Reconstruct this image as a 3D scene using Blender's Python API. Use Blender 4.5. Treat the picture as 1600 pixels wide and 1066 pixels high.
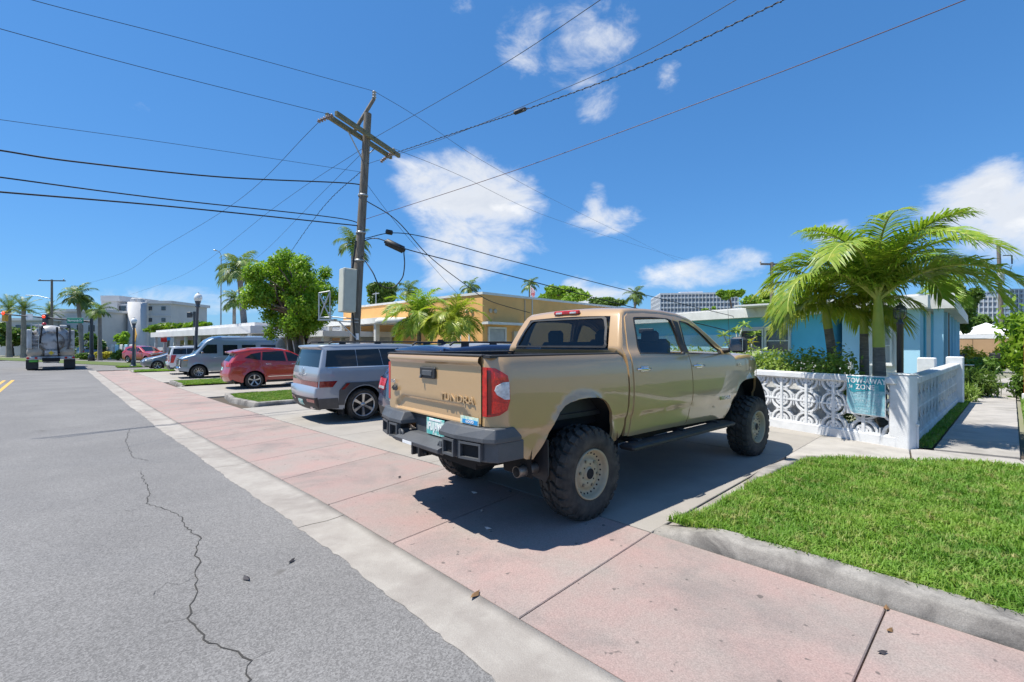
import bpy, bmesh, math, random
import numpy as np
from mathutils import Vector, Matrix
for o in list(bpy.data.objects): bpy.data.objects.remove(o)
SC=bpy.context.scene; COL=SC.collection; PI=math.pi
rnd=random.Random(7)
# ------------------------------------------------------------------ camera
FPX,EYE,CX,VH=725.,1.62,800.,537.
cd=bpy.data.cameras.new('camera'); cam=bpy.data.objects.new('camera',cd); COL.objects.link(cam)
cam.location=(0,0,EYE); cam.rotation_euler=(PI/2,0,0); cd.sensor_width=36; cd.lens=FPX/1600*36
cd.shift_y=(VH-533)/1600; cd.clip_start=.05; cd.clip_end=4000; SC.camera=cam
# ------------------------------------------------------------------ light
SUN_EL=math.radians(66); SUNV=Vector((-math.cos(SUN_EL)*.995,-math.cos(SUN_EL)*.10,math.sin(SUN_EL)))
sl=bpy.data.lights.new('sun','SUN'); sl.energy=4.8; sl.angle=math.radians(.55); sl.color=(1,.95,.85)
so=bpy.data.objects.new('sun',sl); COL.objects.link(so); so.rotation_euler=SUNV.to_track_quat('Z','Y').to_euler()
SC.view_settings.view_transform='Standard'; SC.view_settings.look='None'; SC.view_settings.exposure=.60; SC.view_settings.gamma=1
W=bpy.data.worlds.new('World'); SC.world=W; W.use_nodes=True
def world():
    nt=W.node_tree; N=nt.nodes; K=nt.links; N.clear()
    out=N.new('ShaderNodeOutputWorld'); bg=N.new('ShaderNodeBackground'); bg.inputs[1].default_value=.105
    sky=N.new('ShaderNodeTexSky'); sky.sky_type='NISHITA'; sky.sun_disc=False; sky.sun_elevation=SUN_EL
    sky.sun_rotation=math.atan2(SUNV.x,SUNV.y); sky.air_density=1.0; sky.dust_density=.25; sky.ozone_density=3.2; sky.altitude=0
    tc=N.new('ShaderNodeTexCoord'); gen=tc.outputs['Generated']
    def math_(op,a,b=None,c=None):
        n=N.new('ShaderNodeMath'); n.operation=op
        for i,v in enumerate((a,b,c)):
            if v is None: continue
            if isinstance(v,(int,float)): n.inputs[i].default_value=v
            else: K.new(v,n.inputs[i])
        return n.outputs[0]
    tint=N.new('ShaderNodeMix'); tint.data_type='RGBA'; tint.blend_type='MULTIPLY'; tint.inputs[0].default_value=1
    K.new(sky.outputs[0],tint.inputs[6]); tint.inputs[7].default_value=SKYTINT
    hs=N.new('ShaderNodeHueSaturation'); hs.inputs['Saturation'].default_value=SKYSAT; K.new(tint.outputs[2],hs.inputs['Color'])
    def mul(c,k):
        n=N.new('ShaderNodeMix'); n.data_type='RGBA'; n.blend_type='MULTIPLY'; n.inputs[0].default_value=1; K.new(c,n.inputs[6]); n.inputs[7].default_value=k; return n.outputs[2]
    gm=N.new('ShaderNodeGamma'); gm.inputs[1].default_value=.62; K.new(mul(hs.outputs[0],(.135,.135,.135,1)),gm.inputs[0]); skyc=mul(gm.outputs[0],(.47/.135,.635/.135,.86/.135,1))
    # clouds: soft masks at directions, broken up by fractal noise
    sep=N.new('ShaderNodeSeparateXYZ'); K.new(gen,sep.inputs[0])
    nz=N.new('ShaderNodeTexNoise'); nz.inputs['Scale'].default_value=8.5; nz.inputs['Detail'].default_value=9; nz.inputs['Roughness'].default_value=.64; nz.inputs['Distortion'].default_value=.35
    mp=N.new('ShaderNodeMapping'); mp.inputs['Scale'].default_value=(1,1,1.7); K.new(gen,mp.inputs[0]); K.new(mp.outputs[0],nz.inputs['Vector'])
    total=None
    for (u,v,ru,rv,amp) in CLOUDS:
        d=Vector(((u-CX)/FPX,1,-(v-VH)/FPX)).normalized()
        side=Vector((d.y,-d.x,0)).normalized(); up=side.cross(d)
        sc=1/math.sqrt(1+((u-CX)/FPX)**2+((v-VH)/FPX)**2)
        def dot(vec):
            n=N.new('ShaderNodeVectorMath'); n.operation='DOT_PRODUCT'; K.new(gen,n.inputs[0]); n.inputs[1].default_value=vec; return n.outputs['Value']
        a=math_('DIVIDE',dot(side),ru/FPX*sc); b=math_('DIVIDE',dot(up),rv/FPX*sc)
        r2=math_('ADD',math_('MULTIPLY',a,a),math_('MULTIPLY',b,b))
        front=math_('GREATER_THAN',dot(d),0)
        x_=math_('MAXIMUM',math_('SUBTRACT',1,r2),-1.3); m=math_('MULTIPLY',math_('ADD',math_('MULTIPLY',math_('MAXIMUM',x_,0),amp),math_('MULTIPLY',math_('MINIMUM',x_,0),.9)),front)
        # outside the ellipse the mask is negative so noise cannot bring cloud back
        m=math_('SUBTRACT',m,math_('MULTIPLY',math_('SUBTRACT',1,front),2))
        total=m if total is None else math_('MAXIMUM',total,m)
    # the rest of the sky (behind the viewer, overhead) carries scattered clouds of the same kind
    nb=N.new('ShaderNodeTexNoise'); nb.inputs['Scale'].default_value=2.2; nb.inputs['Detail'].default_value=3; K.new(mp.outputs[0],nb.inputs['Vector'])
    beh=math_('MULTIPLY',math_('LESS_THAN',sep.outputs[1],.12),math_('SUBTRACT',math_('MULTIPLY',nb.outputs[0],3.2),1.75))
    beh=math_('SUBTRACT',beh,math_('MULTIPLY',math_('GREATER_THAN',sep.outputs[1],.12),2))
    total=math_('MAXIMUM',total,beh)
    dens=math_('ADD',math_('MULTIPLY',total,.75),math_('MULTIPLY',math_('SUBTRACT',nz.outputs[0],.5),2.3))
    ramp=N.new('ShaderNodeMapRange'); ramp.interpolation_type='SMOOTHSTEP'; ramp.inputs[1].default_value=-.04; ramp.inputs[2].default_value=.95; ramp.inputs[4].default_value=.95
    K.new(dens,ramp.inputs[0])
    n2=N.new('ShaderNodeTexNoise'); n2.inputs['Scale'].default_value=9; n2.inputs['Detail'].default_value=6; K.new(mp.outputs[0],n2.inputs['Vector'])
    cc=N.new('ShaderNodeMix'); cc.data_type='RGBA'; cc.inputs[6].default_value=(3.1,3.6,4.5,1); cc.inputs[7].default_value=(6.1,6.2,6.35,1)
    mr=N.new('ShaderNodeMapRange'); mr.inputs[1].default_value=.38; mr.inputs[2].default_value=.62; K.new(n2.outputs[0],mr.inputs[0]); dn=N.new('ShaderNodeMapRange'); dn.inputs[1].default_value=.25; dn.inputs[2].default_value=1.5; dn.inputs[3].default_value=1.; dn.inputs[4].default_value=.35; K.new(dens,dn.inputs[0]); K.new(math_('MAXIMUM',math_('MULTIPLY',mr.outputs[0],1.),dn.outputs[0]),cc.inputs[0])
    mx=N.new('ShaderNodeMix'); mx.data_type='RGBA'; K.new(ramp.outputs[0],mx.inputs[0]); K.new(skyc,mx.inputs[6]); K.new(cc.outputs[2],mx.inputs[7])
    K.new(mx.outputs[2],bg.inputs[0]); K.new(bg.outputs[0],out.inputs[0])
SKYTINT=(.50,.78,.98,1); SKYSAT=1.08
CLOUDS=[(735,308,118,66,1.25),(745,378,98,72,1.0),(660,278,66,38,.95),(812,322,52,42,.95),(700,420,58,38,.7),(945,345,62,26,.75),(930,318,20,30,.55),
 (920,75,80,60,.62),(928,130,40,55,.52),(820,60,45,55,.36),(1046,122,22,24,.5),(725,12,22,20,.45),
 (1090,428,92,30,.95),(1150,410,45,28,.8),(1545,320,100,62,1.2),(1595,345,85,85,1.2),(1300,365,40,20,.45),
 (940,465,60,26,.75),(905,455,30,26,.6),(217,166,14,12,.3),(75,268,22,12,.28),(300,470,120,22,.25)]
world()
# ------------------------------------------------------------------ places
A=Vector((-.70,.714)); B=Vector((.714,.70)); O0=Vector((0,2.76))
def zg(x,y):
    s=(x-O0.x)*A.x+(y-O0.y)*A.y
    return 0. if s<3 else -.27*(1-math.exp(-(s-3)/9))
def ST(s,t,z=0):
    p=O0+A*s+B*t; return Vector((p.x,p.y,zg(p.x,p.y)+z))
def G(u,v,dz=0):
    z=0.
    for _ in range(12):
        Y=(EYE-z)*FPX/(v-VH); X=(u-CX)/FPX*Y; z=zg(X,Y)+dz
    return Vector((X,Y,z))
def D(u,v,Y): return Vector(((u-CX)/FPX*Y,Y,EYE-(v-VH)/FPX*Y))
def toST(p): d=Vector((p[0],p[1]))-O0; return d.dot(A)/A.length_squared, d.dot(B)/B.length_squared
# ------------------------------------------------------------------ objects
def link(o,parent=None):
    COL.objects.link(o)
    if parent: o.parent=parent
    return o
def tag(o,label=None,cat=None,group=None,kind=None):
    if label: o['label']=label
    if cat: o['category']=cat
    if group: o['group']=group
    if kind: o['kind']=kind
    return o
def thing(name,label,cat,loc=(0,0,0),rz=0,group=None):
    o=bpy.data.objects.new(name,None); o.empty_display_size=.3; link(o); o.location=loc; o.rotation_euler=(0,0,rz)
    return tag(o,label,cat,group)
class MB:
    """collects shapes into ONE mesh object"""
    def __init__(s): s.v=[]; s.f=[]; s.m=[]; s.sm=[]
    def add(s,vs,fs,mi=0,smooth=False):
        n=len(s.v); s.v+= [tuple(v) for v in vs]; s.f+=[tuple(i+n for i in f) for f in fs]; s.m+=[mi]*len(fs); s.sm+=[smooth]*len(fs); return s
    def box(s,c,d,rz=0,mi=0,mat=None):
        x,y,z=d[0]/2,d[1]/2,d[2]/2; M=mat or Matrix.Rotation(rz,3,'Z'); c=Vector(c)
        vs=[c+M@Vector((a*x,b*y,e*z)) for e in(-1,1) for b in(-1,1) for a in(-1,1)]
        return s.add(vs,[(0,2,3,1),(4,5,7,6),(0,1,5,4),(2,6,7,3),(0,4,6,2),(1,3,7,5)],mi)
    def bevbox(s,c,d,b,rz=0,mi=0):
        x,y,z=d[0]/2,d[1]/2,d[2]/2; c=Vector(c); M=Matrix.Rotation(rz,3,'Z')
        poly=[(-x+b,-y),(x-b,-y),(x,-y+b),(x,y-b),(x-b,y),(-x+b,y),(-x,y-b),(-x,-y+b)]
        rings=[]
        for zz,k in((-z,b),(-z+b,0),(z-b,0),(z,b)):
            rings.append([c+M@Vector((px*(1-k/x),py*(1-k/y),zz)) for px,py in poly])
        vs=[p for r in rings for p in r]; fs=[]
        for r in range(3):
            for i in range(8): j=(i+1)%8; fs.append((r*8+i,r*8+j,r*8+8+j,r*8+8+i))
        fs+= [tuple(range(7,-1,-1)),tuple(range(24,32))]
        return s.add(vs,fs,mi)
    def tube(s,pts,r,n=8,mi=0,caps=True):
        pts=[Vector(p) for p in pts]; R=r if isinstance(r,(list,tuple)) else [r]*len(pts); vs=[]; fs=[]
        for i,p in enumerate(pts):
            t=(pts[min(i+1,len(pts)-1)]-pts[max(i-1,0)]).normalized()
            a=t.cross(Vector((0,0,1)));
            if a.length<.05: a=t.cross(Vector((1,0,0)))
            a.normalize(); b=t.cross(a)
            for k in range(n): g=2*PI*k/n; vs.append(p+(a*math.cos(g)+b*math.sin(g))*R[i])
        for i in range(len(pts)-1):
            for k in range(n): l=(k+1)%n; fs.append((i*n+k,i*n+n+k,i*n+n+l,i*n+l))
        s.add(vs,fs,mi,True)
        if caps: s.add(vs[:n],[tuple(range(n))],mi); s.add(vs[-n:],[tuple(range(n-1,-1,-1))],mi)
        return s
    def lathe(s,prof,c=(0,0,0),axis='Z',n=24,mi=0,smooth=True):
        c=Vector(c); vs=[]; fs=[]
        for r,h in prof:
            for k in range(n):
                g=2*PI*k/n; q=(r*math.cos(g),r*math.sin(g),h)
                vs.append(c+Vector(q if axis=='Z' else ((q[0],q[2],q[1]) if axis=='Y' else (q[2],q[0],q[1]))))
        for i in range(len(prof)-1):
            for k in range(n):
                l=(k+1)%n; f=(i*n+k,i*n+l,i*n+n+l,i*n+n+k); fs.append(f if axis!='Y' else f[::-1])
        return s.add(vs,fs,mi,smooth)
    def prism(s,poly,z0,z1,mi=0,M=None):
        n=len(poly); vs=[Vector((p[0],p[1],z0)) for p in poly]+[Vector((p[0],p[1],z1)) for p in poly]
        ar=sum(poly[i][0]*poly[(i+1)%n][1]-poly[(i+1)%n][0]*poly[i][1] for i in range(n))
        if M: vs=[M@v for v in vs]
        fs=[tuple(range(n-1,-1,-1)),tuple(range(n,2*n))]+[(i,(i+1)%n,(i+1)%n+n,i+n) for i in range(n)]
        if ar<0: fs=[f[::-1] for f in fs]
        return s.add(vs,fs,mi)
    def quad(s,a,b,c,d,mi=0): return s.add([a,b,c,d],[(0,1,2,3)],mi)
    def mesh(s,name,mats):
        me=bpy.data.meshes.new(name); me.from_pydata(s.v,[],s.f)
        for m in (mats if isinstance(mats,(list,tuple)) else [mats]): me.materials.append(m)
        me.polygons.foreach_set('material_index',s.m); me.polygons.foreach_set('use_smooth',s.sm); me.update(); return me
    def build(s,name,mats,parent=None): return link(bpy.data.objects.new(name,s.mesh(name,mats)),parent)
def bm_obj(name,bm,mat,parent=None):
    me=bpy.data.meshes.new(name); bm.to_mesh(me); bm.free(); me.materials.append(mat)
    return link(bpy.data.objects.new(name,me),parent)
def np_obj(name,V,Fq,mat,parent=None,smooth=False):
    me=bpy.data.meshes.new(name); nf,k=Fq.shape
    me.vertices.add(len(V)); me.vertices.foreach_set('co',V.astype(np.float32).ravel())
    me.loops.add(nf*k); me.loops.foreach_set('vertex_index',Fq.astype(np.int32).ravel())
    me.polygons.add(nf); me.polygons.foreach_set('loop_start',np.arange(0,nf*k,k,dtype=np.int32))
    if smooth: me.polygons.foreach_set('use_smooth',np.ones(nf,dtype=bool))
    me.materials.append(mat); me.update(calc_edges=True); return link(bpy.data.objects.new(name,me),parent)
def dup(o,parent=None,loc=None,rz=None):
    c=o.copy(); COL.objects.link(c)
    if parent: c.parent=parent
    if loc is not None: c.location=loc
    if rz is not None: c.rotation_euler=(0,0,rz)
    for ch in list(o.children): dup(ch,c)
    return c
def bevel(o,w=.01,seg=2,ang=35):
    m=o.modifiers.new('bevel','BEVEL'); m.width=w; m.segments=seg; m.limit_method='ANGLE'; m.angle_limit=math.radians(ang); return o
# ------------------------------------------------------------------ materials
def newmat(name):
    m=bpy.data.materials.new(name); m.use_nodes=True; nt=m.node_tree; b=nt.nodes['Principled BSDF']; return m,nt,nt.nodes,nt.links,b
def c4(c): return (c[0],c[1],c[2],1)
def noise(N,K,scale,detail=5,rough=.55,vec=None,dist=0):
    n=N.new('ShaderNodeTexNoise'); n.inputs['Scale'].default_value=scale; n.inputs['Detail'].default_value=detail; n.inputs['Roughness'].default_value=rough; n.inputs['Distortion'].default_value=dist
    if vec: K.new(vec,n.inputs['Vector'])
    return n.outputs[0]
def rng(N,K,v,a,b,c=0.,d=1.):
    n=N.new('ShaderNodeMapRange'); n.inputs[1].default_value=a; n.inputs[2].default_value=b; n.inputs[3].default_value=c; n.inputs[4].default_value=d; K.new(v,n.inputs[0]); return n.outputs[0]
def mixc(N,K,f,a,b,mode='MIX'):
    n=N.new('ShaderNodeMix'); n.data_type='RGBA'; n.blend_type=mode
    for i,v in ((0,f),(6,a),(7,b)):
        if isinstance(v,(int,float)): n.inputs[i].default_value=v
        elif isinstance(v,tuple): n.inputs[i].default_value=c4(v)
        else: K.new(v,n.inputs[i])
    return n.outputs[2]
def mat(name,col,col2=None,scale=2.,lo=.38,hi=.65,rough=.7,metal=0.,bump=0.,bscale=60.,grain=0.,gscale=150.,coat=0.,spec=.5,col3=None,scale3=.6,lo3=.5,hi3=.7,vec='Position',emit=0,rand=0,squash=None,cior=1.5):
    m,nt,N,K,b=newmat(name)
    if vec=='Position': g=N.new('ShaderNodeNewGeometry'); v=g.outputs['Position']
    else: g=N.new('ShaderNodeTexCoord'); v=g.outputs['Object']
    if squash: mp=N.new('ShaderNodeMapping'); mp.inputs['Scale'].default_value=squash; K.new(v,mp.inputs[0]); v=mp.outputs[0]
    b.inputs['Roughness'].default_value=rough; b.inputs['Metallic'].default_value=metal; b.inputs['Coat Weight'].default_value=coat; b.inputs['Coat Roughness'].default_value=.03; b.inputs['Coat IOR'].default_value=cior; b.inputs['Specular IOR Level'].default_value=spec
    c=None
    if col2: c=mixc(N,K,rng(N,K,noise(N,K,scale,6,.6,v),lo,hi),tuple(col),tuple(col2))
    if col3: c=mixc(N,K,rng(N,K,noise(N,K,scale3,7,.65,v,.4),lo3,hi3),c or tuple(col),tuple(col3))
    if grain:
        gn=rng(N,K,noise(N,K,gscale,3,.7,v),.3,.7,1-grain,1+grain); c=mixc(N,K,1.,c or tuple(col),gn,'MULTIPLY')
    if rand:
        oi=N.new('ShaderNodeObjectInfo'); c=mixc(N,K,1.,c or tuple(col),rng(N,K,oi.outputs['Random'],0,1,1-rand,1+rand),'MULTIPLY')
    if c: K.new(c,b.inputs['Base Color'])
    else: b.inputs['Base Color'].default_value=c4(col)
    if emit: b.inputs['Emission Color'].default_value=c4(col); b.inputs['Emission Strength'].default_value=emit
    if bump:
        bp=N.new('ShaderNodeBump'); bp.inputs['Strength'].default_value=bump; bp.inputs['Distance'].default_value=.02; K.new(noise(N,K,bscale,6,.65,v),bp.inputs['Height']); K.new(bp.outputs[0],b.inputs['Normal'])
    return m
def glass(name,tint,rough=.02):
    m,nt,N,K,b=newmat(name); N.remove(b); out=N['Material Output']
    tr=N.new('ShaderNodeBsdfTransparent'); tr.inputs[0].default_value=c4(tint); gl=N.new('ShaderNodeBsdfGlossy'); gl.inputs['Roughness'].default_value=rough
    fr=N.new('ShaderNodeLayerWeight'); fr.inputs[0].default_value=.5; mx=N.new('ShaderNodeMixShader')
    pw=N.new('ShaderNodeMath'); pw.operation='POWER'; pw.inputs[1].default_value=4.5; K.new(fr.outputs['Facing'],pw.inputs[0]); mr=rng(N,K,pw.outputs[0],0,1,.05,1.); K.new(mr,mx.inputs[0]); K.new(tr.outputs[0],mx.inputs[1]); K.new(gl.outputs[0],mx.inputs[2]); K.new(mx.outputs[0],out.inputs[0]); return m
def specked(m,scale=16,lo=.69,hi=.73,col=(.08,.07,.065)):
    nt=m.node_tree; N=nt.nodes; K=nt.links; b=N['Principled BSDF']; src=b.inputs['Base Color'].links[0].from_socket; g=N.new('ShaderNodeNewGeometry')
    K.new(mixc(N,K,rng(N,K,noise(N,K,scale,2,.5,g.outputs['Position']),lo,hi,0,.75),src,tuple(col)),b.inputs['Base Color']); return m
def leafmat(name,c1,c2,c3=None,scale=3.,trans=.35,rough=.45):
    m,nt,N,K,b=newmat(name); out=N['Material Output']; g=N.new('ShaderNodeNewGeometry'); v=g.outputs['Position']
    c=mixc(N,K,rng(N,K,noise(N,K,scale,4,.6,v),.35,.65),tuple(c1),tuple(c2))
    if c3: c=mixc(N,K,rng(N,K,noise(N,K,scale*6,3,.6,v),.5,.75),c,tuple(c3))
    oi=N.new('ShaderNodeObjectInfo'); c=mixc(N,K,1.,c,rng(N,K,oi.outputs['Random'],0,1,.8,1.2),'MULTIPLY')
    K.new(c,b.inputs['Base Color']); b.inputs['Roughness'].default_value=rough; b.inputs['Specular IOR Level'].default_value=.35
    t=N.new('ShaderNodeBsdfTranslucent'); K.new(mixc(N,K,1.,c,(1.25,1.35,.7),'MULTIPLY'),t.inputs[0]); mx=N.new('ShaderNodeMixShader'); mx.inputs[0].default_value=trans
    K.new(b.outputs[0],mx.inputs[1]); K.new(t.outputs[0],mx.inputs[2]); K.new(mx.outputs[0],out.inputs[0]); return m
def text(s,size,M,mat_,parent,name='lettering',ext=.002,align='CENTER',bold=0,sx=1.):
    cu=bpy.data.curves.new(name,'FONT'); cu.body=s; cu.size=size; cu.extrude=ext; cu.align_x=align; cu.align_y='CENTER'; cu.resolution_u=2; cu.offset=bold
    t=bpy.data.objects.new(name,cu); COL.objects.link(t); dg=bpy.context.evaluated_depsgraph_get(); me=bpy.data.meshes.new_from_object(t.evaluated_get(dg))
    bpy.data.objects.remove(t); bpy.data.curves.remove(cu); me.transform(M@Matrix.Diagonal((sx,1,1,1))); me.name=name
    me.materials.clear(); me.materials.append(mat_); return link(bpy.data.objects.new(name,me),parent)
def basis(o,x,y):
    x=Vector(x).normalized(); y=Vector(y).normalized(); z=x.cross(y).normalized(); M=Matrix((x,y,z)).transposed().to_4x4(); M.translation=Vector(o); return M
# ------------------------------------------------------------------ ground
def ground_mat_asphalt():
    m,nt,N,K,b=newmat('asphalt'); g=N.new('ShaderNodeNewGeometry'); v=g.outputs['Position']
    base=mixc(N,K,rng(N,K,noise(N,K,.55,6,.6,v),.35,.68),(.160,.156,.155),(.200,.195,.192))
    st=N.new('ShaderNodeMapping'); st.inputs['Rotation'].default_value=(0,0,math.radians(45)); st.inputs['Scale'].default_value=(.25,1.4,1); K.new(v,st.inputs[0])
    base=mixc(N,K,rng(N,K,noise(N,K,1.1,7,.65,st.outputs[0]),.52,.75,0,.6),base,(.155,.153,.155))
    vo=N.new('ShaderNodeTexVoronoi'); vo.inputs['Scale'].default_value=120; K.new(v,vo.inputs['Vector'])
    bw=N.new('ShaderNodeRGBToBW'); K.new(vo.outputs['Color'],bw.inputs[0])
    base=mixc(N,K,1.,base,rng(N,K,bw.outputs[0],.2,.85,.70,1.26),'MULTIPLY')
    base=mixc(N,K,1.,base,rng(N,K,noise(N,K,260,2,.7,v),.3,.7,.75,1.25),'MULTIPLY')
    spots=rng(N,K,noise(N,K,2.6,3,.5,v),.70,.76); base=mixc(N,K,spots,base,(.12,.115,.11))
    K.new(base,b.inputs['Base Color']); b.inputs['Roughness'].default_value=.85; b.inputs['Specular IOR Level'].default_value=.3
    bp=N.new('ShaderNodeBump'); bp.inputs['Strength'].default_value=.22; bp.inputs['Distance'].default_value=.004; K.new(vo.outputs['Distance'],bp.inputs['Height']); K.new(bp.outputs[0],b.inputs['Normal']); return m
M_ASPH=ground_mat_asphalt()
M_PINK=mat('pink_concrete',(.325,.226,.206),(.285,.240,.218),scale=1.7,lo=.35,hi=.65,rough=.85,bump=.3,bscale=140,grain=.24,gscale=110,col3=(.19,.165,.155),scale3=1.1,lo3=.50,hi3=.76,rand=.05)
specked(M_PINK,13,.70,.735); 
M_CONC=mat('driveway_concrete',(.325,.300,.270),(.275,.255,.230),scale=1.3,rough=.88,bump=.25,bscale=120,grain=.12,gscale=170,col3=(.25,.24,.23),scale3=.9,lo3=.53,hi3=.78,rand=.04)
M_GUT=mat('gutter_concrete',(.34,.315,.285),(.28,.255,.23),scale=3.5,rough=.85,bump=.3,bscale=110,grain=.14,gscale=160,col3=(.19,.165,.15),scale3=1.3,lo3=.46,hi3=.80,rand=.04)
M_KERB=mat('kerb_concrete',(.32,.30,.275),(.24,.225,.205),scale=4,rough=.88,bump=.2,bscale=90,grain=.22,gscale=140,col3=(.12,.112,.104),scale3=2.6,lo3=.44,hi3=.62)
M_WALK=mat('old_concrete',(.40,.375,.345),(.32,.30,.28),scale=1.6,rough=.9,bump=.3,bscale=110,grain=.12,col3=(.24,.225,.205),scale3=1.2,lo3=.5,hi3=.72,rand=.06)
M_SOIL=mat('soil',(.10,.085,.05),(.07,.09,.03),scale=3,rough=.95,bump=.5,bscale=40)
M_TURF=mat('turf',(.10,.13,.03),(.065,.11,.022),scale=2.5,rough=.95,bump=.6,bscale=60,grain=.4,gscale=90)
M_JOINT=mat('joint_dirt',(.075,.06,.045),rough=.95)
M_FARG=mat('far_ground',(.20,.21,.12),(.24,.23,.20),scale=.12,rough=.95)
M_YEL=mat('yellow_paint',(.62,.36,.05),(.5,.33,.10),scale=6,rough=.8,grain=.2)
def sheet(name,fn,us,vs,m,kind='structure',parent=None):
    """grid sheet: fn(u,v)->point"""
    V=[fn(a,b) for a in us for b in vs]; n=len(vs); mb=MB()
    mb.add(V,[(i*n+j,i*n+j+1,(i+1)*n+j+1,(i+1)*n+j) for i in range(len(us)-1) for j in range(n-1)],0,True)
    o=mb.build(name,m,parent)
    me=o.data
    if sum(p.normal.z for p in me.polygons)<0: me.flip_normals()
    if kind and not parent: o['kind']=kind
    return o
def lin(a,b,n): return [a+(b-a)*i/(n-1) for i in range(n)]
SS=lin(-14,3,9)+[3+1.2*i for i in range(1,14)]+lin(20,44,12)
far=[-900,-200,-60,-14,-6,0,3,6,9,12,16,20,26,34,45,60,90,150,300,900]
sheet('ground',lambda s,t:ST(s,t,-.075),far,[-900,-200,-60,-20,-8,-2,4,10,20,40,80,160,400,900],M_FARG)
road=sheet('road',lambda s,t:ST(s,t,0),SS+[50,58,66,74],[-14,-10,-7,-3.6,-1,-.34],M_ASPH)
# cross street at the far end
sheet('cross_street',lambda s,t:ST(s,t,.004),[41,46,52,60,69],[-70,-30,-10,-.9,3,12,40,90],M_ASPH)
# rolled gutter in cast sections with a worn outer edge
gut=bpy.data.objects.new('gutter',None); link(gut); gut['kind']='structure'
s=-13.
gr=random.Random(3)
while s<39:
    L=3.05; mb=MB(); n=48; vs=[]
    for i in range(n+1):
        ss=s+.005+(L-.01)*i/n; e=-.42+.012*math.sin(ss*1.1)+.006*math.sin(ss*5.3)+gr.uniform(-.011,.011)
        for t,z in ((e,.003),(e+.03,.005),(-.30,.004),(-.17,-.003),(-.07,.003),(-.004,.010),(-.004,-.05)): vs.append(ST(ss,t,z))
    mb.add(vs,[(i*7+j,i*7+7+j,i*7+8+j,i*7+j+1) for i in range(n) for j in range(6)],0,True); o=mb.build('gutter_section',M_GUT,gut)
    if sum(p.normal.z for p in o.data.polygons)<0: o.data.flip_normals()
    s+=L
sheet('joint_bed',lambda s,t:ST(s,t,-.03),SS,[-.05,1,2,5,8.2],M_JOINT)
# pink pavement, slab by slab (joints run a little askew)
T1=1.68
pav=bpy.data.objects.new('pavement',None); link(pav); pav['kind']='structure'
def slab(mb_pts,m,name,parent,top=.012,thick=.05,g=.006):
    c=sum((Vector(p) for p in mb_pts),Vector((0,0)))/len(mb_pts)
    pts=[]
    for p in mb_pts:
        d=Vector(p)-c; pts.append(c+d*(1-g/max(d.length,.1)))
    mb=MB(); n=len(pts); rings=[]
    for k,z in ((0,top-thick),(0,top-.006),(.008,top)):
        rings.append([ST(*(c+(p-c)*(1-k/max((p-c).length,.1))),z) for p in pts])
    vs=[q for r in rings for q in r]; fs=[]
    for r in range(2):
        for i in range(n): j=(i+1)%n; fs.append((r*n+i,r*n+j,r*n+n+j,r*n+n+i))
    fs.append(tuple(range(2*n,3*n))); mb.add(vs,fs); o=mb.build(name,m,parent)
    if o.data.polygons[-1].normal.z<0: o.data.flip_normals()
    return o
bounds=[(-12.,-12.2),(-10.5,-10.7),(-9.0,-9.2),(-7.5,-7.7),(-6.0,-6.2),(-4.55,-4.7),(-3.1,-3.2),(-1.52,-1.55)]+[(-.06,.02)]
b0=[(1.37,1.55),(2.62,2.9),(3.95,4.35)]
bounds+=b0
x0,x1=b0[-1]
while x0<39.5: x0+=1.34+rnd.uniform(-.04,.04); x1=min(x1+1.33,x0+.35); bounds.append((x0,x1))
for (a0,a1),(c0,c1) in zip(bounds[:-1],bounds[1:]):
    slab([(a0,0),(a1,T1),(c1,T1),(c0,0)],M_PINK,'slab',pav)
# ------------------------------------------------------------------ driveways
drv=bpy.data.objects.new('driveway',None); link(drv); drv['kind']='structure'
def drive(s0,s1,ts,n):
    for i in range(n):
        for t0,t1 in zip(ts[:-1],ts[1:]):
            a=s0+(s1-s0)*i/n; b=s0+(s1-s0)*(i+1)/n; slab([(a,t0),(a,t1),(b,t1),(b,t0)],M_CONC,'slab',drv,top=.014)
drive(.02,3.3,[T1+.01,5.45,8.9],1); drive(3.3,12.3,[T1+.01,5.2,8.9],3)
drive(16.5,22.1,[T1+.01,4.6,8.9],2); drive(25.5,36.3,[T1+.01,4.6,9],3); drive(38.9,41,[T1+.01,4.6,9],1)
for q in ([(.02,5.46),(-.22,5.3),(-1.3,6.1),(-1.15,7.42),(.02,7.75)],[(-1.31,6.1),(-2.45,6.82),(-2.3,7.6),(-1.16,7.43)],[(-2.46,6.82),(-4.5,7.5),(-4.4,8.3),(-2.31,7.6)],[(-4.51,7.5),(-8,8.4),(-8,9.2),(-4.41,8.3)]):
    slab(q,M_WALK,'slab',pav,top=.016)
# walkway between the fence and the garden
wk=bpy.data.objects.new('walkway',None); link(wk); wk['kind']='structure'
wl0,wr0=Vector((-1.42,7.6)),Vector((-2.32,7.75)); wl1,wr1=Vector((-2.0,26.)),Vector((-2.95,31.))
for i in range(16):
    f0,f1=i/16,(i+1)/16
    slab([tuple(wl0.lerp(wl1,f0)),tuple(wr0.lerp(wr1,f0)),tuple(wr0.lerp(wr1,f1)),tuple(wl0.lerp(wl1,f1))],M_WALK,'slab',wk,top=.02)
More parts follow.
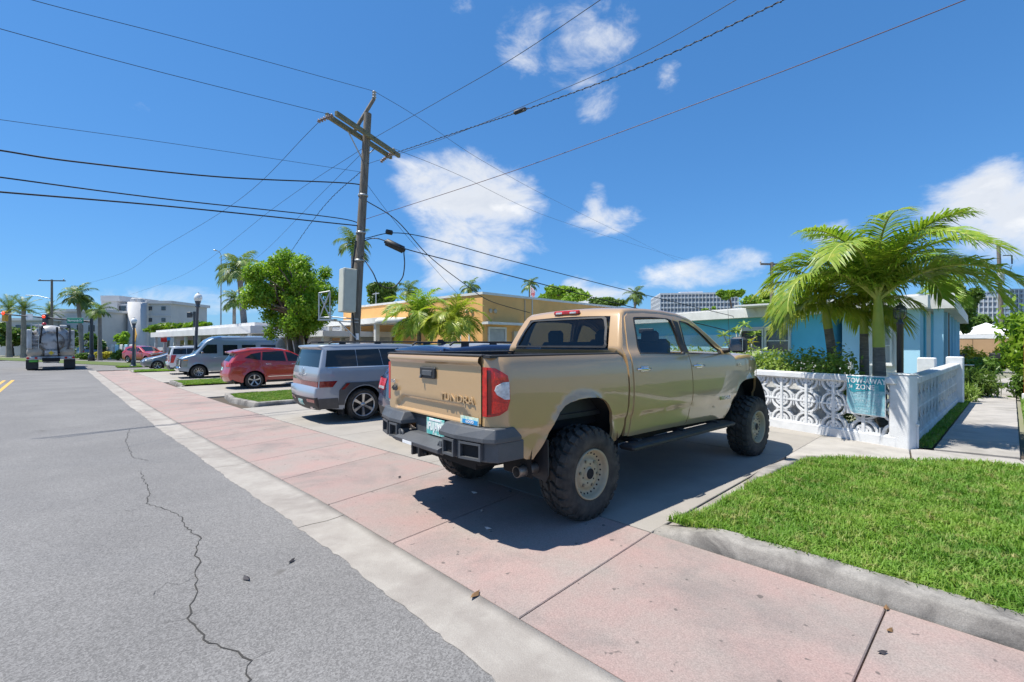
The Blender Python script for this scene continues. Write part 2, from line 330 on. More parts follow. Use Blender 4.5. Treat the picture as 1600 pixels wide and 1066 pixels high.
# ------------------------------------------------------------------ kerbs
def kerb(pts,w,h,label=None,side=1,taper=(1,1)):
    """pts in (s,t): the face line; thickness goes to the left of the path"""
    P=[]
    for a,b in zip(pts[:-1],pts[1:]):
        n=max(2,int((Vector(b)-Vector(a)).length/.12))
        P+= [Vector(a).lerp(Vector(b),i/n) for i in range(n)]
    P.append(Vector(pts[-1])); n=len(P); vs=[]; kr=random.Random(5)
    for i,p in enumerate(P):
        d=(P[min(i+1,n-1)]-P[max(i-1,0)]).normalized(); nn=Vector((-d.y,d.x))*side; f=i/(n-1); j=kr.uniform(-.004,.004)
        hh=h*(taper[0]+(1-taper[0])*min(1,f*n*.12/.5))*(taper[1]+(1-taper[1])*min(1,(1-f)*n*.12/.5))
        prof=[(-.004,-.06),(0,0.),(.022,hh-.022),(.032,hh-.008),(.048,hh),(w-.02,hh+.003),(w,hh-.01),(w+.01,-.06)]
        for o,z in prof: q=p+nn*(o+j); vs.append(ST(q.x,q.y,z+j*.6))
    m=len(prof); mb=MB(); mb.add(vs,[(i*m+k,i*m+m+k,i*m+m+k+1,i*m+k+1) for i in range(n-1) for k in range(m-1)],0,True)
    mb.add(vs[:m],[tuple(range(m))]); mb.add(vs[-m:],[tuple(range(m))])
    o=mb.build('kerb',M_KERB)
    bmm=bmesh.new(); bmm.from_mesh(o.data); bmesh.ops.recalc_face_normals(bmm,faces=bmm.faces); bmm.to_mesh(o.data); bmm.free()
    o['kind']='structure'; return o
kerb([(.02,T1+.02),(-1.5,T1+.02),(-5,T1+.02),(-11,T1+.02)],.21,.125,side=-1,taper=(.15,1))
kerb([(-.02,3.65),(-.06,4.4),(-.14,5.2),(-.30,5.55)],.17,.115,side=1,taper=(.4,.7))
sheet('kerb_strip',lambda a,b:ST(-.015-.19*b+(.0 if a<5 else -.05),a,.022),[T1+.05,2.4,3.1,3.7,4.4,5.2],[0,.5,1],M_GUT)
# ------------------------------------------------------------------ grass
def turf(name,poly,z,n_bl,hmin,hmax,mat_,seed,wid=.0045,keep=None):
    """soil sheet + blades standing on it; poly in (s,t), fan about its centre"""
    pl=[Vector(p) for p in poly]; mb=MB(); vs=[ST(p.x,p.y,z) for p in pl]; mb.add(vs,[tuple(range(len(vs)))]); o=mb.build('lawn',M_TURF)
    if o.data.polygons[0].normal.z<0: o.data.flip_normals()
    o['kind']='structure'
    r=np.random.RandomState(seed); lo=np.array([min(p.x for p in pl),min(p.y for p in pl)]); hi=np.array([max(p.x for p in pl),max(p.y for p in pl)])
    q=r.rand(n_bl*3,2)*(hi-lo)+lo; ins=np.zeros(len(q),bool)
    for i in range(len(pl)):
        a,b=pl[i],pl[(i+1)%len(pl)]; c=((a.y>q[:,1])!=(b.y>q[:,1]))&(q[:,0]<(b.x-a.x)*(q[:,1]-a.y)/((b.y-a.y) or 1e-9)+a.x); ins^=c
    q=q[ins]
    if keep is not None: q=q[r.rand(len(q))<keep(q)]
    q=q[:n_bl]; n=len(q)
    X=O0.x+A.x*q[:,0]+B.x*q[:,1]; Y=O0.y+A.y*q[:,0]+B.y*q[:,1]
    Z=np.where(q[:,0]<3,0,-.27*(1-np.exp(-(np.maximum(q[:,0],3)-3)/9)))+z
    pat=.5+.5*np.sin(X*5.1+1.3*np.sin(Y*4.3))*np.sin(Y*6.2+X); h=hmin+(hmax-hmin)*np.clip(r.rand(n)*.55+pat*.45,0,1)
    an=r.rand(n)*2*np.pi; bend=r.rand(n)*.75+.15; ca,sa=np.cos(an),np.sin(an); w=wid*(.6+.8*r.rand(n))
    base=np.stack([X,Y,Z],1); sd=np.stack([-sa,ca,0*ca],1)*w[:,None]; dr=np.stack([ca,sa,0*ca],1)
    mid=base+dr*(h*bend*.3)[:,None]+np.array([0,0,1])*(h*.6)[:,None]; tip=base+dr*(h*bend)[:,None]+np.array([0,0,1])*(h*(1-.35*bend))[:,None]
    V=np.stack([base-sd,base+sd,mid+sd*.8,mid-sd*.8,tip],1).reshape(-1,3); k=np.arange(n)[:,None]*5
    F3=np.concatenate([k+[0,1,2],k+[0,2,3],k+[3,2,4]],0)
    g=np_obj('grass',V,F3,mat_); g['kind']='stuff'; g['label']=name; return g
M_GRASS=leafmat('grass_blades',(.105,.235,.026),(.20,.335,.045),(.40,.36,.15),scale=1.4,trans=.35,rough=.6)
near=[(-.02,T1+.185),(-.2,2.2),(-.2,3.65),(-.26,4.4),(-.32,5.2),(-1.3,6.08),(-2.45,6.8),(-4.5,7.45),(-9,8.5),(-9,T1+.185)]
turf('bright green lawn grass behind the near kerb',near,.075,175000,.03,.12,M_GRASS,1,.005,keep=lambda q:np.clip(1.25-.16*np.hypot(q[:,0]+.0,q[:,1]-1.7),.25,1))
turf('thin grass strip along the foot of the fence side wall',[(-1.16,7.5),(-1.4,7.6),(-1.95,24),(-1.5,24)],.02,9000,.03,.10,M_GRASS,2,.007)
turf('grass and groundcover on the far side of the walkway',[(-2.4,7.75),(-3.0,30),(-6,30),(-7,9.2),(-4.4,8.35)],.02,42000,.04,.15,M_GRASS,3,.008)
turf('grass island beside the silver vehicle',[(12.5,2.15),(12.4,8.5),(16.4,8.5),(16.2,2.2),(14.5,2.0)],.07,60000,.03,.085,M_GRASS,4,.008)
turf('grass island in front of the lamp post',[(22.3,1.95),(22.2,8),(25.4,8),(25.3,1.95)],.06,26000,.03,.09,M_GRASS,5,.013)
turf('far grass island near the street corner',[(36.4,1.6),(36.4,6),(38.8,6),(38.8,1.6)],.06,11000,.03,.09,M_GRASS,6,.02)
turf('farthest grass island at the corner lamp',[(44.6,1.4),(44.6,6),(46.8,6),(46.8,1.4)],.05,9000,.03,.10,M_GRASS,7,.025)
kerb([(16.35,3.6),(16.25,2.15),(14.5,1.9),(12.45,2.05),(12.36,3.6)],.16,.13,side=-1,taper=(.3,.3))
kerb([(25.45,3.4),(25.4,1.9),(22.2,1.85)],.16,.11,side=-1,taper=(.3,.3))
kerb([(38.9,3.6),(38.9,1.6),(36.4,1.5)],.16,.11,side=-1,taper=(.3,.3))
# ------------------------------------------------------------------ crack, stains, markings
M_CRACK=mat('crack_dark',(.04,.038,.036),rough=.95)
def crack(px,w0,seed):
    r=random.Random(seed); P=[G(u,v) for u,v in px]; Q=[]
    for a,b in zip(P[:-1],P[1:]):
        n=max(3,int((b-a).length/.05))
        for i in range(n):
            p=a.lerp(b,i/n); Q.append(p+Vector((r.uniform(-.014,.014),r.uniform(-.014,.014),0)))
    Q.append(P[-1]); vs=[]
    for i,p in enumerate(Q):
        d=(Q[min(i+1,len(Q)-1)]-Q[max(i-1,0)]).normalized(); nn=Vector((-d.y,d.x,0)); w=w0*r.uniform(.35,1.2)*min(1,.3+i/6)
        vs+=[(p.x+nn.x*w,p.y+nn.y*w,zg(p.x,p.y)+.003),(p.x-nn.x*w,p.y-nn.y*w,zg(p.x,p.y)+.003)]
    mb=MB(); mb.add(vs,[(2*i,2*i+1,2*i+3,2*i+2) for i in range(len(Q)-1)]); o=mb.build('crack',M_CRACK,road)
    if o.data.polygons[0].normal.z<0: o.data.flip_normals()
crack([(203,670),(196,690),(208,715),(232,720)],.004,1)
crack([(218,735),(226,752),(233,772),(228,787),(262,797),(285,808),(290,822),(312,842),(305,868),(316,879),(303,902),(308,920),(297,965),(318,1000),(350,1010),(390,1032),(388,1064),(384,1085)],.0048,2)
crack([(255,975),(297,965)],.0025,3); crack([(390,1032),(430,1015)],.002,4)
crack([(303,902),(280,915),(262,910),(240,930)],.002,5); crack([(228,787),(205,800),(190,797)],.002,6)
mb=MB()
for c in (-3.55,-3.85):
    ss=[16+1.0*i for i in range(18)]
    for a,b in zip(ss[:-1],ss[1:]): mb.quad(ST(a,c-.06,.004),ST(a,c+.06,.004),ST(b,c+.06,.004),ST(b,c-.06,.004))
o=mb.build('lane_marking',M_YEL,road)
if o.data.polygons[0].normal.z<0: o.data.flip_normals()
# fallen leaves and bits of litter
M_DEAD=mat('dead_leaf',(.30,.17,.06),(.18,.10,.05),scale=9,rough=.8); M_PALE=mat('pale_leaf',(.60,.48,.42),rough=.8); M_DK=mat('dark_leaf',(.05,.045,.05),rough=.8)
LV=[((742,773),M_PALE,'pale curled leaf in the pickup shadow',.045),((753,801),M_PALE,'small pale scrap in the shadow beside a joint',.03),((762,829),M_PALE,'thin pale scrap at the edge of the truck shadow',.035),
 ((743,933),M_DEAD,'brown leaf clump on the gutter back edge',.05),((1385,955),M_DEAD,'yellow leaf at the foot of the kerb joint',.035),((1390,990),M_DEAD,'yellow leaf on the pink slab by the kerb',.03),
 ((1378,1025),M_DK,'dark blue scrap on the nearest pink slab',.028),((624,748),M_DK,'dark speck on the pink slab behind the bumper',.03),((798,771),M_DK,'dark bit in the shadow under the bumper',.025),
 ((456,878),M_DK,'dark bit of litter on the asphalt beside the gutter',.035),((385,905),M_DK,'dark oily scrap on the asphalt near the crack',.045)]
for (uv,m,lab,sz) in LV:
    p=G(*uv); mb=MB(); r=random.Random(int(uv[0])); a=r.uniform(0,6)
    q=[(math.cos(a)*sz*1.2,math.sin(a)*sz*1.2,.012),(-math.sin(a)*sz*.45,math.cos(a)*sz*.45,.004),(-math.cos(a)*sz,-math.sin(a)*sz,.014),(math.sin(a)*sz*.5,-math.cos(a)*sz*.5,.003)]
    t=.012 if uv[0]>470 else .002
    mb.add([(x,y,z+t) for x,y,z in q]+[(0,0,t+.001),(0,0,t+.02)],[(0,1,5),(1,2,5),(2,3,5),(3,0,5),(0,4,1),(1,4,2),(2,4,3),(3,4,0)])
    o=mb.build('fallen_leaf',m); o.location=p; tag(o,lab,'leaf','leaves and litter on the ground')
# ------------------------------------------------------------------ vehicles: shared tools
def paint(name,c,flake=.0,rough=.38,coat=1.):
    m=mat(name,c,tuple(x*.93 for x in c),scale=1.2,rough=rough,coat=coat,metal=flake,cior=1.62,grain=.03,gscale=400); return m
M_BLACK=mat('black_plastic',(.02,.02,.022),(.03,.03,.032),scale=8,rough=.55,bump=.1,bscale=200)
M_CAV=mat('dark_cavity',(.012,.012,.013),rough=.9)
M_RUB=mat('tyre_rubber',(.024,.022,.02),(.075,.065,.054),scale=7,rough=.82,bump=.2,bscale=120,vec='Object')
M_GUN=mat('powder_coat_grey',(.062,.067,.075),(.082,.087,.096),scale=4,rough=.5,bump=.12,bscale=260,grain=.1)
M_CHR=mat('chrome',(.75,.75,.76),rough=.08,metal=1.); M_ALU=mat('alloy',(.55,.55,.56),(.45,.45,.46),scale=6,rough=.3,metal=.9)
M_STEEL=mat('dull_steel',(.30,.28,.26),(.2,.17,.14),scale=12,rough=.45,metal=.8)
M_RED=mat('red_lens',(.36,.004,.003),(.62,.012,.006),scale=22,rough=.2,coat=.5,spec=.6,vec='Object'); M_WLENS=mat('clear_lens',(.62,.64,.66),(.35,.36,.38),scale=30,rough=.12,coat=1.,vec='Object')
M_RLITE=mat('red_lens_facet',(.75,.03,.015),(.45,.008,.005),scale=60,rough=.12,coat=.6,vec='Object'); M_RDEEP=mat('red_lens_deep',(.12,.003,.003),rough=.15,coat=.6)
M_GLD=mat('dark_car_glass',(.012,.018,.024),rough=.03,spec=.5)
M_GLS=glass('tinted_glass',(.84,.88,.87)); M_GLR=glass('privacy_glass',(.40,.43,.44))
M_SEAT=mat('seat_cloth',(.06,.058,.056),rough=.85); M_WHITE=mat('white_print',(.75,.75,.75),rough=.6); M_AMB=mat('amber_lens',(.7,.22,.02),rough=.15,coat=1.)
def herm(xs,ys):
    n=len(xs); d=[(ys[i+1]-ys[i])/(xs[i+1]-xs[i]) for i in range(n-1)]
    m=[d[0]]+[0 if d[i-1]*d[i]<=0 else 2*d[i-1]*d[i]/(d[i-1]+d[i]) for i in range(1,n-1)]+[d[-1]]
    def f(x):
        if x<=xs[0]: return ys[0]+m[0]*(x-xs[0])
        if x>=xs[-1]: return ys[-1]+m[-1]*(x-xs[-1])
        i=0
        while x>xs[i+1]: i+=1
        h=xs[i+1]-xs[i]; t=(x-xs[i])/h
        return (2*t**3-3*t*t+1)*ys[i]+(t**3-2*t*t+t)*h*m[i]+(-2*t**3+3*t*t)*ys[i+1]+(t**3-t*t)*h*m[i+1]
    return f
def smooth01(x): x=max(0,min(1,x)); return x*x*(3-2*x)
def panel(name,outline,f,mat_,parent,holes=(),step=.09,thick=.03,off=0.,side=-1):
    """a body panel cut to an outline in side view (x,z), laid on the surface y=f(x,z)"""
    bm=bmesh.new()
    for loop in (outline,)+tuple(holes):
        vs=[bm.verts.new((x,0,z)) for x,z in loop]
        for i in range(len(vs)): bm.edges.new((vs[i],vs[(i+1)%len(vs)]))
    bmesh.ops.triangle_fill(bm,edges=bm.edges[:],use_beauty=True,normal=(0,-1,0))
    for ax in (0,2):
        lo=min(v.co[ax] for v in bm.verts); hi=max(v.co[ax] for v in bm.verts); k=math.ceil(lo/step)*step
        while k<hi-1e-4:
            co=[0,0,0]; co[ax]=k; no=[0,0,0]; no[ax]=1
            bmesh.ops.bisect_plane(bm,geom=bm.verts[:]+bm.edges[:]+bm.faces[:],plane_co=co,plane_no=no,dist=1e-5); k+=step
    bmesh.ops.remove_doubles(bm,verts=bm.verts[:],dist=1e-4)
    for v in bm.verts: v.co.y=side*(f(v.co.x,v.co.z)+off)
    for fc in bm.faces:
        fc.smooth=True; fc.normal_update()
        if fc.normal.y*side<0: fc.normal_flip()
    if thick:
        be=[e for e in bm.edges if len(e.link_faces)==1]
        r=bmesh.ops.extrude_edge_only(bm,edges=be)
        for g in r['geom']:
            if isinstance(g,bmesh.types.BMVert): g.co.y-=side*thick
        for e in be: e.smooth=False
        for g in r['geom']:
            if isinstance(g,bmesh.types.BMFace): g.smooth=False
    return bm_obj(name,bm,mat_,parent)
def both(name,outline,f,mat_,parent,**k):
    return [panel(name,outline,f,mat_,parent,side=s,**k) for s in (-1,1)]
def inset(prof,r):
    """profile points moved to the inside (to the right of travel when going front->top->rear is inside below)"""
    out=[]
    n=len(prof)
    for i,p in enumerate(prof):
        a=Vector(prof[max(i-1,0)][:2]); b=Vector(prof[min(i+1,n-1)][:2]); d=(b-a).normalized(); nn=Vector((d.y,-d.x))
        out.append((p[0]-nn.x*r[i],p[1]-nn.y*r[i]))
    return out
def strip(prof,f,key,mats,parent,r=.06,ny=7,opens={},pil=None):
    """the band that runs over a vehicle, front to rear: prof=[(x,z,crown)], rounded at both edges. key(i)->part name of segment i"""
    R=[p[3] if len(p)>3 else r for p in prof]; n=len(prof); rows=[]; ins=inset(prof,R)
    for i,p in enumerate(prof):
        a=Vector(prof[max(i-1,0)][:2]); b=Vector(prof[min(i+1,n-1)][:2]); d=(b-a).normalized(); nn=Vector((d.y,-d.x))
        fi=f(*ins[i]); w=fi-R[i]; row=[]
        ys=[(-w+2*w*k/(2*ny)) for k in range(2*ny+1)]
        for y in ys: c=p[2]*(1-(y/w)**2); row.append((p[0]+nn.x*c,y,p[1]+nn.y*c))
        L=[];Rr=[]
        for k in range(1,6):
            g=k/5*PI/2; y=w+R[i]*math.sin(g); o=R[i]*(1-math.cos(g)); L.append((p[0]-nn.x*o,y,p[1]-nn.y*o)); Rr.append((p[0]-nn.x*o,-y,p[1]-nn.y*o))
        rows.append(Rr[::-1]+row+L)
    m=len(rows[0]); parts={}
    for i in range(n-1):
        for j in range(m-1):
            k=key(i)
            if i in opens and opens[i][0]<=j<m-1-opens[i][0]: k=opens[i][1]
            elif i in opens and pil: k=pil+('#a' if j<m//2 else '#b')+opens[i][1]
            parts.setdefault(k,[]).append((i,j))
    res={}
    for k,cells in parts.items():
        if k is None: continue
        ids={}; vs=[]; fs=[]
        def vid(i,j):
            if (i,j) not in ids: ids[(i,j)]=len(vs); vs.append(rows[i][j])
            return ids[(i,j)]
        for i,j in cells: fs.append((vid(i,j),vid(i,j+1),vid(i+1,j+1),vid(i+1,j)))
        mb=MB(); mb.add(vs,fs,0,True); o=mb.build(k.split('#')[0],mats[k.split('#')[0]],parent); res[k]=o
        bm=bmesh.new(); bm.from_mesh(o.data); bmesh.ops.recalc_face_normals(bm,faces=bm.faces)
        s=sum((fc.normal.x*(fc.calc_center_median().x-1.7)+fc.normal.z*(fc.calc_center_median().z-.9))*fc.calc_area() for fc in bm.faces)
        if s<0:
            for fc in bm.faces: fc.normal_flip()
        bm.to_mesh(o.data); bm.free()
    return res,rows
def wheel(parent,x,y,R,w,rimR,kind,rim_m,side=-1,lugs=False,holes=True):
    """wheel > tyre, hub_cap, lug_nut; outer face looks to side"""
    s=side
    mb=MB(); rw=rimR
    if kind=='steel':
        prof=[(rw,.5*w-.012),(rw*.985,.5*w+.004),(rw*.93,.5*w-.004),(rw*.88,.5*w-.035),(rw*.86,.5*w-.055),(rw*.70,.5*w-.075),(rw*.60,.5*w-.06),(rw*.56,.5*w-.048),(rw*.30,.5*w-.045),(rw*.26,.5*w-.055),(rw*.22,.5*w-.03),(.001,.5*w-.032)]
    else:
        prof=[(rw,.5*w-.012),(rw*.985,.5*w+.002),(rw*.93,.5*w-.01),(rw*.90,.5*w-.05),(rw*.87,.5*w-.09),(.001,.5*w-.10)]
    mb.lathe([(r,s*h) for r,h in prof],(0,0,0),'Y',40,0)
    if s<0: mb.f=[f[::-1] for f in mb.f]
    mb.lathe([(rw,s*(.5*w-.012)),(rw*.9,-s*.5*w)],(0,0,0),'Y',30,0)
    o=mb.build('wheel',rim_m if kind=='steel' else M_BLACK,parent); o.location=(x,y,R)
    nb=40; t=MB(); rs=R-rimR
    prof=[(rimR-.004,.5*w-.015),(rimR+.02,.5*w),(rimR+.35*rs,.5*w+.012),(rimR+.65*rs,.5*w+.006),(R-.035,.5*w-.008),(R-.024 if lugs else R-.012,.5*w-.03),(R-.022 if lugs else R-.006,.3*w),(R-.022 if lugs else R-.004,0)]
    prof=prof+[(r,-h) for r,h in prof[::-1][1:]]
    t.lathe([(r,h) for r,h in prof],(0,0,0),'Y',48,0)
    if lugs:
        def lug(g,y0,y1,dg,sk,h0,h1):
            vs=[]
            for rr,sh in ((R-.035,1),(R+.006,.84)):
                for yy,gg in ((y0,-1),(y1,-1),(y1,1),(y0,1)):
                    a=g+gg*dg*sh+sk*(yy-y0)/(y1-y0)*(1 if y1>y0 else -1); q=rr-(h0 if yy==y0 else h1); vs.append((q*math.sin(a),yy,q*math.cos(a)))
            t.add(vs,[(4,5,6,7),(0,4,7,3),(1,2,6,5),(0,1,5,4),(3,7,6,2),(0,3,2,1)])
        N=26
        for i in range(N):
            g=2*PI*i/N; d=PI/N*.78
            lug(g,.5*w-.004,.30*w,d,.02,.022,.0); lug(g+PI/N,-.5*w+.004,-.30*w,d,.02,.022,.0)
            lug(g+.05,.27*w,.05*w,d*.9,.10,.002,.0); lug(g+PI/N+.05,-.27*w,-.05*w,d*.9,.10,.002,.0)
            for sgn in (1,-1):
                a=g+(0 if sgn>0 else PI/N)
                vs=[]
                for rr,yy in ((R-.02,.5*w-.002),(R-.075,.5*w+.010)):
                    for gg in (-1,1):
                        for e in (0,-.012): vs.append(((rr)*math.sin(a+gg*d*.55),sgn*(yy+e),rr*math.cos(a+gg*d*.55)))
                t.add(vs,[(0,2,6,4),(0,4,5,1),(2,3,7,6),(4,6,7,5),(0,1,3,2)])
    t.build('tyre',M_RUB,o)
    yf=s*(.5*w)
    def disc(r,cx,cz,y,n=10,mi=0,b=None,th=.012): 
        b.lathe([(r,y-s*th),(r,y),(.001,y)] ,(cx,0,cz),'Y',n,mi,False)
        if s<0:
            k=2*n; b.f[-k:]=[f[::-1] for f in b.f[-k:]]
    if kind=='steel':
        h=MB()
        for i in range(24): a=2*PI*i/24; disc(.0085,rw*.80*math.sin(a),rw*.80*math.cos(a),yf-s*.058,8,0,h)
        for i in range(6): a=2*PI*(i+.2)/6; disc(.008,rw*.37*math.sin(a),rw*.37*math.cos(a),yf-s*.0435,8,0,h)
        disc(rw*.21,0,0,yf-s*.028,20,0,h); h.build('vent_hole',M_CAV,o)['kind']='stuff'
        for i in range(6):
            a=2*PI*(i+.65)/6; h=MB(); disc(.0145,rw*.52*math.sin(a),rw*.52*math.cos(a),yf-s*.036,6,0,h,.02); h.build('lug_nut',M_STEEL,o)
    else:
        sp=MB(); n5={'five':5,'ten':10,'six':6,'seven':7}[kind.split('_')[0]]
        for i in range(n5):
            a=2*PI*i/n5; d=(math.sin(a),math.cos(a)); q=(math.cos(a),-math.sin(a)); wd=.16*rw if n5>6 else .24*rw
            vs=[]
            for rr,ww,yy in ((.10*rw,wd*.7,-.045),(.55*rw,wd*.75,-.022),(.95*rw,wd*1.15,-.008)):
                for e in (-1,1): vs.append((d[0]*rr+q[0]*ww*.5*e,yf+s*yy,d[1]*rr+q[1]*ww*.5*e))
                for e in (-1,1): vs.append((d[0]*rr+q[0]*ww*.62*e,yf+s*(yy-.04),d[1]*rr+q[1]*ww*.62*e))
            fs=[]
            for k in (0,4): fs+=[(k,k+1,k+5,k+4),(k+2,k,k+4,k+6),(k+1,k+3,k+7,k+5)]
            sp.add(vs,[f if s>0 else f[::-1] for f in fs])
        sp.lathe([(rw,yf-s*.012),(rw*.99,yf+s*.003),(rw*.92,yf-s*.006),(rw*.90,yf-s*.03)],(0,0,0),'Y',36,0)
        sp.lathe([(rw*.2,yf-s*.06),(rw*.18,yf-s*.03),(.001,yf-s*.028)],(0,0,0),'Y',16,0)
        sp.build('spokes',rim_m,o)
    return o
# ------------------------------------------------------------------ the tan pickup
M_TAN=paint('desert_tan_paint',(.47,.305,.15),rough=.28)
M_TANF=mat('tan_wheel_paint',(.42,.35,.23),(.36,.30,.20),scale=9,rough=.5,vec='Object',col3=(.2,.16,.11),scale3=6,lo3=.6,hi3=.8)
TRK=math.atan2(.654,.757)
pk=thing('pickup_truck','lifted tan crew cab pickup truck with off-road tyres parked in the nearest bay','pickup truck',(.072,5.003,0),TRK)
fz=herm([.45,.60,.70,.80,.87,.92,1.05,1.2,1.35,1.46,1.515,1.56,1.75,1.95,2.06],[.835,.868,.893,.906,.912,.938,.950,.955,.950,.938,.917,.885,.825,.745,.66])
def fT(x,z):
    y=fz(z)
    if x>3.4: y-=.26*(x-3.4)**2*(1 if x<4.35 else 1)
    if x<-.93: y-=.12*min(1.2,((-.93-x)/.16))**2
    if z>1.55 and x>2.2: y-=(x-2.2)*.04
    for cx,cz in ((-.06,.60),(3.68,.60)):
        rn=math.hypot((x-cx)/.50,(z-cz)/.535)
        if z<1.3: y+=.026*(1-smooth01((rn-1.0)/.10))*(1 if z>.5 else 0)
    return y
ARCH_R=[(-.617,.638),(-.56,.735),(-.503,.825),(-.445,.94),(-.383,1.025),(-.32,1.075),(-.259,1.099),(-.14,1.118),(-.015,1.123),(.11,1.117),(.207,1.1),(.28,1.07),(.334,1.023),(.385,.95),(.405,.85),(.411,.746),(.40,.639)]
ARCH_F=[(2.922,.611),(3.03,.73),(3.13,.894),(3.19,.99),(3.244,1.052),(3.33,1.095),(3.438,1.118),(3.56,1.126),(3.692,1.124),(3.82,1.118),(3.93,1.10),(4.03,1.05),(4.11,.97),(4.16,.87),(4.19,.75)]
SEAM=[(.515,1.515),(.565,1.49),(.612,1.41),(.632,1.33),(.642,1.15),(.64,.90),(.628,.78),(.60,.70),(.545,.645),(.49,.633)]
LAMP=[(-1.091,1.432),(-1.04,1.425),(-.963,1.368),(-.947,1.30),(-.944,1.176),(-.965,1.095),(-1.02,1.055),(-1.075,1.04),(-1.091,1.04)]
bed=[(-1.091,1.512)]+SEAM+ARCH_R[::-1]+[(-.70,.652),(-.79,.70),(-.87,.80),(-.95,.915),(-1.02,.955),(-1.091,.963)]+LAMP[::-1]
# keep the lamp opening as a notch of the outline: rear edge is walked upwards
both('bed_side',bed,fT,M_TAN,pk,step=.045)
for sd in (-1,1):
    tl=panel('taillight',[(x,z) for x,z in LAMP],fT,M_RED,pk,step=.05,thick=.05,off=.008,side=sd)
    # rear face of the lamp
    mb=MB(); yy=[.80,.815,.835,.85]; zz=lin(1.042,1.43,8)
    vs=[(-1.096+ (0.0 if y<.83 else .004),sd*y,z) for z in zz for y in yy]
    mb.add(vs,[(i*4+j,i*4+j+1,i*4+5+j,i*4+4+j) if sd<0 else (i*4+j,i*4+4+j,i*4+5+j,i*4+j+1) for i in range(7) for j in range(3)],0,True); mb.build('lamp_edge',M_RED,tl)
    panel('lamp_facet',[(-1.05,1.405),(-.985,1.36),(-.972,1.33),(-1.05,1.335)],fT,M_RLITE,tl,step=.05,thick=.01,off=.0115,side=sd); panel('lamp_facet',[(-1.06,1.16),(-.965,1.15),(-.975,1.105),(-1.02,1.075),(-1.06,1.07)],fT,M_RLITE,tl,step=.05,thick=.01,off=.0115,side=sd); panel('lamp_facet',[(-1.085,1.41),(-1.068,1.408),(-1.068,1.06),(-1.085,1.06)],fT,M_RDEEP,tl,step=.05,thick=.01,off=.0115,side=sd)
    panel('reversing_lens',[(-1.04,1.285),(-1.0,1.315),(-.953,1.318),(-.950,1.18),(-.99,1.18),(-1.035,1.215),(-1.05,1.25)],fT,M_WLENS,tl,step=.05,thick=.02,off=.012,side=sd)
# cab: one strip over the rear wall, roof and windscreen
CABP=[(.66,1.30,.0),(.635,1.50,.0),(.60,1.555,.012),(.615,1.60,.02),(.70,1.78,.03),(.775,1.915,.035),(.80,1.955,.035),(.86,1.995,.03),(1.0,2.012,.028),(1.3,2.022,.028),(1.65,2.02,.028),(1.95,2.0,.028),(2.17,1.955,.03),(2.26,1.925,.032),(2.55,1.775,.04),(2.85,1.605,.045),(3.10,1.455,.045),(3.16,1.415,.045)]
CABP=CABP[::-1]
kk={}
def cabkey(i):
    x=CABP[i][0]; 
    return 'cab_shell'
nseg=len(CABP)-1
# windscreen opens between the header and the cowl, the rear window between .60 and .775
op={}
for i in range(nseg):
    xa,xb=CABP[i][0],CABP[i+1][0]; za,zb=CABP[i][1],CABP[i+1][1]
    if xa<=3.101 and xb>=2.255: op[i]=(6,'windscreen')
    if max(xa,xb)<=.78 and min(za,zb)>=1.55 and max(za,zb)<=1.92: op[i]=(6,'rear_window')
cab,_=strip(CABP,fT,cabkey,{'cab_shell':M_TAN,'windscreen':M_GLS,'rear_window':M_GLR},pk,r=.05,ny=8,opens=op)
mb=MB()  # black surround of the rear window
gl=[(-.70,1.575),(-.715,1.60),(-.655,1.80),(-.60,1.90),(-.56,1.918),(.56,1.918),(.60,1.90),(.655,1.80),(.715,1.60),(.70,1.575)]
def rearx(z,y): return herm([1.5,1.6,1.78,1.93],[.600,.613,.698,.782])(z)-.035*(1-(y/.85)**2)-.006
def dens(pl,k):
    o=[]
    for a,b in zip(pl,pl[1:]+pl[:1]):
        for i in range(k): o.append((a[0]+(b[0]-a[0])*i/k,a[1]+(b[1]-a[1])*i/k))
    return o
g2=dens(gl,4); cz=1.75; outer=[(rearx(z,y)-.004,y,z) for y,z in g2]; inner=[(rearx(cz+(z-cz)*.88,y*.955)-.004,y*.955,cz+(z-cz)*.88) for y,z in g2]
n=len(outer); mb.add(outer+inner,[(i,(i+1)%n,n+(i+1)%n,n+i) for i in range(n)]); mb.build('window_seal',M_BLACK,pk)
# doors and the cab side behind them
RD=[(.72,.66),(.738,.80),(.742,.95),(.738,1.136),(.722,1.35),(.712,1.50),(.722,1.56),(.775,1.78),(.825,1.905),(.90,1.945),(1.2,1.957),(1.55,1.955),(1.80,1.942),(1.835,1.70),(1.848,1.50),(1.885,1.38),(1.908,1.237),(1.93,1.05),(1.93,.87),(1.90,.74),(1.865,.655)]
FD=[(1.88,.655),(1.915,.74),(1.945,.87),(1.945,1.05),(1.923,1.237),(1.90,1.38),(1.863,1.50),(1.850,1.70),(1.815,1.941),(2.0,1.925),(2.17,1.885),(2.32,1.815),(2.55,1.695),(2.78,1.56),(2.93,1.465),(3.06,1.44),(3.085,1.40),(3.088,1.18),(3.065,.98),(3.0,.80),(2.92,.66)]
RW=[(.905,1.525),(.915,1.58),(.955,1.80),(.985,1.895),(1.02,1.905),(1.35,1.918),(1.66,1.912),(1.735,1.895),(1.775,1.70),(1.785,1.52),(1.76,1.502)]
FW=[(1.885,1.505),(1.895,1.52),(1.905,1.70),(1.925,1.88),(1.96,1.892),(2.12,1.872),(2.30,1.80),(2.50,1.68),(2.66,1.575),(2.70,1.535),(2.69,1.495),(2.60,1.487)]
